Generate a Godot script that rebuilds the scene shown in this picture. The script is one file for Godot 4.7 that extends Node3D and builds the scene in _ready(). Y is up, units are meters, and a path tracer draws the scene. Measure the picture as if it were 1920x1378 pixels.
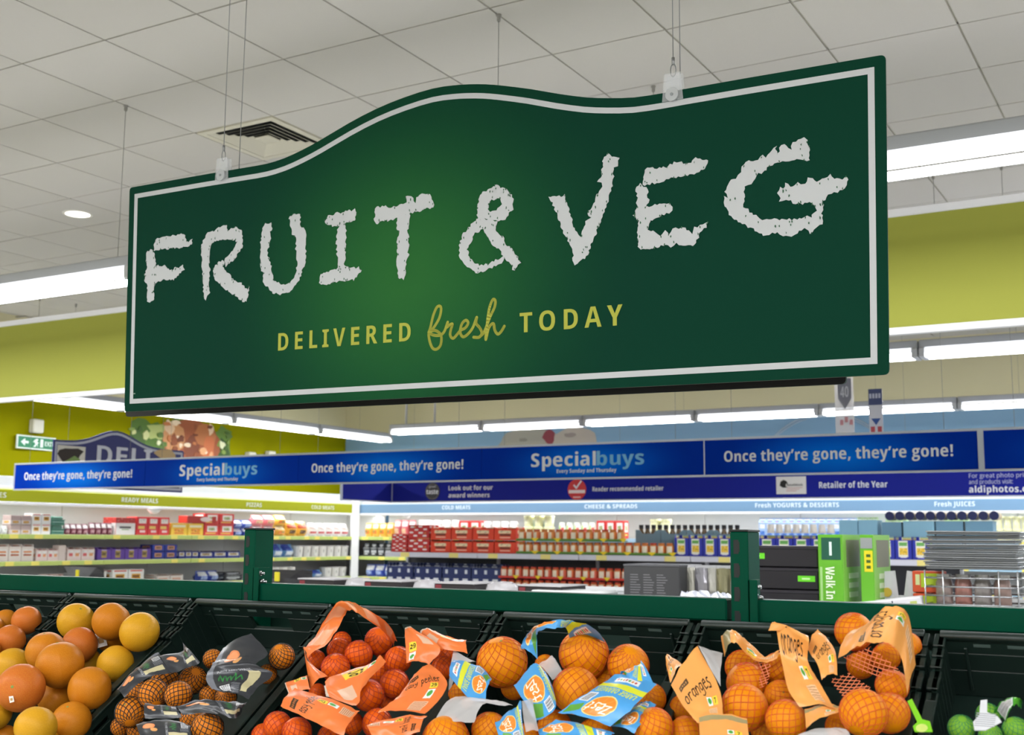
extends Node3D
# A supermarket produce aisle: a hanging sign over a sloping stand of fruit crates, chillers and shelving behind.
# World axes: x runs along the signs and shelving, -z goes to the back wall, the camera stands at the origin 1.55 m up.
const SIGN_TURN := [1.992,-0.407,-0.857]
const SIGN_AT := [-1.7415,2.2696,-2.6]
const SIGN_OUTLINE := [[-1.1805,0.356],[-0.8407,0.3556],[-0.6682,0.3543],[-0.641,0.354],[-0.6057,0.3546],[-0.5732,0.3571],[-0.5403,0.3614],[-0.5076,0.3678],[-0.4744,0.3758],[-0.4424,0.3845],[-0.4059,0.3956],[-0.3571,0.4119],[-0.3046,0.4291],[-0.2553,0.4435],[-0.2068,0.4557],[-0.159,0.4652],[-0.1118,0.4725],[-0.0633,0.4782],[-0.0183,0.4814],[0.018,0.481],[0.0489,0.4787],[0.0754,0.4761],[0.0997,0.4728],[0.1246,0.4689],[0.1497,0.4641],[0.1738,0.4587],[0.2022,0.4514],[0.2428,0.4403],[0.287,0.4275],[0.3282,0.4142],[0.3687,0.401],[0.4097,0.3888],[0.4481,0.3784],[0.4798,0.3715],[0.5101,0.3661],[0.5437,0.3607],[0.5788,0.3565],[0.6164,0.3549],[0.6526,0.3545],[0.6862,0.3547],[0.7105,0.3551],[0.8644,0.3548],[1.1808,0.3523],[1.1683,-0.3518],[-1.1683,-0.3585]]
const CHALK := [["letter_f",[[[-1.0633,0.1592],[-1.0488,0.1761],[-1.0121,0.1807],[-0.9654,0.1782],[-0.9326,0.1807],[-0.9254,0.163],[-0.9119,0.1532],[-0.8976,0.1601],[-0.8985,0.1434],[-0.9341,0.1375],[-0.9869,0.1404],[-1.0471,0.1392],[-1.0606,0.1381]],[[-1.0945,0.1366],[-1.0694,0.1463],[-1.0548,0.1229],[-1.05,0.0931],[-1.049,0.0711],[-1.0523,0.0325],[-1.0563,0.0109],[-1.0524,-0.0015],[-1.0566,-0.0194],[-1.07,-0.022],[-1.0855,-0.0171],[-1.0832,0.0058],[-1.0864,0.0378],[-1.0971,0.0473],[-1.0981,0.0682],[-1.0886,0.0845],[-1.0932,0.1094]],[[-1.0583,0.089],[-1.0449,0.0914],[-1.0045,0.0876],[-1.0007,0.0764],[-0.9772,0.0694],[-0.9628,0.0801],[-0.9576,0.0748],[-0.9334,0.0833],[-0.9263,0.0695],[-0.947,0.057],[-0.9693,0.0398],[-1.0126,0.0436],[-1.0525,0.0373],[-1.0637,0.0602]]]],["letter_r",[[[-0.8581,0.1393],[-0.8385,0.1705],[-0.8133,0.1749],[-0.7999,0.1545],[-0.8134,0.137],[-0.8208,0.1236],[-0.823,0.0978],[-0.8237,0.0742],[-0.82,0.062],[-0.8218,0.0268],[-0.8188,-0.0111],[-0.8338,-0.031],[-0.8419,-0.028],[-0.8494,0.0411],[-0.8566,0.101]],[[-0.8321,0.1699],[-0.8008,0.1783],[-0.7885,0.1864],[-0.7571,0.1853],[-0.7504,0.1728],[-0.7227,0.178],[-0.6992,0.1649],[-0.689,0.1358],[-0.6928,0.1129],[-0.7076,0.0981],[-0.7223,0.0786],[-0.7466,0.0669],[-0.7557,0.0608],[-0.7627,0.0825],[-0.7385,0.0989],[-0.7118,0.1312],[-0.7276,0.1398],[-0.7525,0.1448],[-0.7838,0.1458],[-0.8183,0.1399]],[[-0.8057,0.0584],[-0.7937,0.0737],[-0.7659,0.084],[-0.7592,0.0704],[-0.7698,0.0621],[-0.752,0.0441],[-0.7393,0.0359],[-0.7232,0.0159],[-0.6922,0.0062],[-0.6671,-0.0166],[-0.6614,-0.0068],[-0.6624,-0.0239],[-0.6691,-0.0487],[-0.6795,-0.0536],[-0.7249,-0.0234],[-0.7564,-0.0045],[-0.7819,0.0116],[-0.8049,0.0371]]]],["letter_u",[[[-0.6213,0.1213],[-0.6164,0.1553],[-0.6051,0.176],[-0.5842,0.1748],[-0.5793,0.1581],[-0.5862,0.1428],[-0.5814,0.1286],[-0.5882,0.1109],[-0.5934,0.0863],[-0.5853,0.0649],[-0.5759,0.0458],[-0.5801,0.037],[-0.5708,0.0248],[-0.5643,0.0038],[-0.5435,-0.0082],[-0.5229,-0.0145],[-0.5028,-0.0084],[-0.4889,0.0106],[-0.4796,0.0367],[-0.4817,0.0617],[-0.4867,0.087],[-0.4859,0.1094],[-0.4891,0.1211],[-0.5009,0.1314],[-0.5043,0.1476],[-0.5103,0.1574],[-0.5078,0.1707],[-0.5168,0.1809],[-0.4997,0.1903],[-0.4737,0.1895],[-0.4698,0.1529],[-0.4522,0.1374],[-0.4498,0.0967],[-0.4488,0.0585],[-0.4526,0.0409],[-0.4607,0.0238],[-0.4687,0.0021],[-0.4825,-0.0168],[-0.5135,-0.0389],[-0.5411,-0.04],[-0.5691,-0.0332],[-0.5843,-0.0172],[-0.6055,-0.0017],[-0.6079,0.0259],[-0.6173,0.0405],[-0.6202,0.0866]]]],["letter_i",[[[-0.3753,0.1624],[-0.3685,0.1705],[-0.3436,0.1754],[-0.3188,0.1748],[-0.297,0.1788],[-0.2806,0.1758],[-0.2739,0.1805],[-0.2674,0.1677],[-0.2759,0.1445],[-0.299,0.1449],[-0.3317,0.1386],[-0.3538,0.1389],[-0.375,0.1501],[-0.3836,0.1589]],[[-0.3292,0.1483],[-0.3127,0.1464],[-0.304,0.1212],[-0.3071,0.0776],[-0.3036,0.0378],[-0.3088,0.0295],[-0.2988,0.0067],[-0.3288,0.0051],[-0.3337,0.0407],[-0.339,0.0941],[-0.337,0.1293],[-0.3289,0.1328]],[[-0.3951,0],[-0.3814,0.011],[-0.3537,0.0117],[-0.3263,0.0158],[-0.2936,0.0171],[-0.2692,0.0116],[-0.2585,0.0139],[-0.2489,0.0054],[-0.2607,-0.0098],[-0.2739,-0.0206],[-0.3064,-0.0199],[-0.331,-0.0199],[-0.3584,-0.0231],[-0.3834,-0.0253],[-0.3961,-0.0176]]]],["letter_t",[[[-0.2058,0.1741],[-0.175,0.1765],[-0.1487,0.1673],[-0.1343,0.1716],[-0.1227,0.1726],[-0.097,0.1779],[-0.1029,0.1917],[-0.0887,0.1935],[-0.0772,0.185],[-0.0685,0.1708],[-0.0673,0.1861],[-0.0519,0.1937],[-0.0238,0.1902],[-0.018,0.1753],[-0.0067,0.1598],[-0.0108,0.1533],[-0.0401,0.1509],[-0.0682,0.1459],[-0.0852,0.1455],[-0.1366,0.1348],[-0.1743,0.1331],[-0.2006,0.13],[-0.2067,0.138]],[[-0.1308,0.1365],[-0.088,0.1459],[-0.089,0.1151],[-0.0959,0.0993],[-0.09,0.0821],[-0.0912,0.068],[-0.0854,0.058],[-0.0937,0.0447],[-0.0878,0.0276],[-0.099,0.0169],[-0.1,-0.0113],[-0.1054,-0.0332],[-0.1255,-0.0279],[-0.129,0.0126],[-0.1266,0.048],[-0.1285,0.0767],[-0.1216,0.095],[-0.129,0.1101]]]],["ampersand",[[[0.1868,0.19],[0.1712,0.1829],[0.1449,0.1737],[0.1317,0.1638],[0.1292,0.1366],[0.1254,0.1141],[0.1321,0.1064],[0.1637,0.1096],[0.1622,0.1326],[0.1713,0.1498],[0.1857,0.1514]],[[0.1816,0.1896],[0.1921,0.1882],[0.1973,0.1784],[0.2129,0.1776],[0.2284,0.1609],[0.2375,0.1394],[0.2363,0.1193],[0.2209,0.1121],[0.2235,0.1027],[0.2055,0.0912],[0.1821,0.0939],[0.1558,0.1014],[0.1268,0.1047],[0.161,0.1214],[0.1872,0.1194],[0.2001,0.1349],[0.1974,0.1489],[0.1818,0.1519]],[[0.1267,0.107],[0.1873,0.0933],[0.1822,0.0712],[0.156,0.0718],[0.1455,0.0752],[0.1217,0.0687],[0.1112,0.0469],[0.0967,0.0278],[0.1062,0.0017],[0.1142,-0.0059],[0.1408,-0.0198],[0.1617,-0.0172],[0.2084,-0.0015],[0.2084,-0.0149],[0.1852,-0.024],[0.1461,-0.0361],[0.125,-0.0376],[0.1037,-0.0232],[0.0876,-0.0125],[0.0726,0.0141],[0.0737,0.0462],[0.0869,0.0724],[0.1056,0.0888]],[[0.1454,0.0798],[0.1821,0.0894],[0.1848,0.0709],[0.2082,0.0458],[0.2108,0.032],[0.234,0.0162],[0.2468,-0.003],[0.2608,-0.0222],[0.2418,-0.0426],[0.2354,-0.0376],[0.229,-0.0236],[0.2084,-0.0059],[0.198,0.0153],[0.1824,0.0237],[0.1693,0.0409],[0.1561,0.0559]]]],["letter_v",[[[0.3389,0.1403],[0.3642,0.1383],[0.3748,0.1322],[0.388,0.1389],[0.3906,0.1149],[0.4023,0.0874],[0.4114,0.0534],[0.4243,0.0355],[0.4307,0.0185],[0.4372,0.0412],[0.4578,0.0343],[0.4576,-0.0007],[0.4472,-0.0264],[0.4162,-0.0432],[0.4098,-0.0379],[0.4086,-0.0074],[0.3956,0.0198],[0.3825,0.04],[0.3694,0.0746],[0.3562,0.1095]],[[0.4307,0.0185],[0.4398,0.0502],[0.4476,0.0681],[0.4579,0.0693],[0.4503,0.0889],[0.4632,0.0944],[0.4709,0.1098],[0.4736,0.1282],[0.4889,0.138],[0.489,0.152],[0.4763,0.1583],[0.4917,0.1727],[0.4866,0.1804],[0.4943,0.1934],[0.4893,0.2105],[0.5047,0.2271],[0.5173,0.2183],[0.5361,0.211],[0.5322,0.1929],[0.5222,0.1896],[0.5193,0.1434],[0.5091,0.1191],[0.5039,0.0988],[0.4936,0.0745],[0.4859,0.0567],[0.4756,0.037],[0.4679,0.0145],[0.4576,-0.0007],[0.437,-0.0126]]]],["letter_e",[[[0.5963,0.1381],[0.6014,0.1604],[0.6064,0.1735],[0.6308,0.1724],[0.6597,0.1708],[0.6813,0.1791],[0.7238,0.1721],[0.7357,0.1817],[0.7681,0.1727],[0.7585,0.155],[0.7328,0.145],[0.7093,0.1437],[0.6857,0.1434],[0.6425,0.1355],[0.5987,0.1343]],[[0.5815,0.1331],[0.5914,0.141],[0.6108,0.1225],[0.6142,0.0969],[0.6092,0.0793],[0.6173,0.0442],[0.6135,0.0242],[0.6287,-0.0249],[0.5924,-0.0224],[0.5839,-0.009],[0.5881,0.0475],[0.5747,0.0628],[0.5835,0.0778],[0.5849,0.1051]],[[0.6031,0.0777],[0.6298,0.0814],[0.6682,0.0813],[0.6776,0.0711],[0.6727,0.0582],[0.6488,0.0542],[0.6173,0.0442],[0.5979,0.0464]],[[0.588,0.0315],[0.6147,0.0229],[0.6315,0.0165],[0.6435,0.0074],[0.6555,0.0151],[0.6673,0.0048],[0.677,0.0172],[0.703,0.0211],[0.7238,0.001],[0.731,0.0157],[0.745,0.0186],[0.7658,0.0251],[0.761,0.0124],[0.7448,0.0031],[0.7327,-0.0266],[0.7024,-0.0257],[0.686,-0.0173],[0.6717,-0.0248],[0.6575,-0.0178],[0.6287,-0.0216],[0.5875,-0.0208]]]],["letter_g",[[[1.0076,0.1389],[0.995,0.1397],[0.9795,0.1438],[0.9599,0.1456],[0.934,0.1432],[0.9159,0.1378],[0.8976,0.1253],[0.8875,0.1257],[0.8812,0.1126],[0.8708,0.1019],[0.8565,0.0978],[0.8531,0.0801],[0.8516,0.0523],[0.8716,0.034],[0.8955,0.0173],[0.9234,0.0132],[0.9706,0.0078],[0.9979,0.0115],[1.0075,0.0084],[1.0193,0.0206],[1.0101,0.0391],[1.0044,0.0437],[1.0391,0.0472],[1.0349,0.0342],[1.0335,0.0151],[1.0372,0.0108],[1.032,-0.0079],[1.0145,-0.0195],[1.0076,-0.0284],[0.9982,-0.0157],[0.9798,-0.0176],[0.9698,-0.0282],[0.9561,-0.0277],[0.9443,-0.0264],[0.9307,-0.0181],[0.8988,-0.0206],[0.8789,-0.0066],[0.8568,0.0058],[0.8346,0.0223],[0.8204,0.0319],[0.8083,0.0525],[0.8022,0.0623],[0.8046,0.0822],[0.8128,0.0751],[0.808,0.0979],[0.8239,0.1161],[0.8426,0.1277],[0.8512,0.1447],[0.8657,0.1577],[0.882,0.1545],[0.8984,0.1672],[0.9064,0.1611],[0.9309,0.1825],[0.9344,0.1591],[0.9428,0.1817],[0.9567,0.1816],[0.9663,0.1684],[0.9705,0.1836],[0.9962,0.1916],[1.0028,0.1847],[1.0092,0.168]],[[0.9336,0.0721],[0.9388,0.0852],[0.9466,0.0803],[0.9489,0.0938],[0.9625,0.0851],[0.9802,0.0897],[0.9957,0.0857],[1.0018,0.0986],[1.0229,0.09],[1.042,0.0914],[1.0518,0.1007],[1.0629,0.0905],[1.0798,0.0864],[1.0884,0.091],[1.0927,0.077],[1.0849,0.0665],[1.0678,0.0591],[1.0487,0.0538],[1.039,0.0453],[1.0292,0.0349],[1.0063,0.0415],[0.9733,0.0426],[0.9579,0.0553],[0.9382,0.0547]]]]]
const FRESH := [[[-0.0236,-0.1853],[-0.0172,-0.1705],[-0.0095,-0.1421],[0.0012,-0.12],[0.0113,-0.1156],[0.0164,-0.1242],[0.0105,-0.1481],[-0.0073,-0.1726],[-0.0218,-0.1845],[-0.0197,-0.2053],[-0.0104,-0.2256],[0.0024,-0.2302],[0.0149,-0.221],[0.0183,-0.2016],[0.0128,-0.1885],[-0.0036,-0.1796],[-0.0192,-0.184],[-0.0089,-0.1914],[0.0128,-0.1937],[0.0271,-0.1846],[0.0376,-0.1606],[0.0342,-0.1739],[0.0449,-0.1677],[0.0527,-0.167],[0.0479,-0.1809],[0.0459,-0.1958],[0.0552,-0.2045],[0.0682,-0.1942],[0.0788,-0.1844],[0.0928,-0.1794],[0.1015,-0.1674],[0.0945,-0.1594],[0.0822,-0.1682],[0.0771,-0.1888],[0.0849,-0.2022],[0.0983,-0.1982],[0.1156,-0.1809],[0.1277,-0.1543],[0.126,-0.1697],[0.1372,-0.1823],[0.1435,-0.1961],[0.136,-0.2066],[0.1186,-0.2055]],[[0.136,-0.2054],[0.1504,-0.1936],[0.1675,-0.1563],[0.1811,-0.1321],[0.1834,-0.1151],[0.1758,-0.1119],[0.1656,-0.1339],[0.159,-0.1749],[0.1554,-0.2137],[0.1642,-0.1841],[0.1778,-0.1738],[0.1824,-0.1913],[0.1916,-0.2022],[0.2018,-0.1955],[0.2109,-0.1829]]]
const FRUIT := [["g",1,-2.3014,1.3488,-1.9584,0.0429,0,"yellow grapefruit, second from left in the back row in the grapefruit crate"],["g",1,-2.1589,1.3558,-1.9351,0.0428,1,"orange skinned grapefruit, fifth from left in the back row in the grapefruit crate"],["g",1,-2.034,1.3405,-1.9031,0.0431,0,"yellow grapefruit, sixth from left in the back row in the grapefruit crate"],["g",1,-2.2186,1.3033,-1.9014,0.0401,2,"pink blushed grapefruit, third from left in the back row in the grapefruit crate"],["g",1,-2.2028,1.313,-1.9754,0.0317,1,"orange skinned grapefruit, fourth from left in the back row in the grapefruit crate"],["g",1,-2.229,1.295,-1.8202,0.0434,1,"orange skinned grapefruit, first from left in the back row in the grapefruit crate"],["g",1,-2.1451,1.2741,-1.7894,0.0499,1,"orange skinned grapefruit, third from left in the middle row in the grapefruit crate"],["g",1,-2.2493,1.2544,-1.9505,0.0369,0,"yellow grapefruit, fourth from left in the middle row in the grapefruit crate"],["g",1,-2.0664,1.2743,-1.8694,0.0393,0,"yellow grapefruit, sixth from left in the middle row in the grapefruit crate"],["g",1,-2.3511,1.2536,-1.8319,0.0427,0,"yellow grapefruit, first from left in the middle row in the grapefruit crate"],["g",1,-2.1497,1.2352,-1.6978,0.0488,2,"pink blushed grapefruit, second from left in the middle row in the grapefruit crate"],["g",1,-2.033,1.2329,-1.7753,0.0453,1,"orange skinned grapefruit, fifth from left in the middle row in the grapefruit crate"],["g",1,-2.1791,1.1977,-1.811,0.0372,1,"orange skinned grapefruit, fifth from left in the front row in the grapefruit crate"],["g",1,-2.0139,1.1769,-1.7164,0.0395,1,"orange skinned grapefruit, sixth from left in the front row in the grapefruit crate"],["g",1,-1.9902,1.1809,-1.6117,0.04,0,"yellow grapefruit, third from left in the front row in the grapefruit crate"],["g",1,-2.2167,1.183,-1.6864,0.0383,0,"yellow grapefruit, first from left in the front row in the grapefruit crate"],["g",1,-2.0162,1.1397,-1.6597,0.0295,0,"yellow grapefruit, fourth from left in the front row in the grapefruit crate"],["g",1,-2.2165,1.1277,-1.7183,0.0265,1,"orange skinned grapefruit, second from left in the front row in the grapefruit crate"],["g",0,-2.458,1.3459,-1.9455,0.0343,2,"pink blushed grapefruit, sixth from left in the visible row in the leftmost crate"],["g",0,-2.5651,1.3388,-1.9704,0.0281,1,"orange skinned grapefruit, fourth from left in the visible row in the leftmost crate"],["g",0,-2.4342,1.3042,-1.8842,0.0361,2,"pink blushed grapefruit, fifth from left in the visible row in the leftmost crate"],["g",0,-2.5436,1.3214,-1.9106,0.0358,1,"orange skinned grapefruit, second from left in the visible row in the leftmost crate"],["g",0,-2.4857,1.2764,-1.9053,0.0271,0,"yellow grapefruit, third from left in the visible row in the leftmost crate"],["g",0,-2.4308,1.2857,-1.8205,0.0314,1,"orange skinned grapefruit, first from left in the visible row in the leftmost crate"],["m",2,-1.7925,1.2984,-1.8777,0.0203,0,"black netted mandarin, third from left in the back row in its crate"],["m",2,-1.6002,1.3148,-1.8664,0.0257,0,"black netted mandarin, fifth from left in the back row in its crate"],["m",2,-1.637,1.279,-1.8674,0.0196,0,"black netted mandarin, fourth from left in the back row in its crate"],["m",2,-1.9003,1.2452,-1.8541,0.0314,0,"black netted mandarin, first from left in the back row in its crate"],["m",2,-1.8318,1.2389,-1.7575,0.0295,0,"black netted mandarin, second from left in the middle row in its crate"],["m",2,-1.8078,1.2595,-1.8397,0.0284,0,"black netted mandarin, second from left in the back row in its crate"],["m",2,-1.7671,1.2408,-1.7607,0.0268,0,"black netted mandarin, third from left in the middle row in its crate"],["m",2,-1.9491,1.2259,-1.8265,0.0254,0,"black netted mandarin, first from left in the middle row in its crate"],["m",2,-1.8749,1.2029,-1.7413,0.03,0,"black netted mandarin, second from left in the front row in its crate"],["m",2,-1.7445,1.2348,-1.8218,0.0204,0,"black netted mandarin, fourth from left in the middle row in its crate"],["m",2,-1.7008,1.2346,-1.8215,0.0218,0,"black netted mandarin, fifth from left in the middle row in its crate"],["m",2,-1.6273,1.1966,-1.6976,0.0301,0,"black netted mandarin, fifth from left in the front row in its crate"],["m",2,-1.7386,1.1989,-1.7705,0.0238,0,"black netted mandarin, fourth from left in the front row in its crate"],["m",2,-1.9229,1.1684,-1.7618,0.0199,0,"black netted mandarin, first from left in the front row in its crate"],["m",2,-1.8825,1.1616,-1.7706,0.0221,0,"black netted mandarin, third from left in the front row in its crate"],["e",3,-1.4135,1.3492,-1.931,0.0271,0,"red netted easy peeler, fifth from left in the back row in its crate"],["e",3,-1.4261,1.3273,-1.885,0.0262,0,"red netted easy peeler, fourth from left in the back row in its crate"],["e",3,-1.5058,1.327,-1.9273,0.0246,0,"red netted easy peeler, second from left in the back row in its crate"],["e",3,-1.5474,1.3389,-1.9879,0.0191,0,"red netted easy peeler, third from left in the back row in its crate"],["e",3,-1.5377,1.3099,-1.8941,0.0196,0,"red netted easy peeler, first from left in the back row in its crate"],["e",3,-1.4482,1.304,-1.8436,0.0271,0,"red netted easy peeler, second from left in the middle row in its crate"],["e",3,-1.3396,1.321,-1.8926,0.0253,0,"red netted easy peeler, seventh from left in the back row in its crate"],["e",3,-1.4221,1.3225,-1.9643,0.0172,0,"red netted easy peeler, sixth from left in the back row in its crate"],["e",3,-1.3998,1.2937,-1.9146,0.0215,0,"red netted easy peeler, fifth from left in the middle row in its crate"],["e",3,-1.3063,1.2843,-1.8353,0.0268,0,"red netted easy peeler, seventh from left in the middle row in its crate"],["e",3,-1.3244,1.2687,-1.783,0.0279,0,"red netted easy peeler, third from left in the middle row in its crate"],["e",3,-1.33,1.2512,-1.85,0.0172,0,"red netted easy peeler, sixth from left in the middle row in its crate"],["e",3,-1.275,1.2289,-1.7436,0.026,0,"red netted easy peeler, fourth from left in the middle row in its crate"],["e",3,-1.4821,1.2114,-1.7234,0.0252,0,"red netted easy peeler, second from left in the front row in its crate"],["e",3,-1.4205,1.2072,-1.7039,0.026,0,"red netted easy peeler, third from left in the front row in its crate"],["e",3,-1.2765,1.3262,-1.9564,0.0225,0,"red netted easy peeler, eighth from left in the back row in its crate"],["e",3,-1.2586,1.3073,-1.9212,0.0221,0,"red netted easy peeler, eighth from left in the middle row in its crate"],["e",3,-1.5189,1.2508,-1.8795,0.0169,0,"red netted easy peeler, first from left in the middle row in its crate"],["e",3,-1.5221,1.1882,-1.7331,0.0228,0,"red netted easy peeler, first from left in the front row in its crate"],["e",3,-1.3778,1.2126,-1.8075,0.0205,0,"red netted easy peeler, fifth from left in the front row in its crate"],["e",3,-1.4142,1.1877,-1.7894,0.0227,0,"red netted easy peeler, fourth from left in the front row in its crate"],["e",3,-1.27,1.209,-1.8198,0.0223,0,"red netted easy peeler, sixth from left in the front row in its crate"],["o",4,-1.104,1.3313,-1.877,0.0447,0,"orange among blue wraps, first from left in the back row"],["o",4,-0.9583,1.3498,-1.9094,0.0429,0,"orange among blue wraps, third from left in the back row"],["o",4,-0.878,1.336,-1.9179,0.0351,0,"orange among blue wraps, fifth from left in the back row"],["o",4,-0.9359,1.2981,-1.8338,0.0388,0,"orange among blue wraps, fourth from left in the middle row"],["o",4,-0.9251,1.3003,-1.9453,0.0278,0,"orange among blue wraps, fourth from left in the back row"],["o",4,-1.1224,1.217,-1.7267,0.0391,0,"orange among blue wraps, first from left in the front row"],["o",4,-1.0702,1.23,-1.7801,0.0302,0,"orange among blue wraps, second from left in the front row"],["o",4,-1.1925,1.2669,-1.8851,0.0251,0,"orange among blue wraps, first from left in the middle row"],["o",4,-1.1071,1.2835,-1.9225,0.0225,0,"orange among blue wraps, second from left in the middle row"],["o",4,-0.8214,1.2887,-1.8814,0.0252,0,"orange among blue wraps, fifth from left in the middle row"],["o",4,-1.0802,1.318,-1.9929,0.0192,0,"orange among blue wraps, second from left in the back row"],["o",4,-0.9859,1.232,-1.8542,0.0294,0,"orange among blue wraps, third from left in the middle row"],["o",4,-0.909,1.2253,-1.8518,0.0299,0,"orange among blue wraps, fourth from left in the front row"],["o",4,-1.0354,1.2106,-1.8467,0.026,0,"orange among blue wraps, third from left in the front row"],["o",5,-0.6935,1.3378,-1.9689,0.0289,0,"orange among orange wraps, first from left in the back row"],["o",5,-0.666,1.3206,-1.9095,0.0324,0,"orange among orange wraps, second from left in the back row"],["o",5,-0.6441,1.2928,-1.8348,0.036,0,"orange among orange wraps, third from left in the middle row"],["o",5,-0.6275,1.3407,-1.9556,0.0267,0,"orange among orange wraps, third from left in the back row"],["o",5,-0.6097,1.3045,-1.9039,0.0252,0,"orange among orange wraps, fourth from left in the middle row"],["o",5,-0.5733,1.2808,-1.8177,0.0309,0,"orange among orange wraps, fourth from left in the front row"],["o",5,-0.7713,1.2596,-1.7768,0.0306,0,"orange among orange wraps, first from left in the front row"],["o",5,-0.7351,1.2489,-1.8178,0.0261,0,"orange among orange wraps, second from left in the front row"],["o",5,-0.7714,1.2751,-1.8968,0.0216,0,"orange among orange wraps, first from left in the middle row"],["o",5,-0.7255,1.2633,-1.9148,0.0249,0,"orange among orange wraps, second from left in the middle row"],["o",5,-0.6337,1.2512,-1.8976,0.0219,0,"orange among orange wraps, third from left in the front row"],["o",5,-0.5091,1.4044,-1.9769,0.0301,0,"orange among orange wraps, fourth from left in the back row"],["o",5,-0.4514,1.3042,-1.7925,0.0339,0,"orange among orange wraps, fifth from left in the middle row"],["o",5,-0.4286,1.2991,-1.8504,0.0295,0,"orange among orange wraps, sixth from left in the middle row"],["o",5,-0.4346,1.3324,-1.9002,0.0247,0,"orange among orange wraps, seventh from left in the middle row"],["o",5,-0.4307,1.3848,-2.0012,0.0209,0,"orange among orange wraps, seventh from left in the back row"],["o",5,-0.4574,1.3687,-1.9694,0.0218,0,"orange among orange wraps, sixth from left in the back row"],["o",5,-0.5008,1.3524,-1.9811,0.0222,0,"orange among orange wraps, fifth from left in the back row"],["o",5,-0.507,1.2729,-1.8587,0.0188,0,"orange among orange wraps, fifth from left in the front row"],["l",6,-0.3375,1.2784,-1.9015,0.0193,0,"green lime, first from left in the visible row"],["l",6,-0.264,1.281,-1.9053,0.0189,0,"green lime, fourth from left in the visible row"],["l",6,-0.3112,1.2908,-1.9715,0.0178,0,"green lime, second from left in the visible row"],["l",6,-0.2963,1.2722,-1.8927,0.017,0,"green lime, third from left in the visible row"]]
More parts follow.
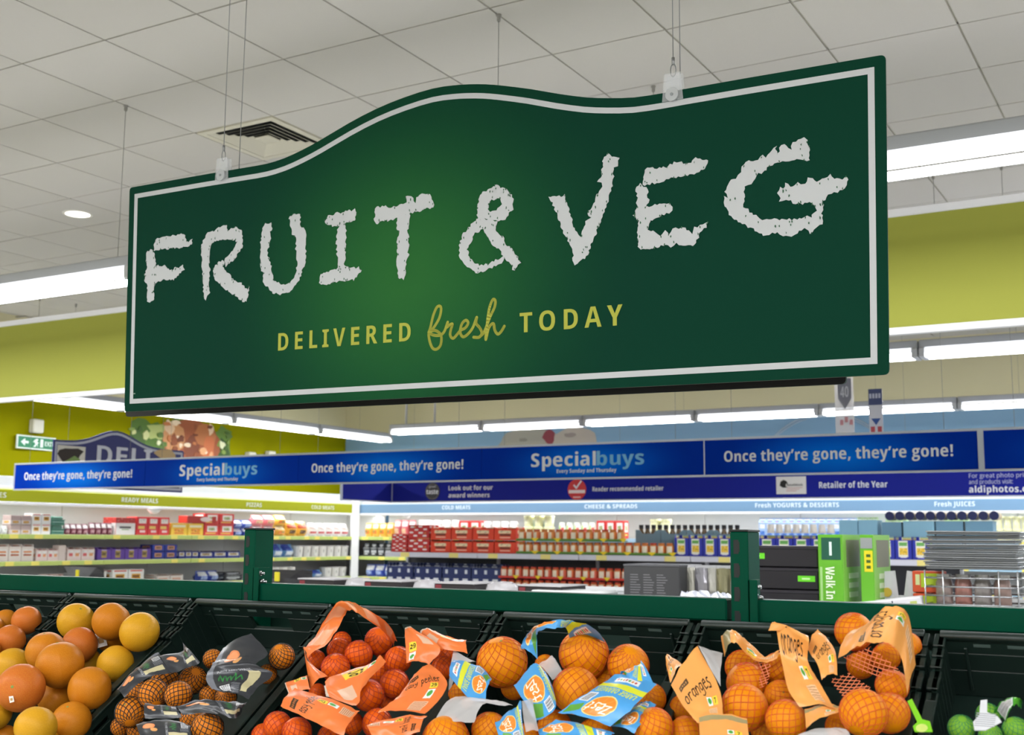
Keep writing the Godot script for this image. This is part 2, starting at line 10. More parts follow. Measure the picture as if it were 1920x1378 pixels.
const WRAPS := [["citrus",2,"grey and black wrapped mandarin net bag nearest the left side of its crate",[[-1.906,1.2454,-1.7324,-1.8675,1.2341,-1.7162],[-1.8964,1.2835,-1.7693,-1.8456,1.2682,-1.7474],[-1.8808,1.3132,-1.8118,-1.7921,1.281,-1.7657]]],["citrus",2,"mandarin net bag whose small black wrap stands folded to a point",[[-1.861,1.3085,-1.7963,-1.7878,1.2819,-1.7584],[-1.8036,1.3171,-1.7998,-1.751,1.2925,-1.7647],[-1.7843,1.3367,-1.7843,-1.7328,1.3033,-1.7802]]],["citrus",2,"mandarin net bag with the largest black wrap and a white barcode",[[-1.7213,1.3269,-1.8313,-1.6575,1.3577,-1.8404],[-1.7008,1.3089,-1.7882,-1.5896,1.3262,-1.8129],[-1.6871,1.2946,-1.759,-1.5896,1.3089,-1.7795],[-1.6818,1.2787,-1.7451,-1.5551,1.2921,-1.7903],[-1.6453,1.2648,-1.7252,-1.5558,1.2713,-1.7518],[-1.6243,1.258,-1.7328,-1.5544,1.2522,-1.7246]]],["citrus",2,"mandarin net bag with a curved silvery barcode wrap at the front",[[-1.7064,1.2308,-1.6941,-1.6726,1.2204,-1.6791],[-1.65,1.2466,-1.6992,-1.5888,1.2303,-1.6759],[-1.5868,1.2474,-1.709,-1.5438,1.2245,-1.6764],[-1.573,1.2414,-1.744,-1.5685,1.2255,-1.7213]]],["citrus",2,"mandarin net bag with a small square black wrap near the front",[[-1.7868,1.2313,-1.6947,-1.7518,1.2093,-1.6634],[-1.7036,1.231,-1.6943,-1.6679,1.2162,-1.6732]]],["citrus",2,"mandarin net bag with a black wrap lying lowest in its crate",[[-1.7587,1.1993,-1.6491,-1.7148,1.1805,-1.6223],[-1.6914,1.2152,-1.6543,-1.6386,1.1847,-1.6108],[-1.6192,1.21,-1.6468,-1.5823,1.1888,-1.6167]]],["peeler_band",3,"easy peeler net bag whose orange band stands up in a tall arch",[[-1.422,1.296,-1.7871,-1.4557,1.2722,-1.7793],[-1.5154,1.3175,-1.844,-1.5428,1.331,-1.8633],[-1.4694,1.3479,-1.8438,-1.5485,1.3323,-1.8739],[-1.4338,1.398,-1.8457,-1.516,1.3717,-1.8779],[-1.3839,1.4158,-1.8014,-1.4293,1.4262,-1.8161],[-1.3542,1.4085,-1.7908,-1.3926,1.4273,-1.8178],[-1.3555,1.38,-1.8549,-1.3548,1.411,-1.8294],[-1.3645,1.3534,-1.9041,-1.3267,1.3863,-1.8464],[-1.3721,1.3424,-1.9232,-1.3485,1.352,-1.902]]],["peeler_back",3,"easy peeler net bag with a pale folded wrap and yellow number sticker",[[-1.4066,1.2839,-1.7612,-1.3839,1.2672,-1.7373],[-1.3994,1.2993,-1.7658,-1.2975,1.2614,-1.7115],[-1.3294,1.3232,-1.7912,-1.3053,1.2864,-1.7386],[-1.3275,1.3336,-1.8147,-1.3059,1.3277,-1.8063]]],["peeler",3,"easy peeler net bag with its printed wrap face up at front left",[[-1.4708,1.2469,-1.717,-1.4601,1.2768,-1.7422],[-1.3884,1.2437,-1.6689,-1.3827,1.2733,-1.7111],[-1.3207,1.2343,-1.6467,-1.3188,1.2671,-1.6935],[-1.2823,1.2186,-1.6592,-1.2869,1.2531,-1.7085]]],["peeler",3,"easy peeler net bag with its printed wrap against the right crate side",[[-1.2315,1.2984,-1.7732,-1.2157,1.3277,-1.8151],[-1.2299,1.2773,-1.7343,-1.1565,1.2983,-1.7817],[-1.2505,1.2537,-1.7093,-1.1605,1.2553,-1.7203]]],["peeler_back",3,"easy peeler net bag with a striped folded orange flap at the back right",[[-1.3226,1.3794,-1.8888,-1.2865,1.3813,-1.8653],[-1.2928,1.3517,-1.8493,-1.2189,1.3531,-1.8512],[-1.2746,1.3234,-1.8263,-1.2322,1.324,-1.8358]]],["peeler_back",3,"easy peeler net bag with a crumpled wrap lying on the crate back",[[-1.2741,1.3783,-1.9047,-1.2945,1.3732,-1.8975],[-1.2249,1.3704,-1.8847,-1.2335,1.3538,-1.861],[-1.188,1.3638,-1.8927,-1.1684,1.3438,-1.8641]]],["peeler",3,"easy peeler net bag with its wrap cut by the picture bottom edge",[[-1.1477,1.2323,-1.6875,-1.1542,1.2539,-1.7184],[-1.1807,1.2242,-1.6672,-1.2008,1.2509,-1.7053],[-1.2254,1.221,-1.6626,-1.2547,1.236,-1.684]]],["peeler_back",3,"easy peeler net bag showing only a small orange wrap corner at left",[[-1.5388,1.2731,-1.8067,-1.5066,1.256,-1.7824],[-1.4802,1.2933,-1.8008,-1.4488,1.2724,-1.7709]]],["zest",4,"blue wrapped net of oranges at the left with its white inside showing",[[-1.0645,1.2805,-1.7563,-1.0792,1.3114,-1.8004],[-1.0943,1.2834,-1.7517,-1.1129,1.3288,-1.8165],[-1.1693,1.3098,-1.8069,-1.1838,1.3345,-1.8421]]],["white_film",4,"clear white film of an orange net at the left crate side",[[-1.2062,1.3464,-1.8766,-1.1597,1.2862,-1.7906],[-1.1329,1.3328,-1.8397,-1.1603,1.3187,-1.8195]]],["zest_band",4,"net of oranges whose blue band stands in a round arch",[[-1.0648,1.3575,-1.8749,-1.0197,1.3427,-1.8538],[-1.0607,1.3696,-1.8748,-1.0338,1.3708,-1.8765],[-1.0207,1.3959,-1.8427,-1.0082,1.3921,-1.8373],[-0.9708,1.4115,-1.83,-0.9648,1.4001,-1.8137],[-0.9415,1.4095,-1.8447,-0.9599,1.3973,-1.8446],[-0.9142,1.3981,-1.8633,-0.9735,1.3777,-1.8864],[-0.9137,1.375,-1.8999,-0.981,1.3698,-1.9274]]],["zest",4,"blue wrapped net of oranges standing folded in the middle of its crate",[[-1.0338,1.3032,-1.7974,-0.9569,1.2584,-1.7335],[-1.0042,1.3388,-1.8134,-0.9279,1.2787,-1.745],[-0.9835,1.3274,-1.8146,-0.9536,1.3074,-1.786]]],["zest",4,"blue wrapped net of oranges lying flat with a barcode",[[-0.8198,1.2635,-1.7232,-0.9198,1.2746,-1.7392],[-0.7878,1.2939,-1.7405,-0.8778,1.3066,-1.7587],[-0.7776,1.3214,-1.8059,-0.8576,1.3306,-1.8192]]],["zest_band",4,"small crumpled blue wrap on top of the flat barcode wrap",[[-0.8478,1.3308,-1.8194,-0.8418,1.3331,-1.8226],[-0.8185,1.3473,-1.8256,-0.8207,1.3279,-1.7979],[-0.8247,1.3526,-1.8506,-0.7861,1.3237,-1.8093]]],["zest",4,"blue wrapped net of oranges tucked under the flat barcode wrap",[[-0.7867,1.2551,-1.7375,-0.8293,1.2591,-1.7432],[-0.7762,1.2778,-1.7612,-0.8145,1.2788,-1.7627],[-0.7752,1.2905,-1.7968,-0.806,1.2904,-1.7966]]],["white_film",4,"white backed film sheet at the front left of the blue crate",[[-1.1412,1.2393,-1.7149,-1.0678,1.2481,-1.7274],[-1.1328,1.2802,-1.7559,-1.0648,1.2747,-1.748],[-1.074,1.2791,-1.763,-1.0127,1.2762,-1.7589]]],["zest",4,"blue wrapped net of oranges bent over at the front of its crate",[[-1.0178,1.2543,-1.7101,-0.9878,1.2313,-1.6773],[-0.995,1.2761,-1.7238,-0.9473,1.2397,-1.6719],[-0.9867,1.2878,-1.7406,-0.9453,1.2434,-1.6771]]],["white_film",4,"white film tail beside the bent blue wrap",[[-0.9871,1.2875,-1.7436,-0.95,1.2497,-1.6896],[-0.9794,1.2924,-1.7645,-0.9363,1.2509,-1.7053]]],["zest_band",4,"blue and white wrap curled at the lower edge of the blue crate",[[-0.9478,1.2472,-1.7262,-0.9337,1.2358,-1.7098],[-0.9187,1.2638,-1.7324,-0.8847,1.2413,-1.7004],[-0.8741,1.2605,-1.7364,-0.8495,1.2429,-1.7113],[-0.8213,1.2517,-1.7413,-0.8203,1.2396,-1.724]]],["white_film",4,"white plastic corner standing between two oranges",[[-1.0285,1.3312,-1.8724,-0.9864,1.3119,-1.8447],[-1.0007,1.3488,-1.8713,-0.9609,1.3245,-1.8366]]],["oranges",5,"net of oranges whose orange wrap stands tall at the left",[[-0.7602,1.3199,-1.8213,-0.7282,1.3804,-1.8555],[-0.7132,1.2925,-1.7648,-0.6757,1.3235,-1.809],[-0.6859,1.2752,-1.7488,-0.6536,1.2869,-1.7654]]],["white_film",5,"white film back of the tall left orange wrap",[[-0.7282,1.3804,-1.8555,-0.714,1.3694,-1.8396],[-0.6915,1.368,-1.8726,-0.6744,1.3254,-1.8118]]],["oranges_back",5,"orange wrap corner curling at the left side of its crate",[[-0.797,1.3601,-1.8962,-0.7905,1.3448,-1.8743],[-0.756,1.3479,-1.8613,-0.7629,1.3226,-1.8251]]],["oranges_band",5,"net of oranges with an orange band making a low arch at the back",[[-0.7194,1.3906,-1.9397,-0.6985,1.3613,-1.8978],[-0.6956,1.4029,-1.9049,-0.6825,1.3814,-1.8742],[-0.6696,1.4009,-1.8846,-0.6675,1.3871,-1.865],[-0.6548,1.3804,-1.9076,-0.6585,1.3684,-1.8905],[-0.6324,1.3613,-1.9153,-0.6411,1.355,-1.9063],[-0.6147,1.3759,-1.9362,-0.616,1.3602,-1.9137]]],["oranges",5,"net of oranges with a tall orange and olive wrap at the centre",[[-0.6169,1.406,-1.8745,-0.5526,1.4029,-1.87],[-0.6078,1.4212,-1.8787,-0.5429,1.3967,-1.8438],[-0.5947,1.365,-1.8683,-0.5532,1.3652,-1.8686],[-0.5698,1.3254,-1.8204,-0.5283,1.3385,-1.8391],[-0.5472,1.305,-1.8,-0.4937,1.305,-1.8]]],["oranges_back",5,"twisted pale orange wrap in front of the tall central wrap",[[-0.5544,1.3815,-1.8743,-0.546,1.4122,-1.9008],[-0.5319,1.3621,-1.8467,-0.5149,1.3852,-1.8797],[-0.5209,1.343,-1.8282,-0.4991,1.3487,-1.8362]]],["oranges",5,"net of oranges with the largest orange wrap arching at the back right",[[-0.509,1.3712,-1.8771,-0.5003,1.4088,-1.9134],[-0.4729,1.3913,-1.8535,-0.4645,1.4237,-1.8823],[-0.443,1.4013,-1.8329,-0.433,1.4491,-1.8489],[-0.4186,1.3997,-1.8306,-0.4055,1.4514,-1.8521],[-0.4079,1.3769,-1.8504,-0.4023,1.4289,-1.8898],[-0.398,1.3279,-1.8327,-0.3994,1.3649,-1.903]]],["oranges_band",5,"orange wrap with yellow sticker low between the oranges",[[-0.5406,1.3011,-1.8031,-0.4901,1.3094,-1.8151],[-0.528,1.281,-1.7658,-0.4833,1.3023,-1.7961]]],["oranges_band",5,"olive striped orange wrap at the lower picture edge",[[-0.6885,1.2863,-1.7559,-0.6146,1.2886,-1.7592],[-0.6665,1.256,-1.7038,-0.5945,1.2613,-1.7114]]],["white_film",5,"white film sheet at the lower edge of the orange crate",[[-0.538,1.2705,-1.7507,-0.5115,1.2644,-1.742],[-0.5082,1.2833,-1.7603,-0.4722,1.2714,-1.7434],[-0.4747,1.2831,-1.7687,-0.4571,1.2716,-1.7522]]],["lime_tag",6,"dark green looped tag with a barcode over the limes",[[-0.2836,1.3118,-1.8446,-0.2656,1.301,-1.8292],[-0.2709,1.3283,-1.8245,-0.2583,1.3163,-1.8074],[-0.2542,1.3366,-1.8103,-0.2519,1.3272,-1.7968],[-0.2445,1.334,-1.8239,-0.2481,1.3273,-1.8145],[-0.2461,1.3224,-1.8597,-0.2482,1.3182,-1.8537]]]]
const NET_SHEETS := [[[-0.4983,1.3767,-1.8936],[-0.4483,1.3979,-1.863],[-0.4123,1.3718,-1.8605],[-0.4064,1.3583,-1.8587],[-0.4493,1.3404,-1.8506],[-0.4855,1.3502,-1.8733]],[[-0.5159,1.342,-1.8529],[-0.4902,1.3524,-1.8678],[-0.4499,1.3359,-1.8354],[-0.4766,1.3196,-1.8034]],[[-0.6593,1.3568,-1.9262],[-0.6277,1.3557,-1.9073],[-0.6205,1.3295,-1.8699],[-0.6294,1.3164,-1.8686]]]
const TAGS := [[[-0.3939,1.3247,-1.8107],[-0.3885,1.3279,-1.8153],[-0.3685,1.3051,-1.7827],[-0.3578,1.3034,-1.7803],[-0.3514,1.2839,-1.7699],[-0.3747,1.2822,-1.7675],[-0.379,1.2882,-1.776],[-0.3742,1.3015,-1.7776]],[[-0.2982,1.3364,-1.8274],[-0.2897,1.338,-1.8297],[-0.2872,1.3151,-1.8145],[-0.273,1.3113,-1.809],[-0.267,1.2973,-1.8064],[-0.2858,1.2867,-1.7913],[-0.3,1.2857,-1.7898],[-0.3034,1.3029,-1.797],[-0.2968,1.3113,-1.809]],[[-0.2838,1.3126,-1.8458],[-0.2666,1.3318,-1.8208],[-0.2489,1.3369,-1.8107],[-0.2422,1.326,-1.83],[-0.2552,1.3236,-1.8266],[-0.2657,1.3018,-1.8303]]]
const SCRAPS := [[-2.198,1.3129,-1.9411],[-2.1235,1.2189,-1.6559]]
const TILE_ROWS := [[-1,0,3],[0,-1,5],[1,-2,7],[2,-4,8],[3,-5,8],[4,-6,8],[5,-8,8],[6,-9,8],[7,-9,7],[8,-9,7],[9,-9,7],[10,-9,7],[11,-9,7],[12,-8,7],[13,-6,7],[14,-4,7],[15,-2,6],[16,0,6],[17,2,6]]
const STOCK := [["L1","clear_pack",-7.829,-7.989,0.086,2,1],["L1","mauve_box",-7.993,-8.241,0.19,2,2],["L1","burger_box",-8.246,-8.482,0.212,2,2],["L1","green_tray",-8.491,-8.66,0.188,1,2],["L1","maroon_pack",-8.672,-8.987,0.114,4,1],["L1","maroon_pack",-9,-9.321,0.13,4,1],["L1","red_case",-9.332,-9.629,0.193,1,1],["L1","red_tall_box",-9.637,-10.134,0.206,3,1],["L1","yellow_box",-10.155,-10.686,0.142,2,1],["L1","red_pack",-10.688,-11.199,0.264,2,2],["L1","blue_pack",-11.222,-11.578,0.194,2,2],["L1","pink_pack",-11.595,-11.794,0.26,1,2],["L1","pink_pack",-11.804,-12.018,0.264,1,2],["L1","yellow_pack",-12.018,-12.227,0.268,1,2],["L1","sausage_pack",-12.241,-12.663,0.197,2,1],["L1","white_pack",-12.686,-13.544,0.178,5,1],["L2","cup_case",-7.843,-8.295,0.172,3,1],["L2","pink_cup_case",-8.324,-8.602,0.128,2,1],["L2","plain_case",-8.6,-8.695,0.161,1,1],["L2","pink_cup_case",-8.71,-9.076,0.138,2,1],["L2","purple_case",-9.105,-9.872,0.136,4,1],["L2","blue_meal_box",-9.886,-10.271,0.164,2,2],["L2","blue_cup_case",-10.292,-10.617,0.095,3,1],["L2","blue_cup_case",-10.627,-11.329,0.086,3,1],["L2","blue_pouch",-11.965,-12.394,0.168,2,1],["L2","white_tub",-12.417,-13.557,0.146,7,1],["L3","pink_cup_case",-8.474,-8.855,0.138,3,1],["L3","white_tub",-8.881,-9.298,0.157,3,1],["L3","burger_box",-9.326,-9.785,0.171,2,1],["L3","cup_case",-9.972,-10.385,0.099,2,1],["L3","blue_pack",-10.667,-11.025,0.128,2,1],["L3","black_tray_pack",-11.063,-11.381,0.108,1,1],["L3","white_tub",-11.96,-12.43,0.149,3,1],["L3","blue_pouch",-12.562,-13.008,0.097,2,1],["L3","white_tub",-13.029,-13.521,0.13,3,1],["B1","yellow_pack",-10.298,-9.804,0.193,4,1],["B1","pink_pack",-9.796,-9.439,0.23,3,1],["B1","white_pack",-9.421,-9.176,0.229,1,1],["B1","white_pack",-9.159,-8.731,0.229,3,1],["B1","red_pack",-8.714,-8.379,0.222,2,1],["B1","white_pack",-8.363,-7.827,0.214,4,1],["B1","cream_tub",-7.748,-7.309,0.282,3,2],["B1","salad_pack",-7.232,-6.696,0.201,5,1],["B1","red_pack",-6.673,-6.293,0.221,3,1],["B1","cream_tub",-5.971,-5.691,0.239,2,1],["B1","blue_carton",-4.576,-3.449,0.243,13,1],["B1","green_carton",-3.443,-3.214,0.248,4,1],["B1","green_carton",-3.126,-2.897,0.283,3,1],["B1","green_carton",-2.505,-2.26,0.281,4,1],["B1","cream_tub",-2.009,-1.653,0.262,4,2],["B2","black_tray_pack",-10.289,-9.796,0.184,4,1],["B3","blue_pack",-10.28,-9.789,0.168,3,1],["G1","red_spot_box",-8.234,-8.009,0.205,1,2],["G1","red_spot_box",-8.004,-7.709,0.309,1,2],["G1","snack_case",-7.694,-6.57,0.286,4,2],["G1","sachet_case",-4.727,-4.117,0.213,4,1],["G1","sachet_case",-3.845,-3.166,0.217,4,1],["G1","sachet_case",-2.704,-2.241,0.208,3,1],["G1b","pale_blue_case",-3.106,-2.739,0.367,2,1],["G1b","slate_case",-2.705,-2.519,0.347,1,1],["G1b","pale_blue_case",-2.509,-2.221,0.357,1,1],["G1b","slate_case",-2.216,-1.969,0.357,1,1],["G1b","slate_case",-1.959,-1.713,0.357,1,1],["G0","navy_case",-8.301,-6.755,0.287,4,1]]


const CEIL := 3.906
const WALL_X := -11.32
const WALL_Z := -14.5
const TILT := 35.0
const RIM_Y := 1.405
const RIM_Z := -2.03

var used := {}
var mats := {}
var meshes := {}
var bold: SystemFont
var plain_font: SystemFont
var rng := RandomNumberGenerator.new()


func numbered(called: String) -> String:
	if not used.has(called):
		used[called] = 0
		return called
	used[called] += 1
	return "%s_%03d" % [called, used[called]]


func tag(o: Node, label: String, category: String, group := "") -> void:
	o.set_meta("label", label)
	o.set_meta("category", category)
	if group != "":
		o.set_meta("group", group)


func thing(called: String, label: String, category: String, at := Vector3.ZERO, group := "") -> Node3D:
	var o := Node3D.new()
	o.name = numbered(called)
	add_child(o)
	o.position = at
	tag(o, label, category, group)
	return o


func part(called: String, mesh: Mesh, m: Material, parent: Node, at := Vector3.ZERO) -> MeshInstance3D:
	var o := MeshInstance3D.new()
	o.name = called
	o.mesh = mesh
	o.material_override = m
	parent.add_child(o, true)
	o.position = at
	return o


func solo(called: String, mesh: Mesh, m: Material, label: String, category: String, at := Vector3.ZERO, group := "") -> MeshInstance3D:
	var o := part(numbered(called), mesh, m, self, at)
	tag(o, label, category, group)
	return o


func structure(called: String, mesh: Mesh, m: Material, at := Vector3.ZERO) -> MeshInstance3D:
	var o := part(called, mesh, m, self, at)
	o.set_meta("kind", "structure")
	return o


# ---------------------------------------------------------------- materials
func mat(hex: String, rough := 0.6, metal := 0.0, shine := 0.5) -> StandardMaterial3D:
	var key := "%s %s %s %s" % [hex, rough, metal, shine]
	if not mats.has(key):
		var m := StandardMaterial3D.new()
		m.albedo_color = Color(hex)
		m.roughness = rough
		m.metallic = metal
		m.metallic_specular = shine
		m.cull_mode = BaseMaterial3D.CULL_DISABLED
		mats[key] = m
	return mats[key]


func glow(hex: String, energy: float) -> StandardMaterial3D:
	var m := StandardMaterial3D.new()
	m.albedo_color = Color(hex)
	m.emission_enabled = true
	m.emission = Color(hex)
	m.emission_energy_multiplier = energy
	return m


func film(hex: String, alpha: float, rough := 0.2) -> StandardMaterial3D:
	var key := "film %s %s %s" % [hex, alpha, rough]
	if not mats.has(key):
		var m := StandardMaterial3D.new()
		m.albedo_color = Color(Color(hex), alpha)
		m.roughness = rough
		m.transparency = BaseMaterial3D.TRANSPARENCY_ALPHA
		m.cull_mode = BaseMaterial3D.CULL_DISABLED
		mats[key] = m
	return mats[key]


func speckled(hex_a: String, hex_b: String, freq: float, scale: float, rough := 0.6, bump := 0.0) -> StandardMaterial3D:
	var n := FastNoiseLite.new()
	n.seed = hex_a.hash() % 1000
	n.frequency = freq
	n.fractal_octaves = 4
	var g := Gradient.new()
	g.set_color(0, Color(hex_a))
	g.set_color(1, Color(hex_b))
	g.set_offset(0, 0.25)
	g.set_offset(1, 0.75)
	var t := NoiseTexture2D.new()
	t.noise = n
	t.width = 256
	t.height = 256
	t.seamless = true
	t.color_ramp = g
	var m := StandardMaterial3D.new()
	m.albedo_texture = t
	m.roughness = rough
	m.uv1_triplanar = true
	m.uv1_scale = Vector3.ONE * scale
	if bump > 0.0:
		var t2 := NoiseTexture2D.new()
		t2.noise = n
		t2.width = 256
		t2.height = 256
		t2.seamless = true
		m.heightmap_enabled = true
		m.heightmap_texture = t2
		m.heightmap_scale = bump
	return m


func printed(img: Image, rough := 0.5) -> StandardMaterial3D:
	var m := StandardMaterial3D.new()
	m.albedo_texture = ImageTexture.create_from_image(img)
	m.roughness = rough
	m.cull_mode = BaseMaterial3D.CULL_DISABLED
	m.texture_repeat = false
	return m


# ---------------------------------------------------------------- meshes
func tri(st: SurfaceTool, a: Vector3, b: Vector3, c: Vector3) -> void:
	st.add_vertex(a)
	st.add_vertex(b)
	st.add_vertex(c)


func quad(st: SurfaceTool, a: Vector3, b: Vector3, c: Vector3, d: Vector3) -> void:
	# a b c d run clockwise seen from outside
	for p in [[a, Vector2(0, 0)], [b, Vector2(1, 0)], [c, Vector2(1, 1)], [a, Vector2(0, 0)], [c, Vector2(1, 1)], [d, Vector2(0, 1)]]:
		st.set_uv(p[1])
		st.add_vertex(p[0])


func add_box(st: SurfaceTool, lo: Vector3, hi: Vector3, b := 0.0) -> void:
	# a box with chamfered edges; print runs 0 to 1 across every face
	if b <= 0.0:
		quad(st, Vector3(lo.x, hi.y, hi.z), Vector3(hi.x, hi.y, hi.z), Vector3(hi.x, lo.y, hi.z), Vector3(lo.x, lo.y, hi.z))
		quad(st, Vector3(hi.x, hi.y, lo.z), Vector3(lo.x, hi.y, lo.z), Vector3(lo.x, lo.y, lo.z), Vector3(hi.x, lo.y, lo.z))
		quad(st, Vector3(hi.x, hi.y, hi.z), Vector3(hi.x, hi.y, lo.z), Vector3(hi.x, lo.y, lo.z), Vector3(hi.x, lo.y, hi.z))
		quad(st, Vector3(lo.x, hi.y, lo.z), Vector3(lo.x, hi.y, hi.z), Vector3(lo.x, lo.y, hi.z), Vector3(lo.x, lo.y, lo.z))
		quad(st, Vector3(lo.x, hi.y, lo.z), Vector3(hi.x, hi.y, lo.z), Vector3(hi.x, hi.y, hi.z), Vector3(lo.x, hi.y, hi.z))
		quad(st, Vector3(lo.x, lo.y, hi.z), Vector3(hi.x, lo.y, hi.z), Vector3(hi.x, lo.y, lo.z), Vector3(lo.x, lo.y, lo.z))
		return
	var l := lo + Vector3.ONE * b
	var h := hi - Vector3.ONE * b
	quad(st, Vector3(l.x, h.y, hi.z), Vector3(h.x, h.y, hi.z), Vector3(h.x, l.y, hi.z), Vector3(l.x, l.y, hi.z))
	quad(st, Vector3(h.x, h.y, lo.z), Vector3(l.x, h.y, lo.z), Vector3(l.x, l.y, lo.z), Vector3(h.x, l.y, lo.z))
	quad(st, Vector3(hi.x, h.y, h.z), Vector3(hi.x, h.y, l.z), Vector3(hi.x, l.y, l.z), Vector3(hi.x, l.y, h.z))
	quad(st, Vector3(lo.x, h.y, l.z), Vector3(lo.x, h.y, h.z), Vector3(lo.x, l.y, h.z), Vector3(lo.x, l.y, l.z))
	quad(st, Vector3(l.x, hi.y, l.z), Vector3(h.x, hi.y, l.z), Vector3(h.x, hi.y, h.z), Vector3(l.x, hi.y, h.z))
	quad(st, Vector3(l.x, lo.y, h.z), Vector3(h.x, lo.y, h.z), Vector3(h.x, lo.y, l.z), Vector3(l.x, lo.y, l.z))
	st.set_uv(Vector2(0.02, 0.02))
	var xs := [lo.x, l.x, h.x, hi.x]
	for sy in 2:
		for sz in 2:
			var yo: float = [lo.y, hi.y][sy]
			var yi: float = [l.y, h.y][sy]
			var zo: float = [lo.z, hi.z][sz]
			var zi: float = [l.z, h.z][sz]
			two(st, Vector3(xs[1], yo, zi), Vector3(xs[2], yo, zi), Vector3(xs[2], yi, zo), Vector3(xs[1], yi, zo), sy == sz)
	for sx in 2:
		var xo: float = [lo.x, hi.x][sx]
		var xi: float = [l.x, h.x][sx]
		for sz in 2:
			var zo: float = [lo.z, hi.z][sz]
			var zi: float = [l.z, h.z][sz]
			two(st, Vector3(xi, l.y, zo), Vector3(xi, h.y, zo), Vector3(xo, h.y, zi), Vector3(xo, l.y, zi), sx == sz)
		for sy in 2:
			var yo: float = [lo.y, hi.y][sy]
			var yi: float = [l.y, h.y][sy]
			two(st, Vector3(xo, yi, l.z), Vector3(xo, yi, h.z), Vector3(xi, yo, h.z), Vector3(xi, yo, l.z), sx == sy)
		for sy in 2:
			for sz in 2:
				var a := Vector3(xo, [l.y, h.y][sy], [l.z, h.z][sz])
				var c := Vector3(xi, [lo.y, hi.y][sy], [l.z, h.z][sz])
				var d := Vector3(xi, [l.y, h.y][sy], [lo.z, hi.z][sz])
				if (sx + sy + sz) % 2 == 1:
					tri(st, a, d, c)
				else:
					tri(st, a, c, d)


func two(st: SurfaceTool, a: Vector3, b: Vector3, c: Vector3, d: Vector3, turn: bool) -> void:
	if turn:
		tri(st, a, b, c)
		tri(st, a, c, d)
	else:
		tri(st, a, c, b)
		tri(st, a, d, c)


func new_st() -> SurfaceTool:
	var st := SurfaceTool.new()
	st.begin(Mesh.PRIMITIVE_TRIANGLES)
	st.set_smooth_group(-1)
	return st


func done(st: SurfaceTool) -> ArrayMesh:
	st.generate_normals()
	return st.commit()


func box(lo: Vector3, hi: Vector3, b := 0.0) -> ArrayMesh:
	var key := "%s %s %s" % [lo, hi, b]
	if not meshes.has(key):
		var st := new_st()
		add_box(st, lo, hi, b)
		meshes[key] = done(st)
	return meshes[key]


func add_tube(st: SurfaceTool, path: Array, r: float, sides := 6, closed := false, cap := true) -> void:
	var n := path.size()
	var rings := []
	var up := Vector3.UP
	for i in n:
		var a: Vector3 = path[(i - 1 + n) % n] if closed else path[maxi(i - 1, 0)]
		var b: Vector3 = path[(i + 1) % n] if closed else path[mini(i + 1, n - 1)]
		var d := (b - a).normalized()
		if absf(d.dot(up)) > 0.95:
			up = Vector3.RIGHT if absf(d.x) < 0.9 else Vector3.FORWARD
		var s := d.cross(up).normalized()
		var t := s.cross(d).normalized()
		up = t
		var ring := []
		for k in sides:
			var w := TAU * k / sides
			ring.append(path[i] + (s * cos(w) + t * sin(w)) * r)
		rings.append(ring)
	for i in (n if closed else n - 1):
		var p: Array = rings[i]
		var q: Array = rings[(i + 1) % n]
		for k in sides:
			var k2 := (k + 1) % sides
			quad(st, p[k], q[k], q[k2], p[k2])
	if cap and not closed:
		for k in range(1, sides - 1):
			tri(st, rings[0][0], rings[0][k], rings[0][k + 1])
			tri(st, rings[n - 1][0], rings[n - 1][k + 1], rings[n - 1][k])


func tube(path: Array, r: float, sides := 6, closed := false) -> ArrayMesh:
	var st := SurfaceTool.new()
	st.begin(Mesh.PRIMITIVE_TRIANGLES)
	st.set_smooth_group(0 if sides > 4 else -1)
	add_tube(st, path, r, sides, closed)
	return done(st)


func lathe(profile: Array, seg := 16, smooth := false) -> ArrayMesh:
	# profile of (radius, height) from bottom to top
	var st := SurfaceTool.new()
	st.begin(Mesh.PRIMITIVE_TRIANGLES)
	st.set_smooth_group(0 if smooth else -1)
	for i in profile.size() - 1:
		for k in seg:
			var a := TAU * k / seg
			var b := TAU * (k + 1) / seg
			var p: Vector2 = profile[i]
			var q: Vector2 = profile[i + 1]
			var u0 := float(k) / seg
			var u1 := float(k + 1) / seg
			var v0 := 1.0 - float(i) / (profile.size() - 1)
			var v1 := 1.0 - float(i + 1) / (profile.size() - 1)
			for e in [[q, a, u0, v1], [q, b, u1, v1], [p, b, u1, v0], [q, a, u0, v1], [p, b, u1, v0], [p, a, u0, v0]]:
				st.set_uv(Vector2(e[2], e[3]))
				st.add_vertex(Vector3(e[0].x * sin(e[1]), e[0].y, e[0].x * cos(e[1])))
	return done(st)


func plate(points: PackedVector2Array, z0: float, z1: float) -> ArrayMesh:
	# a flat board cut to an outline, from z0 to z1
	var st := new_st()
	add_plate(st, points, z0, z1)
	return done(st)


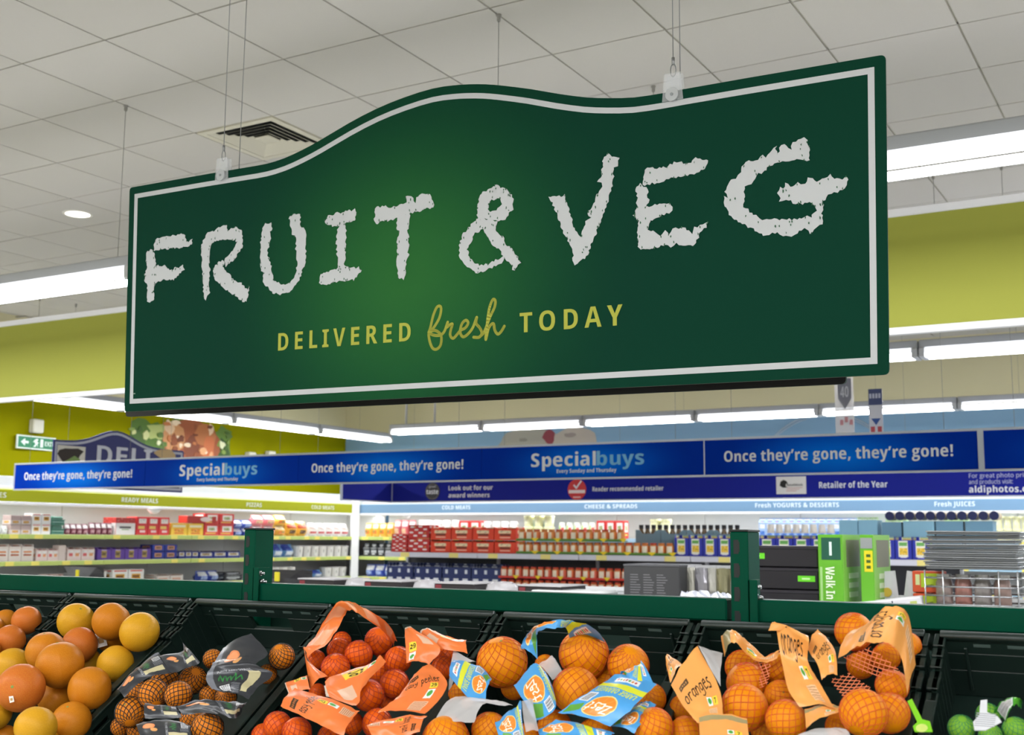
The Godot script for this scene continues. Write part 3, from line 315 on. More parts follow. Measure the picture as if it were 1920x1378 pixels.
func add_plate(st: SurfaceTool, points: PackedVector2Array, z0: float, z1: float) -> void:
	if Geometry2D.is_polygon_clockwise(points):
		points.reverse()
	var t := Geometry2D.triangulate_polygon(points)
	var lo := points[0]
	var hi := points[0]
	for p in points:
		lo = lo.min(p)
		hi = hi.max(p)
	for i in range(0, t.size(), 3):
		var abc := [points[t[i]], points[t[i + 1]], points[t[i + 2]]]
		if (abc[1] - abc[0]).cross(abc[2] - abc[0]) > 0.0:
			abc = [abc[0], abc[2], abc[1]]
		for p in abc:
			st.set_uv(Vector2((p.x - lo.x) / (hi.x - lo.x), (hi.y - p.y) / (hi.y - lo.y)))
			st.add_vertex(Vector3(p.x, p.y, z1))
		if z1 - z0 > 0.0008:
			for p in [abc[0], abc[2], abc[1]]:
				st.set_uv(Vector2((p.x - lo.x) / (hi.x - lo.x), (hi.y - p.y) / (hi.y - lo.y)))
				st.add_vertex(Vector3(p.x, p.y, z0))
	var n := points.size()
	for i in n:
		var a := points[i]
		var b := points[(i + 1) % n]
		for p in [[a, z1], [a, z0], [b, z0], [a, z1], [b, z0], [b, z1]]:
			st.set_uv(Vector2((p[0].x - lo.x) / (hi.x - lo.x), (hi.y - p[0].y) / (hi.y - lo.y)))
			st.add_vertex(Vector3(p[0].x, p[0].y, p[1]))


func disc(r: float, z0: float, z1: float, n := 24) -> ArrayMesh:
	var p := PackedVector2Array()
	for k in n:
		p.append(Vector2(cos(TAU * k / n), sin(TAU * k / n)) * r)
	return plate(p, z0, z1)


func spline(pts: Array, k: int) -> Array:
	var r := []
	for i in pts.size() - 1:
		var p0: Vector3 = pts[maxi(i - 1, 0)]
		var p1: Vector3 = pts[i]
		var p2: Vector3 = pts[i + 1]
		var p3: Vector3 = pts[mini(i + 2, pts.size() - 1)]
		for j in k:
			var t := float(j) / k
			r.append(0.5 * (2.0 * p1 + (p2 - p0) * t + (2.0 * p0 - 5.0 * p1 + 4.0 * p2 - p3) * t * t + (3.0 * p1 - p0 - 3.0 * p2 + p3) * t * t * t))
	r.append(pts[-1])
	return r


# ---------------------------------------------------------------- lettering
func words(called: String, s: String, m: Material, parent: Node, at: Vector3, width: float, cap: float, turn := 0.0, font: Font = null) -> MeshInstance3D:
	# raised lettering of a given run length and capital height; AT is the left end of the base line
	var t := TextMesh.new()
	t.text = s
	t.font = font if font else bold
	t.font_size = 64
	t.pixel_size = 0.01
	t.depth = 0.0
	t.curve_step = 4.0
	t.horizontal_alignment = HORIZONTAL_ALIGNMENT_LEFT
	t.vertical_alignment = VERTICAL_ALIGNMENT_TOP
	var o := part(called, t, m, parent)
	var cap_t := TextMesh.new()
	cap_t.text = "H"
	cap_t.font = t.font
	cap_t.font_size = 64
	cap_t.pixel_size = 0.01
	cap_t.depth = 0.0
	cap_t.vertical_alignment = VERTICAL_ALIGNMENT_TOP
	var hb := cap_t.get_aabb()
	var b := t.get_aabb()
	var sx := width / b.size.x
	var sy := cap / hb.size.y
	o.basis = Basis(Vector3.UP, turn) * Basis.from_scale(Vector3(sx, sy, 1.0))
	o.position = at - o.basis * Vector3(b.position.x, hb.position.y, 0.0)
	return o


func ink_words(img: Image, s: String, at: Vector2, width: float, cap: float, color: Color, angle := 0.0, font: Font = null) -> void:
	# the same lettering filled into a picture, for print on bent film
	var t := TextMesh.new()
	t.text = s
	t.font = font if font else bold
	t.font_size = 32
	t.pixel_size = 0.02
	t.depth = 0.0
	t.curve_step = 4.0
	t.horizontal_alignment = HORIZONTAL_ALIGNMENT_LEFT
	var a := t.get_mesh_arrays()
	var v: PackedVector3Array = a[Mesh.ARRAY_VERTEX]
	var idx: PackedInt32Array = a[Mesh.ARRAY_INDEX]
	var b := t.get_aabb()
	var k := Vector2(width / b.size.x, cap / b.size.y)
	var turn := Transform2D(angle, at)
	for i in range(0, idx.size(), 3):
		var p := PackedVector2Array()
		for j in 3:
			var q := v[idx[i + j]]
			p.append(turn * Vector2((q.x - b.position.x) * k.x, (b.end.y - q.y) * k.y))
		ink_poly(img, p, color)


func ink_poly(img: Image, p: PackedVector2Array, color: Color) -> void:
	var lo := p[0]
	var hi := p[0]
	for q in p:
		lo = lo.min(q)
		hi = hi.max(q)
	for y in range(maxi(0, int(lo.y)), mini(img.get_height(), int(hi.y) + 1)):
		var cuts := []
		var yc := y + 0.5
		for i in p.size():
			var a := p[i]
			var b := p[(i + 1) % p.size()]
			if (a.y <= yc) != (b.y <= yc):
				cuts.append(a.x + (b.x - a.x) * (yc - a.y) / (b.y - a.y))
		cuts.sort()
		for i in range(0, cuts.size() - 1, 2):
			var x0 := int(round(cuts[i]))
			var w := int(round(cuts[i + 1])) - x0
			if w > 0:
				img.fill_rect(Rect2i(x0, y, w, 1), color)


func ink_line(img: Image, pts: Array, w: float, color: Color) -> void:
	for i in pts.size() - 1:
		var a: Vector2 = pts[i]
		var b: Vector2 = pts[i + 1]
		var d := (b - a).normalized().orthogonal() * w * 0.5
		ink_poly(img, PackedVector2Array([a - d, b - d, b + d, a + d]), color)
		ink_disc(img, b, w * 0.5, color)


func ink_disc(img: Image, c: Vector2, r: float, color: Color, squash := 1.0) -> void:
	var p := PackedVector2Array()
	for k in 20:
		p.append(c + Vector2(cos(TAU * k / 20), sin(TAU * k / 20) * squash) * r)
	ink_poly(img, p, color)


const HAND := {
	"e": [[0.05, 0.55, 0.45, 0.5, 0.4, 0.28, 0.15, 0.35, 0.08, 0.7, 0.2, 0.95, 0.5, 0.85]],
	"a": [[0.45, 0.35, 0.2, 0.35, 0.05, 0.7, 0.2, 0.95, 0.42, 0.75, 0.47, 0.35], [0.47, 0.35, 0.42, 0.8, 0.55, 0.95]],
	"s": [[0.42, 0.35, 0.2, 0.35, 0.12, 0.52, 0.38, 0.7, 0.35, 0.92, 0.08, 0.92]],
	"y": [[0.08, 0.35, 0.12, 0.75, 0.3, 0.8, 0.46, 0.35], [0.46, 0.35, 0.42, 1.1, 0.25, 1.35, 0.08, 1.25]],
	"p": [[0.12, 0.35, 0.08, 1.35], [0.12, 0.5, 0.35, 0.35, 0.46, 0.6, 0.32, 0.88, 0.1, 0.85]],
	"l": [[0.12, -0.1, 0.1, 0.75, 0.25, 0.95]],
	"r": [[0.1, 0.35, 0.12, 0.95], [0.12, 0.6, 0.25, 0.38, 0.45, 0.42]],
	"o": [[0.28, 0.35, 0.08, 0.5, 0.1, 0.85, 0.3, 0.95, 0.45, 0.75, 0.42, 0.45, 0.28, 0.35]],
	"n": [[0.08, 0.35, 0.1, 0.95], [0.1, 0.6, 0.28, 0.36, 0.42, 0.5, 0.44, 0.95]],
	"g": [[0.45, 0.38, 0.2, 0.35, 0.06, 0.65, 0.2, 0.88, 0.42, 0.7, 0.46, 0.38], [0.46, 0.38, 0.44, 1.15, 0.25, 1.35, 0.06, 1.25]],
	"z": [[0.0, 0.2, 0.5, 0.1, 0.1, 0.9, 0.6, 0.8]],
	"t": [[0.25, 0.0, 0.2, 0.85, 0.4, 0.9], [0.02, 0.35, 0.45, 0.3]],
}


func ink_hand(img: Image, s: String, at: Vector2, size: float, w: float, color: Color, angle := 0.0) -> void:
	# handwriting in single strokes
	var x := 0.0
	var turn := Transform2D(angle, at)
	for ch in s:
		if HAND.has(ch):
			for stroke in HAND[ch]:
				var pts := []
				for i in range(0, stroke.size(), 2):
					pts.append(turn * Vector2((x + stroke[i]) * size, (stroke[i + 1] - 0.35) * size))
				ink_line(img, pts, w, color)
		x += 0.56 if ch != "l" else 0.34


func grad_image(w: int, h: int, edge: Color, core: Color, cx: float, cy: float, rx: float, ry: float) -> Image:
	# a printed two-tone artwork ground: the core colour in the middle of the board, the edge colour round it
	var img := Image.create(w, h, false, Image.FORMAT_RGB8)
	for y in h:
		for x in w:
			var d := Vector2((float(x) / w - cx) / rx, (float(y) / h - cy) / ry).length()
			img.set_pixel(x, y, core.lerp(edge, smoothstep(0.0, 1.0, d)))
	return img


# ---------------------------------------------------------------- the scene
func _ready() -> void:
	rng.seed = 7
	bold = SystemFont.new()
	bold.font_names = PackedStringArray(["Droid Sans"])
	bold.font_weight = 700
	plain_font = SystemFont.new()
	plain_font.font_names = PackedStringArray(["Droid Sans"])
	view_and_light()
	room()
	ceiling()
	fascia()
	battens()
	left_chiller()
	back_chiller()
	gondola()
	special_banner()
	navy_banner()
	wall_things()
	promotion_area()
	produce_stand()
	crates()
	fruit()
	bags()
	limes()
	main_sign()


func view_and_light() -> void:
	var cam := Camera3D.new()
	cam.name = "camera"
	add_child(cam)
	cam.position = Vector3(0, 1.55, 0)
	cam.basis = Basis(Vector3.UP, deg_to_rad(30.1033)) * Basis(Vector3.RIGHT, deg_to_rad(8.0466)) * Basis(Vector3.BACK, deg_to_rad(0.4223))
	var lens := CameraAttributesPhysical.new()
	lens.frustum_focal_length = 39.235
	lens.frustum_focus_distance = 2.75
	lens.exposure_aperture = 7.1
	lens.frustum_near = 0.05
	lens.frustum_far = 100.0
	cam.attributes = lens
	cam.current = true
	var we := WorldEnvironment.new()
	we.name = "environment"
	var e := Environment.new()
	e.background_mode = Environment.BG_COLOR
	e.background_color = Color.BLACK
	e.tonemap_mode = Environment.TONE_MAPPER_LINEAR
	e.tonemap_exposure = 1.08
	e.sdfgi_enabled = true
	e.ssao_enabled = true
	e.ssil_enabled = true
	we.environment = e
	add_child(we)


const ROW_ENERGY := 26.0

func row_light(called: String, at: Vector3, long: float, along_z := false, energy := 1.0, wide := 0.032) -> void:
	# the light of a row of fluorescent tubes, just under its glowing tubes
	var l := AreaLight3D.new()
	l.name = called
	add_child(l, true)
	l.area_size = Vector2(long, wide)
	l.area_normalize_energy = true
	l.light_energy = ROW_ENERGY * energy * long / 16.0
	l.light_color = Color(0.985, 0.99, 1.0)
	l.shadow_enabled = true
	l.area_range = 40.0
	l.position = at
	l.basis = (Basis(Vector3.UP, PI / 2) if along_z else Basis()) * Basis(Vector3.RIGHT, -PI / 2)


# ---------------------------------------------------------------- setting
func room() -> void:
	structure("floor", box(Vector3(WALL_X - 0.2, -0.2, WALL_Z - 0.2), Vector3(8.2, 0, 7.2)), speckled("c9c8c4", "d3d2ce", 0.05, 0.7, 0.35))
	var upper := mat("c6bf9a", 0.8)
	structure("wall_back", box(Vector3(WALL_X - 0.2, 0, WALL_Z - 0.2), Vector3(8.2, CEIL + 0.6, WALL_Z)), upper)
	structure("wall_left", box(Vector3(WALL_X - 0.2, 0, WALL_Z), Vector3(WALL_X, CEIL + 0.6, 7.0)), upper)
	structure("wall_right", box(Vector3(8.0, 0, WALL_Z), Vector3(8.2, CEIL + 0.6, 7.0)), mat("d8d4c8", 0.8))
	structure("wall_front", box(Vector3(WALL_X - 0.2, 0, 7.0), Vector3(8.2, CEIL + 0.6, 7.2)), mat("d8d4c8", 0.8))
	# coloured wall bands up to the line where the tan paint starts
	structure("trim_1", box(Vector3(WALL_X + 0.02, 0.0, WALL_Z), Vector3(8.0, 3.07, WALL_Z + 0.02)), mat("88acc8", 0.7, 0.0, 0.2))
	structure("trim_2", box(Vector3(WALL_X, 0.0, WALL_Z + 0.02), Vector3(WALL_X + 0.02, 3.07, 7.0)), mat("888600", 0.7, 0.0, 0.15))


func ceiling() -> void:
	# tegular tiles on a recessed grid
	var root := Node3D.new()
	root.name = "ceiling"
	add_child(root)
	root.set_meta("kind", "structure")
	# structural soffit above the tiles, left open over the air diffuser's bay
	for s in [[WALL_X - 0.2, WALL_Z - 0.2, -5.06, 7.2], [-4.48, WALL_Z - 0.2, 8.2, 7.2], [-5.06, WALL_Z - 0.2, -4.48, -5.567], [-5.06, -4.987, -4.48, 7.2]]:
		part("soffit", box(Vector3(s[0], CEIL + 0.035, s[1]), Vector3(s[2], CEIL + 0.6, s[3])), mat("a8a69e", 0.9), root)
	var x0 := -5.66975
	var z0 := -3.77747
	var tile := box(Vector3(-0.2945, 0.0, -0.2945), Vector3(0.2945, 0.03, 0.2945))
	var tiles := [speckled("b8b5af", "bdbab4", 0.3, 3.0, 0.9), speckled("b6b3ad", "bbb8b2", 0.3, 2.7, 0.9), speckled("b9b6b0", "bebbb6", 0.3, 3.3, 0.9)]
	var shown := {}
	for row in TILE_ROWS:
		for i in range(row[1], row[2] + 1):
			shown[Vector2i(i, row[0])] = true
	var rest := new_st()
	var bars := new_st()
	for j in range(-19, 18):
		for i in range(-10, 23):
			var c := Vector3(x0 + 0.6 * (i + 0.5), CEIL, z0 - 0.6 * (j + 0.5))
			if c.x < WALL_X or c.x > 8.0 or c.z < WALL_Z or c.z > 7.0:
				continue
			if Vector2i(i, j) == Vector2i(1, 2):
				continue   # the air diffuser takes this bay
			if shown.has(Vector2i(i, j)):
				part("ceiling_tile", tile, tiles[(i * 7 + j * 3 + 40) % 3], root, c)
			else:
				add_box(rest, c + Vector3(-0.2945, 0, -0.2945), c + Vector3(0.2945, 0.03, 0.2945))
	for i in range(-10, 24):
		var x := x0 + 0.6 * i
		if x > WALL_X:
			add_box(bars, Vector3(x - 0.012, CEIL + 0.008, WALL_Z), Vector3(x + 0.012, CEIL + 0.02, 7.0))
	for j in range(-18, 19):
		var z := z0 - 0.6 * j
		if z > WALL_Z:
			add_box(bars, Vector3(WALL_X, CEIL + 0.008, z - 0.012), Vector3(8.0, CEIL + 0.02, z + 0.012))
	var r := part("ceiling_tiles_beyond_view", done(rest), tiles[0], root)
	r.set_meta("kind", "stuff")
	part("ceiling_grid", done(bars), mat("a9a698", 0.7), root)
	# air diffuser: nested square louvres sloping up into the duct
	var d := thing("air_diffuser", "square white ceiling air diffuser with nested dark slots above the sign", "vent", Vector3(x0 + 0.9, CEIL, z0 - 1.5))
	var white := mat("c3bfae", 0.5)
	var fr := new_st()
	for s in [[-0.29, -0.29, 0.29, -0.25], [-0.29, 0.25, 0.29, 0.29], [-0.29, -0.25, -0.25, 0.25], [0.25, -0.25, 0.29, 0.25]]:
		add_box(fr, Vector3(s[0], -0.004, s[1]), Vector3(s[2], 0.03, s[3]))
	part("frame", done(fr), white, d)
	var galv := mat("8f9190", 0.5, 0.3)
	part("duct_wall", box(Vector3(-0.285, 0.03, -0.285), Vector3(-0.275, 0.55, 0.285)), galv, d)
	part("duct_wall", box(Vector3(0.275, 0.03, -0.285), Vector3(0.285, 0.55, 0.285)), galv, d)
	part("duct_wall", box(Vector3(-0.275, 0.03, -0.285), Vector3(0.275, 0.55, -0.275)), galv, d)
	part("duct_wall", box(Vector3(-0.275, 0.03, 0.275), Vector3(0.275, 0.55, 0.285)), galv, d)
	part("duct_top", box(Vector3(-0.285, 0.55, -0.285), Vector3(0.285, 0.56, 0.285)), galv, d)
	for k in 5:
		var a := 0.246 - k * 0.039
		var b := a - 0.03
		var st := new_st()
		var q := [Vector2(1, 1), Vector2(-1, 1), Vector2(-1, -1), Vector2(1, -1)]
		for e in 4:
			var u: Vector2 = q[e]
			var v: Vector2 = q[(e + 1) % 4]
			for dy in [0.0, 0.0015]:
				quad(st, Vector3(u.x * a, dy - 0.002, u.y * a), Vector3(v.x * a, dy - 0.002, v.y * a), Vector3(v.x * b, dy + 0.011, v.y * b), Vector3(u.x * b, dy + 0.011, u.y * b))
		part("louvre", done(st), white, d)
	part("centre_plate", box(Vector3(-0.055, -0.004, -0.055), Vector3(0.055, 0.006, 0.055), 0.003), white, d)
	# round downlight
	var dl := thing("downlight", "round white recessed downlight in the ceiling at the left", "light", Vector3(-7.155, CEIL, -5.89))
	part("bezel", lathe([Vector2(0.088, -0.004), Vector2(0.104, -0.006), Vector2(0.11, 0.0), Vector2(0.108, 0.02)], 28), mat("d8d5cc", 0.5), dl)
	part("lamp", lathe([Vector2(0.0, -0.003), Vector2(0.088, -0.003), Vector2(0.088, 0.01)], 28), glow("fffaf0", 4.0), dl)
	var o := SpotLight3D.new()
	o.name = "downlight_glow"
	add_child(o)
	o.position = Vector3(-7.155, CEIL - 0.02, -5.89)
	o.rotation.x = -PI / 2
	o.spot_angle = 55.0
	o.spot_range = 30.0
	o.light_energy = 1.5
	o.light_size = 0.08
	o.shadow_enabled = true


func hanger(parent: Node, at: Vector3, to_y: float, r := 0.0016) -> void:
	# a suspension wire with its fixing on the ceiling grid, from AT up to TO_Y
	part("wire", tube([Vector3(at.x, at.y, at.z), Vector3(at.x, to_y, at.z)], r, 5), mat("8b8b88", 0.4, 0.6), parent)
	part("ceiling_fixing", lathe([Vector2(0.004, -0.035), Vector2(0.009, -0.03), Vector2(0.009, -0.01), Vector2(0.013, -0.008), Vector2(0.013, 0.0)], 8), mat("8a8882", 0.5), parent, Vector3(at.x, to_y, at.z))


func fascia() -> void:
	# long lime board hung across the aisle, white metal rails top and bottom
	var t := thing("hanging_fascia", "long lime green fascia board with white rails behind the green sign", "fascia board", Vector3(0, 2.484, -5.6))
	var lime := mat("93963f", 0.7, 0.0, 0.3)
	var x := -9.3
	for k in 7:
		part("board", box(Vector3(x, 0.03, -0.015), Vector3(x + 1.85, 0.56, 0.0)), lime, t)
		x += 1.85
	var white := mat("d9d9dc", 0.4, 0.1)
	part("rail", box(Vector3(-9.32, 0.555, -0.025), Vector3(3.67, 0.592, 0.012), 0.003), white, t)
	part("rail", box(Vector3(-9.32, 0.0, -0.025), Vector3(3.67, 0.034, 0.012), 0.003), white, t)
	for hx in [-8.6, -5.4, -4.0, -2.4, 1.6, 3.4]:
		hanger(t, Vector3(hx, 0.59, 0.0), CEIL - 2.484)


func batten(called: String, label: String, a: Vector3, b: Vector3, pieces: int, hangers: Array, power := 1.0) -> void:
	# a run of twin tube light fittings: grey spine, two glowing tubes, end caps
	var along_z := absf(a.z - b.z) > absf(a.x - b.x)
	var t := thing(called, label, "light", (a + b) * 0.5)
	var long := (b - a).length()
	t.basis = Basis(Vector3.UP, PI / 2) if along_z else Basis()
	var grey := mat("a9acb0", 0.45, 0.0)
	var tubes := glow("fcfdff", 12.0 * power)
	var step := long / pieces
	for k in pieces:
		var x := -long * 0.5 + step * k
		part("spine", box(Vector3(x + 0.004, 0.066, -0.078), Vector3(x + step - 0.004, 0.13, 0.078), 0.008), grey, t)
		for s in [-1.0, 1.0]:
			part("glowing_tube", tube([Vector3(x + 0.05, 0.02, s * 0.075), Vector3(x + step - 0.05, 0.02, s * 0.075)], 0.018, 10), tubes, t)
		part("end_cap", box(Vector3(x + 0.006, -0.002, -0.095), Vector3(x + 0.05, 0.07, 0.095), 0.006), mat("c4c6c8", 0.5), t)
		part("end_cap", box(Vector3(x + step - 0.05, -0.002, -0.095), Vector3(x + step - 0.006, 0.07, 0.095), 0.006), mat("c4c6c8", 0.5), t)
	for h in hangers:
		if h == -9.1 or h == -8.65:
			part("hanging_rod", tube([Vector3(h - t.position.x, 0.13, 0.0), Vector3(h - t.position.x, CEIL - t.position.y, 0.0)], 0.014, 8), mat("c9cacc", 0.4), t)
			continue
		hanger(t, Vector3(h - (0.0 if along_z else t.position.x), 0.13, 0.0), CEIL - t.position.y)
	for s in [-0.075, 0.075]:
		row_light(called + "_light", (a + b) * 0.5 + (Vector3(s, -0.002, 0) if along_z else Vector3(0, -0.002, s)), long, along_z, power * 0.5)


func battens() -> void:
	batten("batten_light", "long twin tube light run hung just behind the green sign", Vector3(-11.2, 2.895, -4.455), Vector3(7.8, 2.895, -4.455), 12, [-9.87, -7.47, -5.07, -2.666, 2.13, 4.53, 6.93])
	batten("batten_light", "tube light run below the right end of the lime fascia", Vector3(-3.4, 2.885, -9.15), Vector3(7.8, 2.885, -9.15), 7, [-3.0, 0.6, 4.2, 7.4])
	batten("batten_light", "tube light run hung along the back wall over the blue banner", Vector3(-9.32, 2.88, -12.93), Vector3(7.8, 2.88, -12.93), 12, [-9.1, -8.65, -5.2, -1.6, 2.0, 5.6], 0.85)
	batten("batten_light", "tube light run along the left wall above the chicken mural", Vector3(-10.2, 2.885, -14.05), Vector3(-10.2, 2.885, -5.9), 5, [-3.4, -1.0, 1.4, 3.4], 0.8)
	batten("batten_light", "long twin tube light run hung above the camera", Vector3(-11.2, 2.895, 0.3), Vector3(7.8, 2.895, 0.3), 12, [-9.87, -5.07, -0.27, 4.53])
	batten("batten_light", "long twin tube light run hung near the front wall", Vector3(-11.2, 2.895, 4.7), Vector3(7.8, 2.895, 4.7), 12, [-9.87, -5.07, -0.27, 4.53])


# ---------------------------------------------------------------- shelf stock
# design: shape, label, category, ground colour, printed blocks [x, y, w, h, colour] in parts of the face
const DESIGNS := {
	"clear_pack": ["pouch", "clear wrapped white pack", "food pack", "dfe2e0", [[0.2, 0.3, 0.6, 0.4, "f4f4f2"], [0.3, 0.4, 0.2, 0.2, "b9c6b4"]]],
	"mauve_box": ["box", "plain mauve cardboard box", "box", "b9a4a0", [[0.0, 0.55, 1.0, 0.45, "d9cfca"], [0.2, 0.62, 0.6, 0.25, "d6a04a"]]],
	"burger_box": ["box", "white box printed with a golden burger", "box", "f0eeea", [[0.2, 0.3, 0.6, 0.4, "e0a83a"], [0.28, 0.4, 0.44, 0.16, "7c4a20"], [0.1, 0.05, 0.8, 0.08, "d8402c"]]],
	"green_tray": ["tray", "dark green tray pack", "food pack", "4d8a76", [[0.0, 0.2, 1.0, 0.2, "a9cabd"], [0.2, 0.6, 0.6, 0.2, "2d5e50"]]],
	"maroon_pack": ["pouch", "maroon and white pack", "food pack", "8d4a58", [[0.1, 0.1, 0.8, 0.35, "efe6e6"], [0.2, 0.6, 0.6, 0.25, "b88a92"]]],
	"red_case": ["box", "white fronted case with a red top flap", "case", "eeeae6", [[0.0, 0.0, 1.0, 0.32, "c23b34"], [0.2, 0.52, 0.6, 0.12, "3a3a3a"], [0.3, 0.68, 0.4, 0.06, "7a9a5a"]]],
	"red_tall_box": ["box", "tall red box with a white print", "box", "d8383a", [[0.2, 0.1, 0.7, 0.28, "f3ece4"], [0.15, 0.5, 0.6, 0.18, "f0cf70"], [0.3, 0.75, 0.5, 0.14, "f5dada"]]],
	"yellow_box": ["box", "yellow box with red and white print", "box", "efc646", [[0.1, 0.15, 0.8, 0.2, "f8efd0"], [0.2, 0.45, 0.6, 0.3, "e2902c"], [0.2, 0.8, 0.6, 0.1, "c8402c"]]],
	"red_pack": ["box", "red pack with a white and green picture", "food pack", "d8403c", [[0.2, 0.12, 0.7, 0.55, "f2eee8"], [0.3, 0.3, 0.4, 0.25, "a8b070"], [0.1, 0.78, 0.7, 0.1, "f0d060"]]],
	"blue_pack": ["pouch", "blue and white pack", "food pack", "3d55b4", [[0.1, 0.1, 0.8, 0.4, "eef0f4"], [0.2, 0.55, 0.6, 0.3, "9fb6e6"]]],
	"pink_pack": ["pouch", "pink and white pack", "food pack", "e07a80", [[0.1, 0.08, 0.8, 0.3, "f6eceb"], [0.2, 0.5, 0.6, 0.3, "f2c8a0"]]],
	"yellow_pack": ["pouch", "yellow pack with an orange picture", "food pack", "ecc04a", [[0.1, 0.1, 0.8, 0.3, "f6ecc4"], [0.2, 0.5, 0.6, 0.3, "e07c34"], [0.4, 0.55, 0.2, 0.15, "7c9a48"]]],
	"sausage_pack": ["pouch", "orange and yellow sausage pack", "food pack", "e8b23e", [[0.1, 0.2, 0.8, 0.3, "c8502c"], [0.2, 0.6, 0.4, 0.25, "5a3a20"], [0.0, 0.0, 1.0, 0.12, "f4e8c0"]]],
	"white_pack": ["pouch", "white pack with small red lettering", "food pack", "eeecea", [[0.1, 0.2, 0.8, 0.35, "dcd6d2"], [0.15, 0.65, 0.7, 0.16, "c85a60"], [0.2, 0.3, 0.3, 0.15, "b6a098"]]],
	"cup_case": ["case", "pale card case of dessert pots with orange print", "case", "eadfd8", [[0.1, 0.2, 0.8, 0.5, "f4f0ec"], [0.15, 0.3, 0.7, 0.14, "e08a50"], [0.15, 0.52, 0.7, 0.14, "b8603c"]]],
	"pink_cup_case": ["case", "pale pink card case of yoghurt pots", "case", "efd9d4", [[0.05, 0.1, 0.42, 0.6, "f4efec"], [0.53, 0.1, 0.42, 0.6, "f4efec"], [0.1, 0.35, 0.3, 0.3, "e06a6c"], [0.58, 0.35, 0.3, 0.3, "e8a070"]]],
	"plain_case": ["box", "plain pinkish card case without print", "case", "e6d5ce", []],
	"purple_case": ["case", "purple card case of dessert pots", "case", "6c4aa8", [[0.3, 0.12, 0.4, 0.72, "b89a54"], [0.34, 0.3, 0.32, 0.3, "6e5a30"], [0.3, 0.05, 0.4, 0.08, "d8c8e6"]]],
	"blue_meal_box": ["box", "dark blue dessert box with an orange picture", "box", "283a9c", [[0.2, 0.15, 0.6, 0.6, "d89868"], [0.28, 0.3, 0.45, 0.3, "7c5640"], [0.0, 0.86, 1.0, 0.14, "1a2670"]]],
	"blue_cup_case": ["case", "dark blue card tray holding pale dessert pots", "case", "26358e", [[0.08, 0.1, 0.84, 0.55, "ddd6ca"], [0.2, 0.2, 0.55, 0.3, "a08450"]]],
	"blue_pouch": ["pouch", "light blue and white pouch", "food pack", "6f9fd0", [[0.0, 0.0, 0.6, 0.5, "28409a"], [0.2, 0.55, 0.7, 0.35, "e8eef4"]]],
	"white_tub": ["tub", "white tapered tub", "tub", "e4e2dd", [[0.2, 0.3, 0.5, 0.4, "c6c8c4"], [0.3, 0.4, 0.3, 0.2, "a8a49c"]]],
	"cream_tub": ["tub", "cream coloured tub", "tub", "efeebf", [[0.2, 0.3, 0.6, 0.4, "f6f6e2"]]],
	"salad_pack": ["pouch", "clear salad pack in green and red", "food pack", "eaeee2", [[0.15, 0.2, 0.3, 0.5, "86b04c"], [0.5, 0.3, 0.35, 0.4, "cf4a40"], [0.3, 0.7, 0.5, 0.2, "e8d070"]]],
	"black_tray_pack": ["tray", "black tray pack with a clear lid", "food pack", "2c2e33", [[0.1, 0.1, 0.8, 0.45, "b4b8bc"], [0.2, 0.65, 0.5, 0.15, "dfe2e4"]]],
	"blue_carton": ["carton", "blue and white carton", "carton", "a9c6ec", [[0.1, 0.1, 0.8, 0.25, "f2f5fa"], [0.15, 0.5, 0.7, 0.3, "4d7cd0"], [0.3, 0.82, 0.4, 0.1, "e05a60"]]],
	"green_carton": ["carton", "pale green carton", "carton", "bfe0a8", [[0.1, 0.1, 0.8, 0.3, "f2f8ea"], [0.2, 0.5, 0.6, 0.35, "58b040"]]],
	"red_spot_box": ["box", "red display box covered with white spots", "box", "c42a2c", [[0.1, 0.08, 0.2, 0.14, "f4ecec"], [0.5, 0.05, 0.2, 0.14, "f4ecec"], [0.75, 0.25, 0.18, 0.14, "f4ecec"], [0.3, 0.3, 0.2, 0.14, "f4ecec"], [0.05, 0.5, 0.2, 0.14, "f4ecec"], [0.5, 0.52, 0.22, 0.15, "f4ecec"], [0.25, 0.75, 0.2, 0.14, "f4ecec"], [0.72, 0.76, 0.2, 0.14, "f4ecec"], [0.3, 0.12, 0.08, 0.06, "f0c840"], [0.8, 0.6, 0.08, 0.06, "f0c840"]]],
	"snack_case": ["case", "orange red snack case with a cut out front", "case", "e8401f", [[0.2, 0.12, 0.6, 0.3, "f0d8b0"], [0.25, 0.45, 0.5, 0.2, "6e3018"], [0.25, 0.72, 0.5, 0.14, "f6b8a4"]]],
	"sachet_case": ["case", "deep blue case with a yellow sachet", "case", "2430a4", [[0.2, 0.04, 0.6, 0.86, "f0eedc"], [0.24, 0.12, 0.5, 0.2, "6cae5a"], [0.25, 0.42, 0.5, 0.38, "eec43c"], [0.3, 0.9, 0.4, 0.05, "e8e0f0"]]],
	"pale_blue_case": ["box", "plain pale blue carton", "carton", "86b6cf", [[0.0, 0.94, 1.0, 0.06, "78a6c0"]]],
	"slate_case": ["box", "plain slate blue carton", "carton", "6792ac", [[0.0, 0.94, 1.0, 0.06, "5c84a0"]]],
	"navy_case": ["case", "navy case with white round prints", "case", "1f2f66", [[0.06, 0.5, 0.2, 0.42, "e8ecf2"], [0.4, 0.5, 0.2, 0.42, "e8ecf2"], [0.72, 0.5, 0.2, 0.42, "e8ecf2"], [0.1, 0.1, 0.1, 0.2, "dfe4ee"], [0.45, 0.1, 0.1, 0.2, "dfe4ee"], [0.8, 0.1, 0.1, 0.2, "dfe4ee"]]],
}
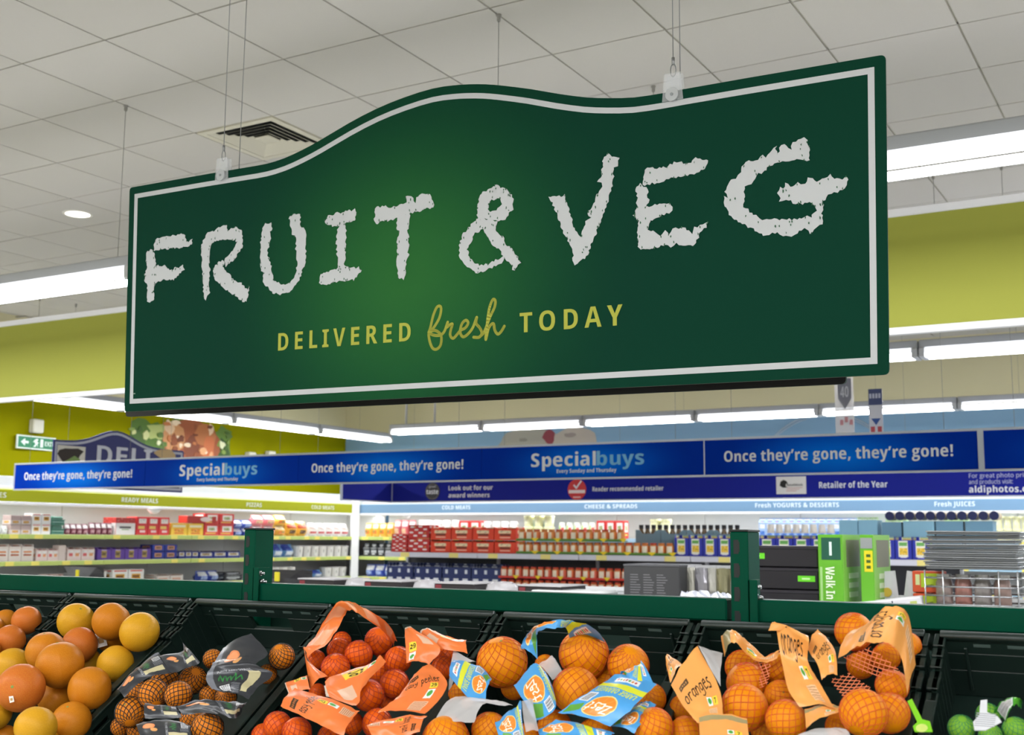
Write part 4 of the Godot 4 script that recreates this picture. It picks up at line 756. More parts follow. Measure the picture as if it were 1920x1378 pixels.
const ROWS := {
	"L1": [true, -10.42, 1.545, "top lime chiller shelf"], "L2": [true, -10.42, 1.275, "second lime chiller shelf"], "L3": [true, -10.42, 1.0, "third lime chiller shelf"],
	"B1": [false, -13.64, 1.545, "top blue chiller shelf"], "B2": [false, -13.64, 1.275, "second blue chiller shelf"], "B3": [false, -13.64, 1.0, "third blue chiller shelf"],
	"G1": [false, -11.45, 1.375, "upper aisle shelf"], "G1b": [false, -11.62, 1.375, "behind upper aisle shelf"], "G0": [false, -11.45, 0.97, "lower aisle shelf"],
}
const ORDINALS := ["first", "second", "third", "fourth", "fifth", "sixth", "seventh", "eighth", "ninth", "tenth", "eleventh", "twelfth", "thirteenth", "fourteenth", "fifteenth", "sixteenth", "seventeenth", "eighteenth", "nineteenth", "twentieth"]
var design_mats := {}


func design(called: String) -> StandardMaterial3D:
	if not design_mats.has(called):
		var d: Array = DESIGNS[called]
		var img := Image.create(64, 64, false, Image.FORMAT_RGB8)
		img.fill(Color(d[3]))
		for r in d[4]:
			img.fill_rect(Rect2i(int(r[0] * 64), int(r[1] * 64), int(r[2] * 64), int(r[3] * 64)), Color(r[4]))
			if r[2] > 0.3 and r[3] > 0.2:   # broken print inside the larger blocks
				for k in 14:
					var c := Color(r[4])
					img.fill_rect(Rect2i(int((r[0] + rng.randf() * r[2] * 0.85) * 64), int((r[1] + rng.randf() * r[3] * 0.85) * 64), rng.randi_range(2, 6), rng.randi_range(1, 4)), c.darkened(0.35) if k % 2 else c.lightened(0.4))
		design_mats[called] = printed(img, 0.45)
	return design_mats[called]


func pack_mesh(shape: String, w: float, h: float, d: float) -> ArrayMesh:
	var key := "%s %.3f %.3f %.3f" % [shape, w, h, d]
	if meshes.has(key):
		return meshes[key]
	var st := new_st()
	if shape == "box":
		add_box(st, Vector3(-w / 2, 0, -d), Vector3(w / 2, h, 0), 0.003)
	elif shape == "case":
		# a card case: printed front and sides, the top open behind a lower front lip
		add_box(st, Vector3(-w / 2, 0, -d), Vector3(w / 2, h * 0.86, 0), 0.003)
		add_box(st, Vector3(-w / 2, h * 0.8, -d), Vector3(-w / 2 + 0.006, h, -0.01), 0.001)
		add_box(st, Vector3(w / 2 - 0.006, h * 0.8, -d), Vector3(w / 2, h, -0.01), 0.001)
		add_box(st, Vector3(-w / 2, h * 0.8, -d), Vector3(w / 2, h, -d + 0.006), 0.001)
	elif shape == "tray":
		add_box(st, Vector3(-w / 2, 0, -d), Vector3(w / 2, h * 0.55, 0), 0.006)
		add_box(st, Vector3(-w / 2 - 0.004, h * 0.55, -d - 0.004), Vector3(w / 2 + 0.004, h * 0.66, 0.004), 0.002)
		add_box(st, Vector3(-w / 2 + 0.01, h * 0.6, -d + 0.01), Vector3(w / 2 - 0.01, h, -0.01), 0.012)
	elif shape == "carton":
		var b := h * 0.82
		add_box(st, Vector3(-w / 2, 0, -d), Vector3(w / 2, b, 0), 0.002)
		quad(st, Vector3(-w / 2, h, -d / 2), Vector3(w / 2, h, -d / 2), Vector3(w / 2, b, 0), Vector3(-w / 2, b, 0))
		quad(st, Vector3(w / 2, h, -d / 2), Vector3(-w / 2, h, -d / 2), Vector3(-w / 2, b, -d), Vector3(w / 2, b, -d))
		tri(st, Vector3(w / 2, h, -d / 2), Vector3(w / 2, b, -d), Vector3(w / 2, b, 0))
		tri(st, Vector3(-w / 2, h, -d / 2), Vector3(-w / 2, b, 0), Vector3(-w / 2, b, -d))
		add_box(st, Vector3(-w / 2, h - 0.004, -d / 2 - 0.002), Vector3(w / 2, h + 0.012, -d / 2 + 0.002))
	elif shape == "pouch":
		var n := 5
		for side in [1.0, -1.0]:
			for i in n:
				for j in n:
					var p := []
					for e in [[i, j + 1], [i + 1, j + 1], [i + 1, j], [i, j]]:
						var u: float = float(e[0]) / n
						var v: float = float(e[1]) / n
						var thick: float = pow(sin(PI * u) * sin(PI * minf(v * 1.15 + 0.02, 1.0)), 0.5) * d * 0.5
						p.append([Vector3((u - 0.5) * w, v * h, -d * 0.5 + side * thick), Vector2(u, 1.0 - v)])
					if side < 0.0:
						p.reverse()
					for k in [0, 1, 2, 0, 2, 3]:
						st.set_uv(p[k][1])
						st.add_vertex(p[k][0])
	else:
		var prof := [Vector2(0, 0), Vector2(0.40, 0), Vector2(0.46, 0.86), Vector2(0.5, 0.87), Vector2(0.5, 0.96), Vector2(0.46, 1.0), Vector2(0, 1.0)]
		for i in prof.size() - 1:
			for k in 12:
				var a := TAU * k / 12.0
				var b := TAU * (k + 1) / 12.0
				for e in [[i + 1, a], [i + 1, b], [i, b], [i + 1, a], [i, b], [i, a]]:
					var q: Vector2 = prof[e[0]]
					st.set_uv(Vector2(fposmod(e[1] / TAU, 1.0), 1.0 - q.y))
					st.add_vertex(Vector3(q.x * sin(e[1]) * w, q.y * h, q.x * cos(e[1]) * d - d / 2))
	meshes[key] = done(st)
	return meshes[key]


func stock_shelves() -> void:
	var count := {}
	for s in STOCK:
		var row: Array = ROWS[s[0]]
		var d: Array = DESIGNS[s[1]]
		var cols: int = s[5]
		var tiers: int = s[6]
		var pitch: float = (s[3] - s[2]) / cols
		var w := absf(pitch) * 0.965
		var h: float = s[4] / tiers
		var deep := clampf(w * 1.1, 0.07, 0.2)
		var key: String = s[1] + s[0]
		for i in cols:
			for k in tiers:
				var c: float = s[2] + pitch * (i + 0.5)
				var where := Vector3(row[1] - (0.01 if row[0] else 0.0), row[2] + 0.001 + k * h, c) if row[0] else Vector3(c, row[2] + 0.001 + k * h, row[1])
				var label: String = d[1] + (", upper" if tiers > 1 and k == 1 else "")
				label += ", %s from left, %s" % [ORDINALS[count.get(key, 0)], row[3]]
				var o := solo(s[1], pack_mesh(d[0], w, h * 0.985, deep), design(s[1]), label, d[2], where, d[1])
				o.rotation.y = (PI / 2 if row[0] else 0.0) + rng.randf_range(-0.03, 0.03)
			count[key] = count.get(key, 0) + 1


# ---------------------------------------------------------------- chillers
func chiller(called: String, label: String, from: float, to: float, front: float, along_z: bool, lime: bool, heads: Array) -> void:
	# built along local x, opening to local +z at z = 0; turned for the left wall
	var at := Vector3(front, 0, (from + to) / 2) if along_z else Vector3((from + to) / 2, 0, front)
	var t := thing(called, label, "chiller", at)
	t.rotation.y = PI / 2 if along_z else 0.0
	var half := absf(to - from) / 2
	var white := mat("e2e3e2", 0.45)
	var n := int(round(half * 2 / 1.25))
	for k in n:
		var a := -half + 2 * half * k / n
		var b := -half + 2 * half * (k + 1) / n
		part("back_panel", box(Vector3(a + 0.003, 0.15, -0.74), Vector3(b - 0.003, 1.95, -0.70), 0.002), white, t)
	if lime:
		part("end_panel", box(Vector3(half - 0.02, 0.15, -0.70), Vector3(half, 1.95, -0.01), 0.003), white, t)
	part("plinth", box(Vector3(-half, 0, -0.74), Vector3(half, 0.45, 0.05), 0.01), mat("9fa2a4", 0.5), t)
	part("canopy_top", box(Vector3(-half, 1.99, -0.74), Vector3(half, 2.02, -0.05), 0.004), white, t)
	part("canopy_board", box(Vector3(-half, 2.0, -0.12), Vector3(half, 2.125, -0.09), 0.004), mat("c9ccce", 0.5), t)
	var head := part("header", box(Vector3(-half, 1.868, -0.05), Vector3(half, 1.99, 0.0), 0.006), mat("a3a81c", 0.55, 0.0, 0.3) if lime else mat("7496b4", 0.55, 0.0, 0.3), t)
	for h in heads:
		words("lettering", h[0], mat("e6ebd8", 0.6) if lime else mat("d9e8f2", 0.6), head, Vector3(h[1], h[3], 0.002), h[2], 0.05)
	part("canopy_lip", box(Vector3(-half, 1.84, -0.06), Vector3(half, 1.868, 0.004), 0.003), mat("f0f0ee", 0.4), t)
	part("strip_light", box(Vector3(-half + 0.05, 1.845, -0.16), Vector3(half - 0.05, 1.865, -0.08)), glow("fffdf6", 2.0), t)
	for y in [1.545, 1.275, 1.0, 0.72]:
		var m := int(round(half * 2 / 1.25))
		for k in m:
			var a: float = -half + 2 * half * k / m
			var b: float = -half + 2 * half * (k + 1) / m
			part("shelf", box(Vector3(a + 0.002, y - 0.025, -0.68), Vector3(b - 0.002, y, -0.005), 0.003), white, t)
			if y > 0.9:
				var rail := part("ticket_rail", box(Vector3(a + 0.002, y - 0.045, -0.005), Vector3(b - 0.002, y, 0.006), 0.002), mat("bccd70", 0.5) if lime or k < 1 else mat("a8cbe0", 0.5), t)
				for q in 4:
					if rng.randf() < 0.75:
						var x := a + 0.15 + q * 0.3 + rng.randf_range(-0.05, 0.05)
						part("price_ticket", box(Vector3(x - 0.05, y - 0.044, 0.006), Vector3(x + 0.05, y - 0.002, 0.008)), mat("ecdf6e", 0.6), rail)
	row_light(called + "_light", at + (Vector3(-0.12, 1.84, 0) if along_z else Vector3(0, 1.84, -0.12)), half * 2, along_z, 0.12, 0.08)


func left_chiller() -> void:
	chiller("lime_chiller", "open chiller with lime green header along the left wall", -14.3, -4.0, -10.38, true, true, [["READY MEALS", 0.208, 0.53, 1.905], ["PIZZAS", 2.198, 0.28, 1.905], ["COLD MEATS", 3.454, 0.48, 1.905], ["E", -1.35, 0.036, 1.905], ["S", -1.304, 0.039, 1.905]])
	var p := solo("corner_post", box(Vector3(-0.055, 0, -0.055), Vector3(0.055, 2.035, 0.055), 0.008), mat("dfe0e0", 0.45), "white corner post where the lime and pale blue chillers meet", "post", Vector3(-10.38, 0, -13.56))
	p.rotation.y = PI / 4


func back_chiller() -> void:
	chiller("blue_chiller", "open chiller with pale blue header along the back wall", -10.34, 3.0, -13.6, false, false, [["COLD MEATS", -5.285, 0.448, 1.915], ["CHEESE & SPREADS", -3.147, 0.723, 1.915], ["Fresh YOGURTS & DESSERTS", -0.928, 0.974, 1.915], ["Fresh JUICES", 1.078, 0.414, 1.915]])
	stock_shelves()
	# red case with a white oval lying on the yellow boxes
	var c := thing("red_flat_case", "dark red case with a white oval lying on the yellow boxes", "case", Vector3(-10.43, 1.545 + 0.145, -10.65))
	c.rotation.y = PI / 2
	part("body", box(Vector3(-0.24, 0, -0.15), Vector3(0.24, 0.085, 0), 0.004), mat("b8322c", 0.5), c)
	var o := part("oval", disc(1.0, 0.0, 0.002), mat("ecdcd8", 0.6), c, Vector3(0.06, 0.045, 0.0))
	o.scale = Vector3(0.09, 0.028, 1)
	for k in 3:
		var g := thing("ceiling_camera", ["small white dome under the lime canopy", "small white dome under the pale blue canopy near the corner", "small white ring shaped dome under the pale blue canopy at right"][k], "dome", [Vector3(-10.36, 1.84, -9.82), Vector3(-9.55, 1.84, -13.6), Vector3(-3.05, 1.84, -13.6)][k])
		part("dome", lathe([Vector2(0.0, -0.06), Vector2(0.04, -0.05), Vector2(0.065, -0.025), Vector2(0.075, 0.0)], 14, true), mat("e8e8e6", 0.3), g)
		part("collar", lathe([Vector2(0.078, -0.012), Vector2(0.085, -0.008), Vector2(0.085, 0.0)], 14), mat("c8c8c8", 0.5), g)
	var dr := thing("pale_drum", "pale blue round drum in the back wall chiller behind the snack cases", "drum", Vector3(-7.62, 1.545, -13.95))
	part("body", lathe([Vector2(0, 0), Vector2(0.14, 0), Vector2(0.14, 0.2), Vector2(0.13, 0.24), Vector2(0.07, 0.275), Vector2(0, 0.28)], 20, true), mat("a9cfdc", 0.5), dr)
	part("band", lathe([Vector2(0.141, 0.05), Vector2(0.142, 0.055), Vector2(0.142, 0.07), Vector2(0.141, 0.075)], 20), mat("86b0c0", 0.5), dr)


# ---------------------------------------------------------------- aisle shelving
func jar(label: String, group: String, at: Vector3, label_mat: Material, lid: Material) -> void:
	var j := thing("sauce_jar", label, "jar", at, group)
	if not meshes.has("jar_body"):
		meshes["jar_body"] = lathe([Vector2(0, 0), Vector2(0.036, 0.0), Vector2(0.041, 0.006), Vector2(0.041, 0.08), Vector2(0.036, 0.093), Vector2(0.031, 0.098), Vector2(0.031, 0.1)], 14, true)
		meshes["jar_label"] = lathe([Vector2(0.0415, 0.006), Vector2(0.0417, 0.008), Vector2(0.0417, 0.082), Vector2(0.0415, 0.084)], 14)
		meshes["jar_lid"] = lathe([Vector2(0.034, 0.096), Vector2(0.0345, 0.098), Vector2(0.0345, 0.111), Vector2(0.032, 0.114), Vector2(0, 0.114)], 14)
	part("glass", meshes["jar_body"], mat("d88a48", 0.3), j)
	part("paper_label", meshes["jar_label"], label_mat, j)
	part("lid", meshes["jar_lid"], lid, j)
	j.rotation.y = rng.randf_range(-0.35, 0.35)


func jar_label(a: String, b: String, dark: String) -> StandardMaterial3D:
	var img := Image.create(128, 64, false, Image.FORMAT_RGB8)
	img.fill(Color(a))
	img.fill_rect(Rect2i(52, 0, 30, 64), Color(b))
	img.fill_rect(Rect2i(54, 6, 24, 14), Color("d8543a"))
	ink_disc(img, Vector2(67, 46), 11, Color("f6efe0"))
	ink_disc(img, Vector2(67, 47), 7, Color(dark))
	var m := printed(img, 0.5)
	m.uv1_offset = Vector3(0.53, 0, 0)
	m.texture_repeat = true
	return m


func gondola() -> void:
	var t := thing("aisle_shelving", "long grey shelving unit of jars and cases below the navy banner", "shelving", Vector3(-4.6, 0, -11.4))
	var grey := mat("c9cbd6", 0.4)
	for k in 6:
		var x := -3.68 + k * 1.25
		part("upright", box(Vector3(x - 0.03, 0, -0.5), Vector3(x, 1.38, -0.46), 0.004), mat("b9bbc2", 0.4), t)
		if k < 5:
			part("back_panel", box(Vector3(x + 0.002, 0.1, -0.5), Vector3(x + 1.245, 1.36, -0.49)), mat("3c3d42", 0.6), t)
			for y in [1.375, 0.97, 0.55]:
				var s := part("shelf", box(Vector3(x + 0.002, y - 0.03, -0.46), Vector3(x + 1.246, y, 0.0), 0.004), grey, t)
				part("ticket_rail", box(Vector3(x + 0.002, y - 0.055, 0.0), Vector3(x + 1.246, y - 0.001, 0.008), 0.003), mat("d3d4e2", 0.35), s)
				for q in [0.3, 0.95]:
					var px: float = x + q + rng.randf_range(-0.1, 0.1)
					part("price_ticket", box(Vector3(px - 0.06, y - 0.054, 0.008), Vector3(px + 0.06, y - 0.002, 0.01)), mat("efe08a", 0.6), s)
	part("plinth", box(Vector3(-3.7, 0, -0.5), Vector3(2.6, 0.12, 0.0), 0.005), mat("8a8c92", 0.5), t)
	# sauce jars in shallow green trays, two tiers up and two tiers down
	var lids := [mat("c8742a", 0.4), mat("c86a24", 0.4), mat("b8341f", 0.4)]
	var papers := [jar_label("ec8a40", "f4e6c8", "c8963c"), jar_label("e8924a", "f4e8d0", "b89a50"), jar_label("e47c40", "f2e2c8", "4a2a14")]
	for tier in 2:
		var y := 1.375 + tier * 0.135
		var count := 20 if tier == 0 else 14
		for k in count:
			jar("orange labelled sauce jar, %s from left in the %s tier of green trays" % [ORDINALS[k], ["lower", "upper"][tier]], "orange labelled sauce jars", Vector3(-6.5 + k * 0.0905, y + 0.0135, -11.465), papers[k % 3], lids[k % 3])
		for k in int(ceil(count / 3.0)):
			var w := 0.268 if k * 3 + 3 <= count else 0.178
			var tr := thing("jar_tray", "green jar tray with yellow notch, %s from left in the %s tier" % [ORDINALS[k], ["lower", "upper"][tier]], "tray", Vector3(-6.545 + k * 0.2715, y + 0.002, -11.405), "green jar trays")
			part("base", box(Vector3(0, 0, -0.13), Vector3(w, 0.01, 0.0), 0.001), mat("5c8a34", 0.6), tr)
			part("lip", box(Vector3(0, 0, -0.004), Vector3(w, 0.026, 0.0), 0.001), mat("5c8a34", 0.6), tr)
			part("yellow_notch", plate(PackedVector2Array([Vector2(w * 0.5 + 0.05, 0.033), Vector2(w * 0.5 + 0.145, 0.033), Vector2(w * 0.5 + 0.1, -0.008)]), 0.0005, 0.002), mat("f0d21e", 0.6), tr)
	var red := [jar_label("e4684c", "f4dcc8", "6a2a18"), jar_label("e87848", "f4e4cc", "8a3a20")]
	for tier in 2:
		var y := 0.97 + tier * 0.14
		for k in 18:
			jar("red labelled sauce jar, %s from left in the %s tier of red trays" % [ORDINALS[k], ["bottom", "top"][tier]], "red labelled sauce jars", Vector3(-6.72 + k * 0.0905, y + 0.0135, -11.465), red[k % 2], mat("c8402a", 0.4))
		for k in 6:
			var tr := thing("jar_tray", "red jar tray with yellow notch, %s from left in the %s tier" % [ORDINALS[k], ["bottom", "top"][tier]], "tray", Vector3(-6.765 + k * 0.2715, y + 0.002, -11.405), "red jar trays")
			part("base", box(Vector3(0, 0, -0.13), Vector3(0.268, 0.01, 0.0), 0.001), mat("d23a30", 0.6), tr)
			part("lip", box(Vector3(0, 0, -0.004), Vector3(0.268, 0.026, 0.0), 0.001), mat("d23a30", 0.6), tr)
			part("yellow_notch", plate(PackedVector2Array([Vector2(0.18, 0.034), Vector2(0.26, 0.034), Vector2(0.22, -0.006)]), 0.0005, 0.002), mat("f0d21e", 0.6), tr)
	# dark capped bottles in slate trays behind
	var bot := lathe([Vector2(0, 0), Vector2(0.03, 0), Vector2(0.032, 0.004), Vector2(0.032, 0.09), Vector2(0.022, 0.115), Vector2(0.02, 0.14)], 12, true)
	var cap := lathe([Vector2(0.023, 0.135), Vector2(0.024, 0.137), Vector2(0.024, 0.175), Vector2(0, 0.176)], 12)
	for k in 16:
		var b := thing("dark_bottle", "dark capped bottle, %s from left in the slate trays" % ORDINALS[k], "bottle", Vector3(-5.19 + k * 0.07, 1.515, -11.68), "dark capped bottles")
		part("body", bot, mat("6a5236", 0.2), b)
		part("cap", cap, mat("16161c", 0.35), b)
	for k in 4:
		var tr := thing("slate_tray", "slate blue card tray of dark bottles, %s from left" % ORDINALS[k], "tray", Vector3(-5.225 + k * 0.285, 1.377, -11.61), "slate bottle trays")
		part("front", plate(PackedVector2Array([Vector2(0, 0), Vector2(0.28, 0), Vector2(0.28, 0.26), Vector2(0.24, 0.26), Vector2(0.2, 0.22), Vector2(0.08, 0.22), Vector2(0.04, 0.26), Vector2(0, 0.26)]), -0.004, 0.0), mat("7794a6", 0.6), tr)
		part("base", box(Vector3(0, 0, -0.16), Vector3(0.28, 0.138, -0.004), 0.001), mat("6c8898", 0.6), tr)
	# navy capped bottles lying behind the pale cartons
	var lying := lathe([Vector2(0, 0), Vector2(0.036, 0), Vector2(0.038, 0.02), Vector2(0.038, 0.2)], 12, true)
	var bigcap := lathe([Vector2(0, -0.03), Vector2(0.041, -0.03), Vector2(0.042, -0.025), Vector2(0.042, 0.0)], 14)
	for k in 11:
		var b := thing("capped_roll", "cream tube with a round navy cap, %s from left" % ORDINALS[k], "tube", Vector3(-2.62 + k * 0.092, 1.375 + 0.4, -11.62), "navy capped tubes")
		b.rotation.x = -PI / 2
		part("body", lying, mat("d6c6a8", 0.5), b)
		part("cap", bigcap, mat("1c2350", 0.35), b)
	for k in 8:
		var b := thing("paper_cup", "white paper cup over the right sachet cases, %s from left" % ORDINALS[k], "cup", Vector3(-3.75 + k * 0.084, 1.375 + 0.235, -11.55), "white cups over the sachet cases")
		part("wall", lathe([Vector2(0.036, 0), Vector2(0.038, 0.004), Vector2(0.03, 0.085), Vector2(0, 0.086)], 12, true), mat("e2ddd6", 0.5), b)
		part("rim", lathe([Vector2(0.036, 0.0), Vector2(0.041, 0.003), Vector2(0.038, 0.007)], 12), mat("f0ece6", 0.5), b)


# ---------------------------------------------------------------- hanging banners
func special_banner() -> void:
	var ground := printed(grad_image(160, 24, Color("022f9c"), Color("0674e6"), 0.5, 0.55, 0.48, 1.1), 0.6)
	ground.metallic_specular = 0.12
	var white := mat("dfe2ea", 0.5)
	var sky := mat("73b7e6", 0.5)
	var frame := mat("b9bfce", 0.35, 0.3)
	var place := ["at the far left, over the deli sign", "left, under the green sign's left half", "middle left, over the corner of the chillers", "centre, over the cheese header", "right, before the grey divider", "at the right picture edge", "beyond the right picture edge"]
	for k in 7:
		var x := -10.29 + 1.815 * k
		var t := thing("blue_banner_panel", ("blue banner panel with a white slogan, %s" if k % 2 == 0 else "blue banner panel with a two tone name, %s") % place[k], "banner", Vector3(x, 1.975, -7.9), "bright blue banner run")
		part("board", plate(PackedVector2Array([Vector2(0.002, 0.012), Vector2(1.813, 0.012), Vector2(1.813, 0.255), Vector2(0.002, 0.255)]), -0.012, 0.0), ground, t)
		part("rail", box(Vector3(0, 0.252, -0.018), Vector3(1.815, 0.268, 0.006), 0.002), frame, t)
		part("rail", box(Vector3(0, 0.0, -0.018), Vector3(1.815, 0.014, 0.006), 0.002), frame, t)
		if k == 0:
			part("end_bar", box(Vector3(-0.012, 0, -0.018), Vector3(0.004, 0.268, 0.006), 0.002), frame, t)
		if k == 5:
			part("divider", box(Vector3(-0.018, 0, -0.018), Vector3(0.018, 0.268, 0.008), 0.002), frame, t)
		elif k == 4:
			part("seam", box(Vector3(-0.004, 0.012, -0.012), Vector3(0.004, 0.255, 0.0015)), frame, t)
		if k % 2 == 0:
			words("slogan", "Once they’re gone, they’re gone!", white, t, Vector3(0.145, 0.1, 0.002), 1.505, 0.073)
		else:
			words("offer_name", "Special", white, t, Vector3(0.438, 0.1, 0.002), 0.54, 0.098)
			words("offer_name_end", "buys", sky, t, Vector3(0.985, 0.1, 0.002), 0.376, 0.098)
			words("small_line", "Every Sunday and Thursday", white, t, Vector3(0.656, 0.05, 0.002), 0.487, 0.027)
		for hx in [0.2, 1.6]:
			hanger(t, Vector3(hx, 0.268, -0.006), CEIL - 1.975, 0.0016)


func navy_banner() -> void:
	var navy := mat("20288c", 0.6, 0.0, 0.15)
	var frame := mat("b9bfce", 0.35, 0.3)
	var white := mat("dfe2ea", 0.5)
	var t := thing("navy_banner", "long navy banner with award notes under the bright blue banner", "banner", Vector3(-8.49, 1.962, -11.8))
	for k in 4:
		part("board", box(Vector3(k * 2.4 + 0.002, 0.0, -0.014), Vector3(k * 2.4 + 2.398, 0.235, 0.0), 0.001), navy, t)
	part("rail", box(Vector3(0, 0.232, -0.018), Vector3(9.6, 0.246, 0.006), 0.002), frame, t)
	part("rail", box(Vector3(0, -0.012, -0.018), Vector3(9.6, 0.002, 0.006), 0.002), frame, t)
	part("side_board", box(Vector3(-0.014, 0.0, 0.0), Vector3(0.0, 0.235, 0.96), 0.001), navy, t)
	part("side_rail", box(Vector3(-0.018, -0.012, 0.0), Vector3(0.004, 0.002, 0.965), 0.002), frame, t)
	part("side_end", box(Vector3(-0.02, -0.012, 0.955), Vector3(0.006, 0.246, 0.975), 0.002), frame, t)
	part("corner_strip", box(Vector3(-0.004, 0, -0.002), Vector3(0.008, 0.235, 0.01), 0.001), frame, t)
	words("award_line", "Look out for our", white, t, Vector3(0.807, 0.125, 0.002), 0.6, 0.052)
	words("award_line", "award winners", white, t, Vector3(0.807, 0.04, 0.002), 0.56, 0.052)
	words("award_line", "Reader recommended retailer", white, t, Vector3(2.673, 0.09, 0.002), 0.83, 0.047)
	words("award_line", "Retailer of the Year", white, t, Vector3(5.156, 0.09, 0.002), 0.66, 0.06)
	words("photo_line", "For great photo prints", mat("b9bde0", 0.5), t, Vector3(6.559, 0.165, 0.002), 0.55, 0.04, 0.0, plain_font)
	words("photo_line", "and products visit:", mat("b9bde0", 0.5), t, Vector3(6.557, 0.108, 0.002), 0.38, 0.04, 0.0, plain_font)
	words("photo_line", "aldiphotos.co.uk", white, t, Vector3(6.553, 0.03, 0.002), 0.68, 0.06)
	var b1 := part("black_badge", disc(0.102, 0.0, 0.004, 28), mat("2a2a2e", 0.5), t, Vector3(0.583, 0.115, 0.0))
	words("badge_word", "taste", white, b1, Vector3(-0.083, -0.03, 0.006), 0.166, 0.055)
	words("badge_word", "great", mat("a8a8ac", 0.5), b1, Vector3(-0.05, 0.045, 0.006), 0.1, 0.026)
	part("badge_ring", tube_ring(0.088, 0.003), mat("8a8a8e", 0.5), b1, Vector3(0, 0, 0.004))
	var b2 := part("red_badge", disc(0.113, 0.0, 0.004, 28), mat("c93038", 0.5), t, Vector3(2.484, 0.112, 0.0))
	part("badge_band", box(Vector3(-0.1, -0.04, 0.004), Vector3(0.1, -0.005, 0.0055)), mat("e4d6d6", 0.5), b2)
	part("tick", plate(PackedVector2Array([Vector2(-0.045, 0.045), Vector2(-0.03, 0.058), Vector2(-0.008, 0.03), Vector2(0.05, 0.1), Vector2(0.062, 0.09), Vector2(-0.006, 0.004)]), 0.004, 0.007), white, b2)
	part("badge_foot", box(Vector3(-0.045, -0.09, 0.004), Vector3(0.045, -0.077, 0.0055)), mat("e0b8b8", 0.5), b2)
	var card := part("white_card", box(Vector3(4.724, 0.035, 0.0), Vector3(5.028, 0.21, 0.004), 0.001), mat("dcdad8", 0.5), t)
	part("card_head", plate(PackedVector2Array([Vector2(4.76, 0.12), Vector2(4.77, 0.16), Vector2(4.8, 0.178), Vector2(4.83, 0.165), Vector2(4.845, 0.135), Vector2(4.825, 0.14), Vector2(4.82, 0.115), Vector2(4.84, 0.1), Vector2(4.815, 0.1), Vector2(4.79, 0.1)]), 0.004, 0.006), mat("141414", 0.6), card)
	words("card_line", "RetailWeek", mat("3a3a3a", 0.6), card, Vector3(4.835, 0.115, 0.006), 0.16, 0.022)
	for k in 3:
		part("card_rule", box(Vector3(4.835 - k * 0.006, 0.095 - k * 0.016, 0.004), Vector3(4.99 - k * 0.03, 0.1 - k * 0.016, 0.0052)), mat("c08a80", 0.6), card)
	for hx in [0.3, 3.0, 6.0, 9.0]:
		hanger(t, Vector3(hx, 0.246, -0.006), CEIL - 1.962, 0.0016)


func tube_ring(r: float, w: float) -> ArrayMesh:
	var p := []
	for k in 28:
		p.append(Vector3(cos(TAU * k / 28) * r, sin(TAU * k / 28) * r, 0.0))
	return tube(p, w * 0.5, 4, true)


# ---------------------------------------------------------------- things on the walls
func blob_mural(parent: Node, pieces: Array, z: float) -> void:
	# flat cut vinyl shapes laid on a wall, [name, colour, points]
	var k := 0
	for p in pieces:
		var pts := PackedVector2Array()
		for q in p[2]:
			pts.append(Vector2(q[0], q[1]))
		part(p[0], plate(pts, z, z + 0.001 + k * 0.0003), mat(p[1], 0.6), parent)
		k += 1


func ragged(cx: float, cy: float, rx: float, ry: float, n: int, amount: float) -> Array:
	var r := []
	for k in n:
		var a := TAU * k / n
		var f := 1.0 + rng.randf_range(-amount, amount)
		r.append([cx + cos(a) * rx * f, cy + sin(a) * ry * f])
	return r


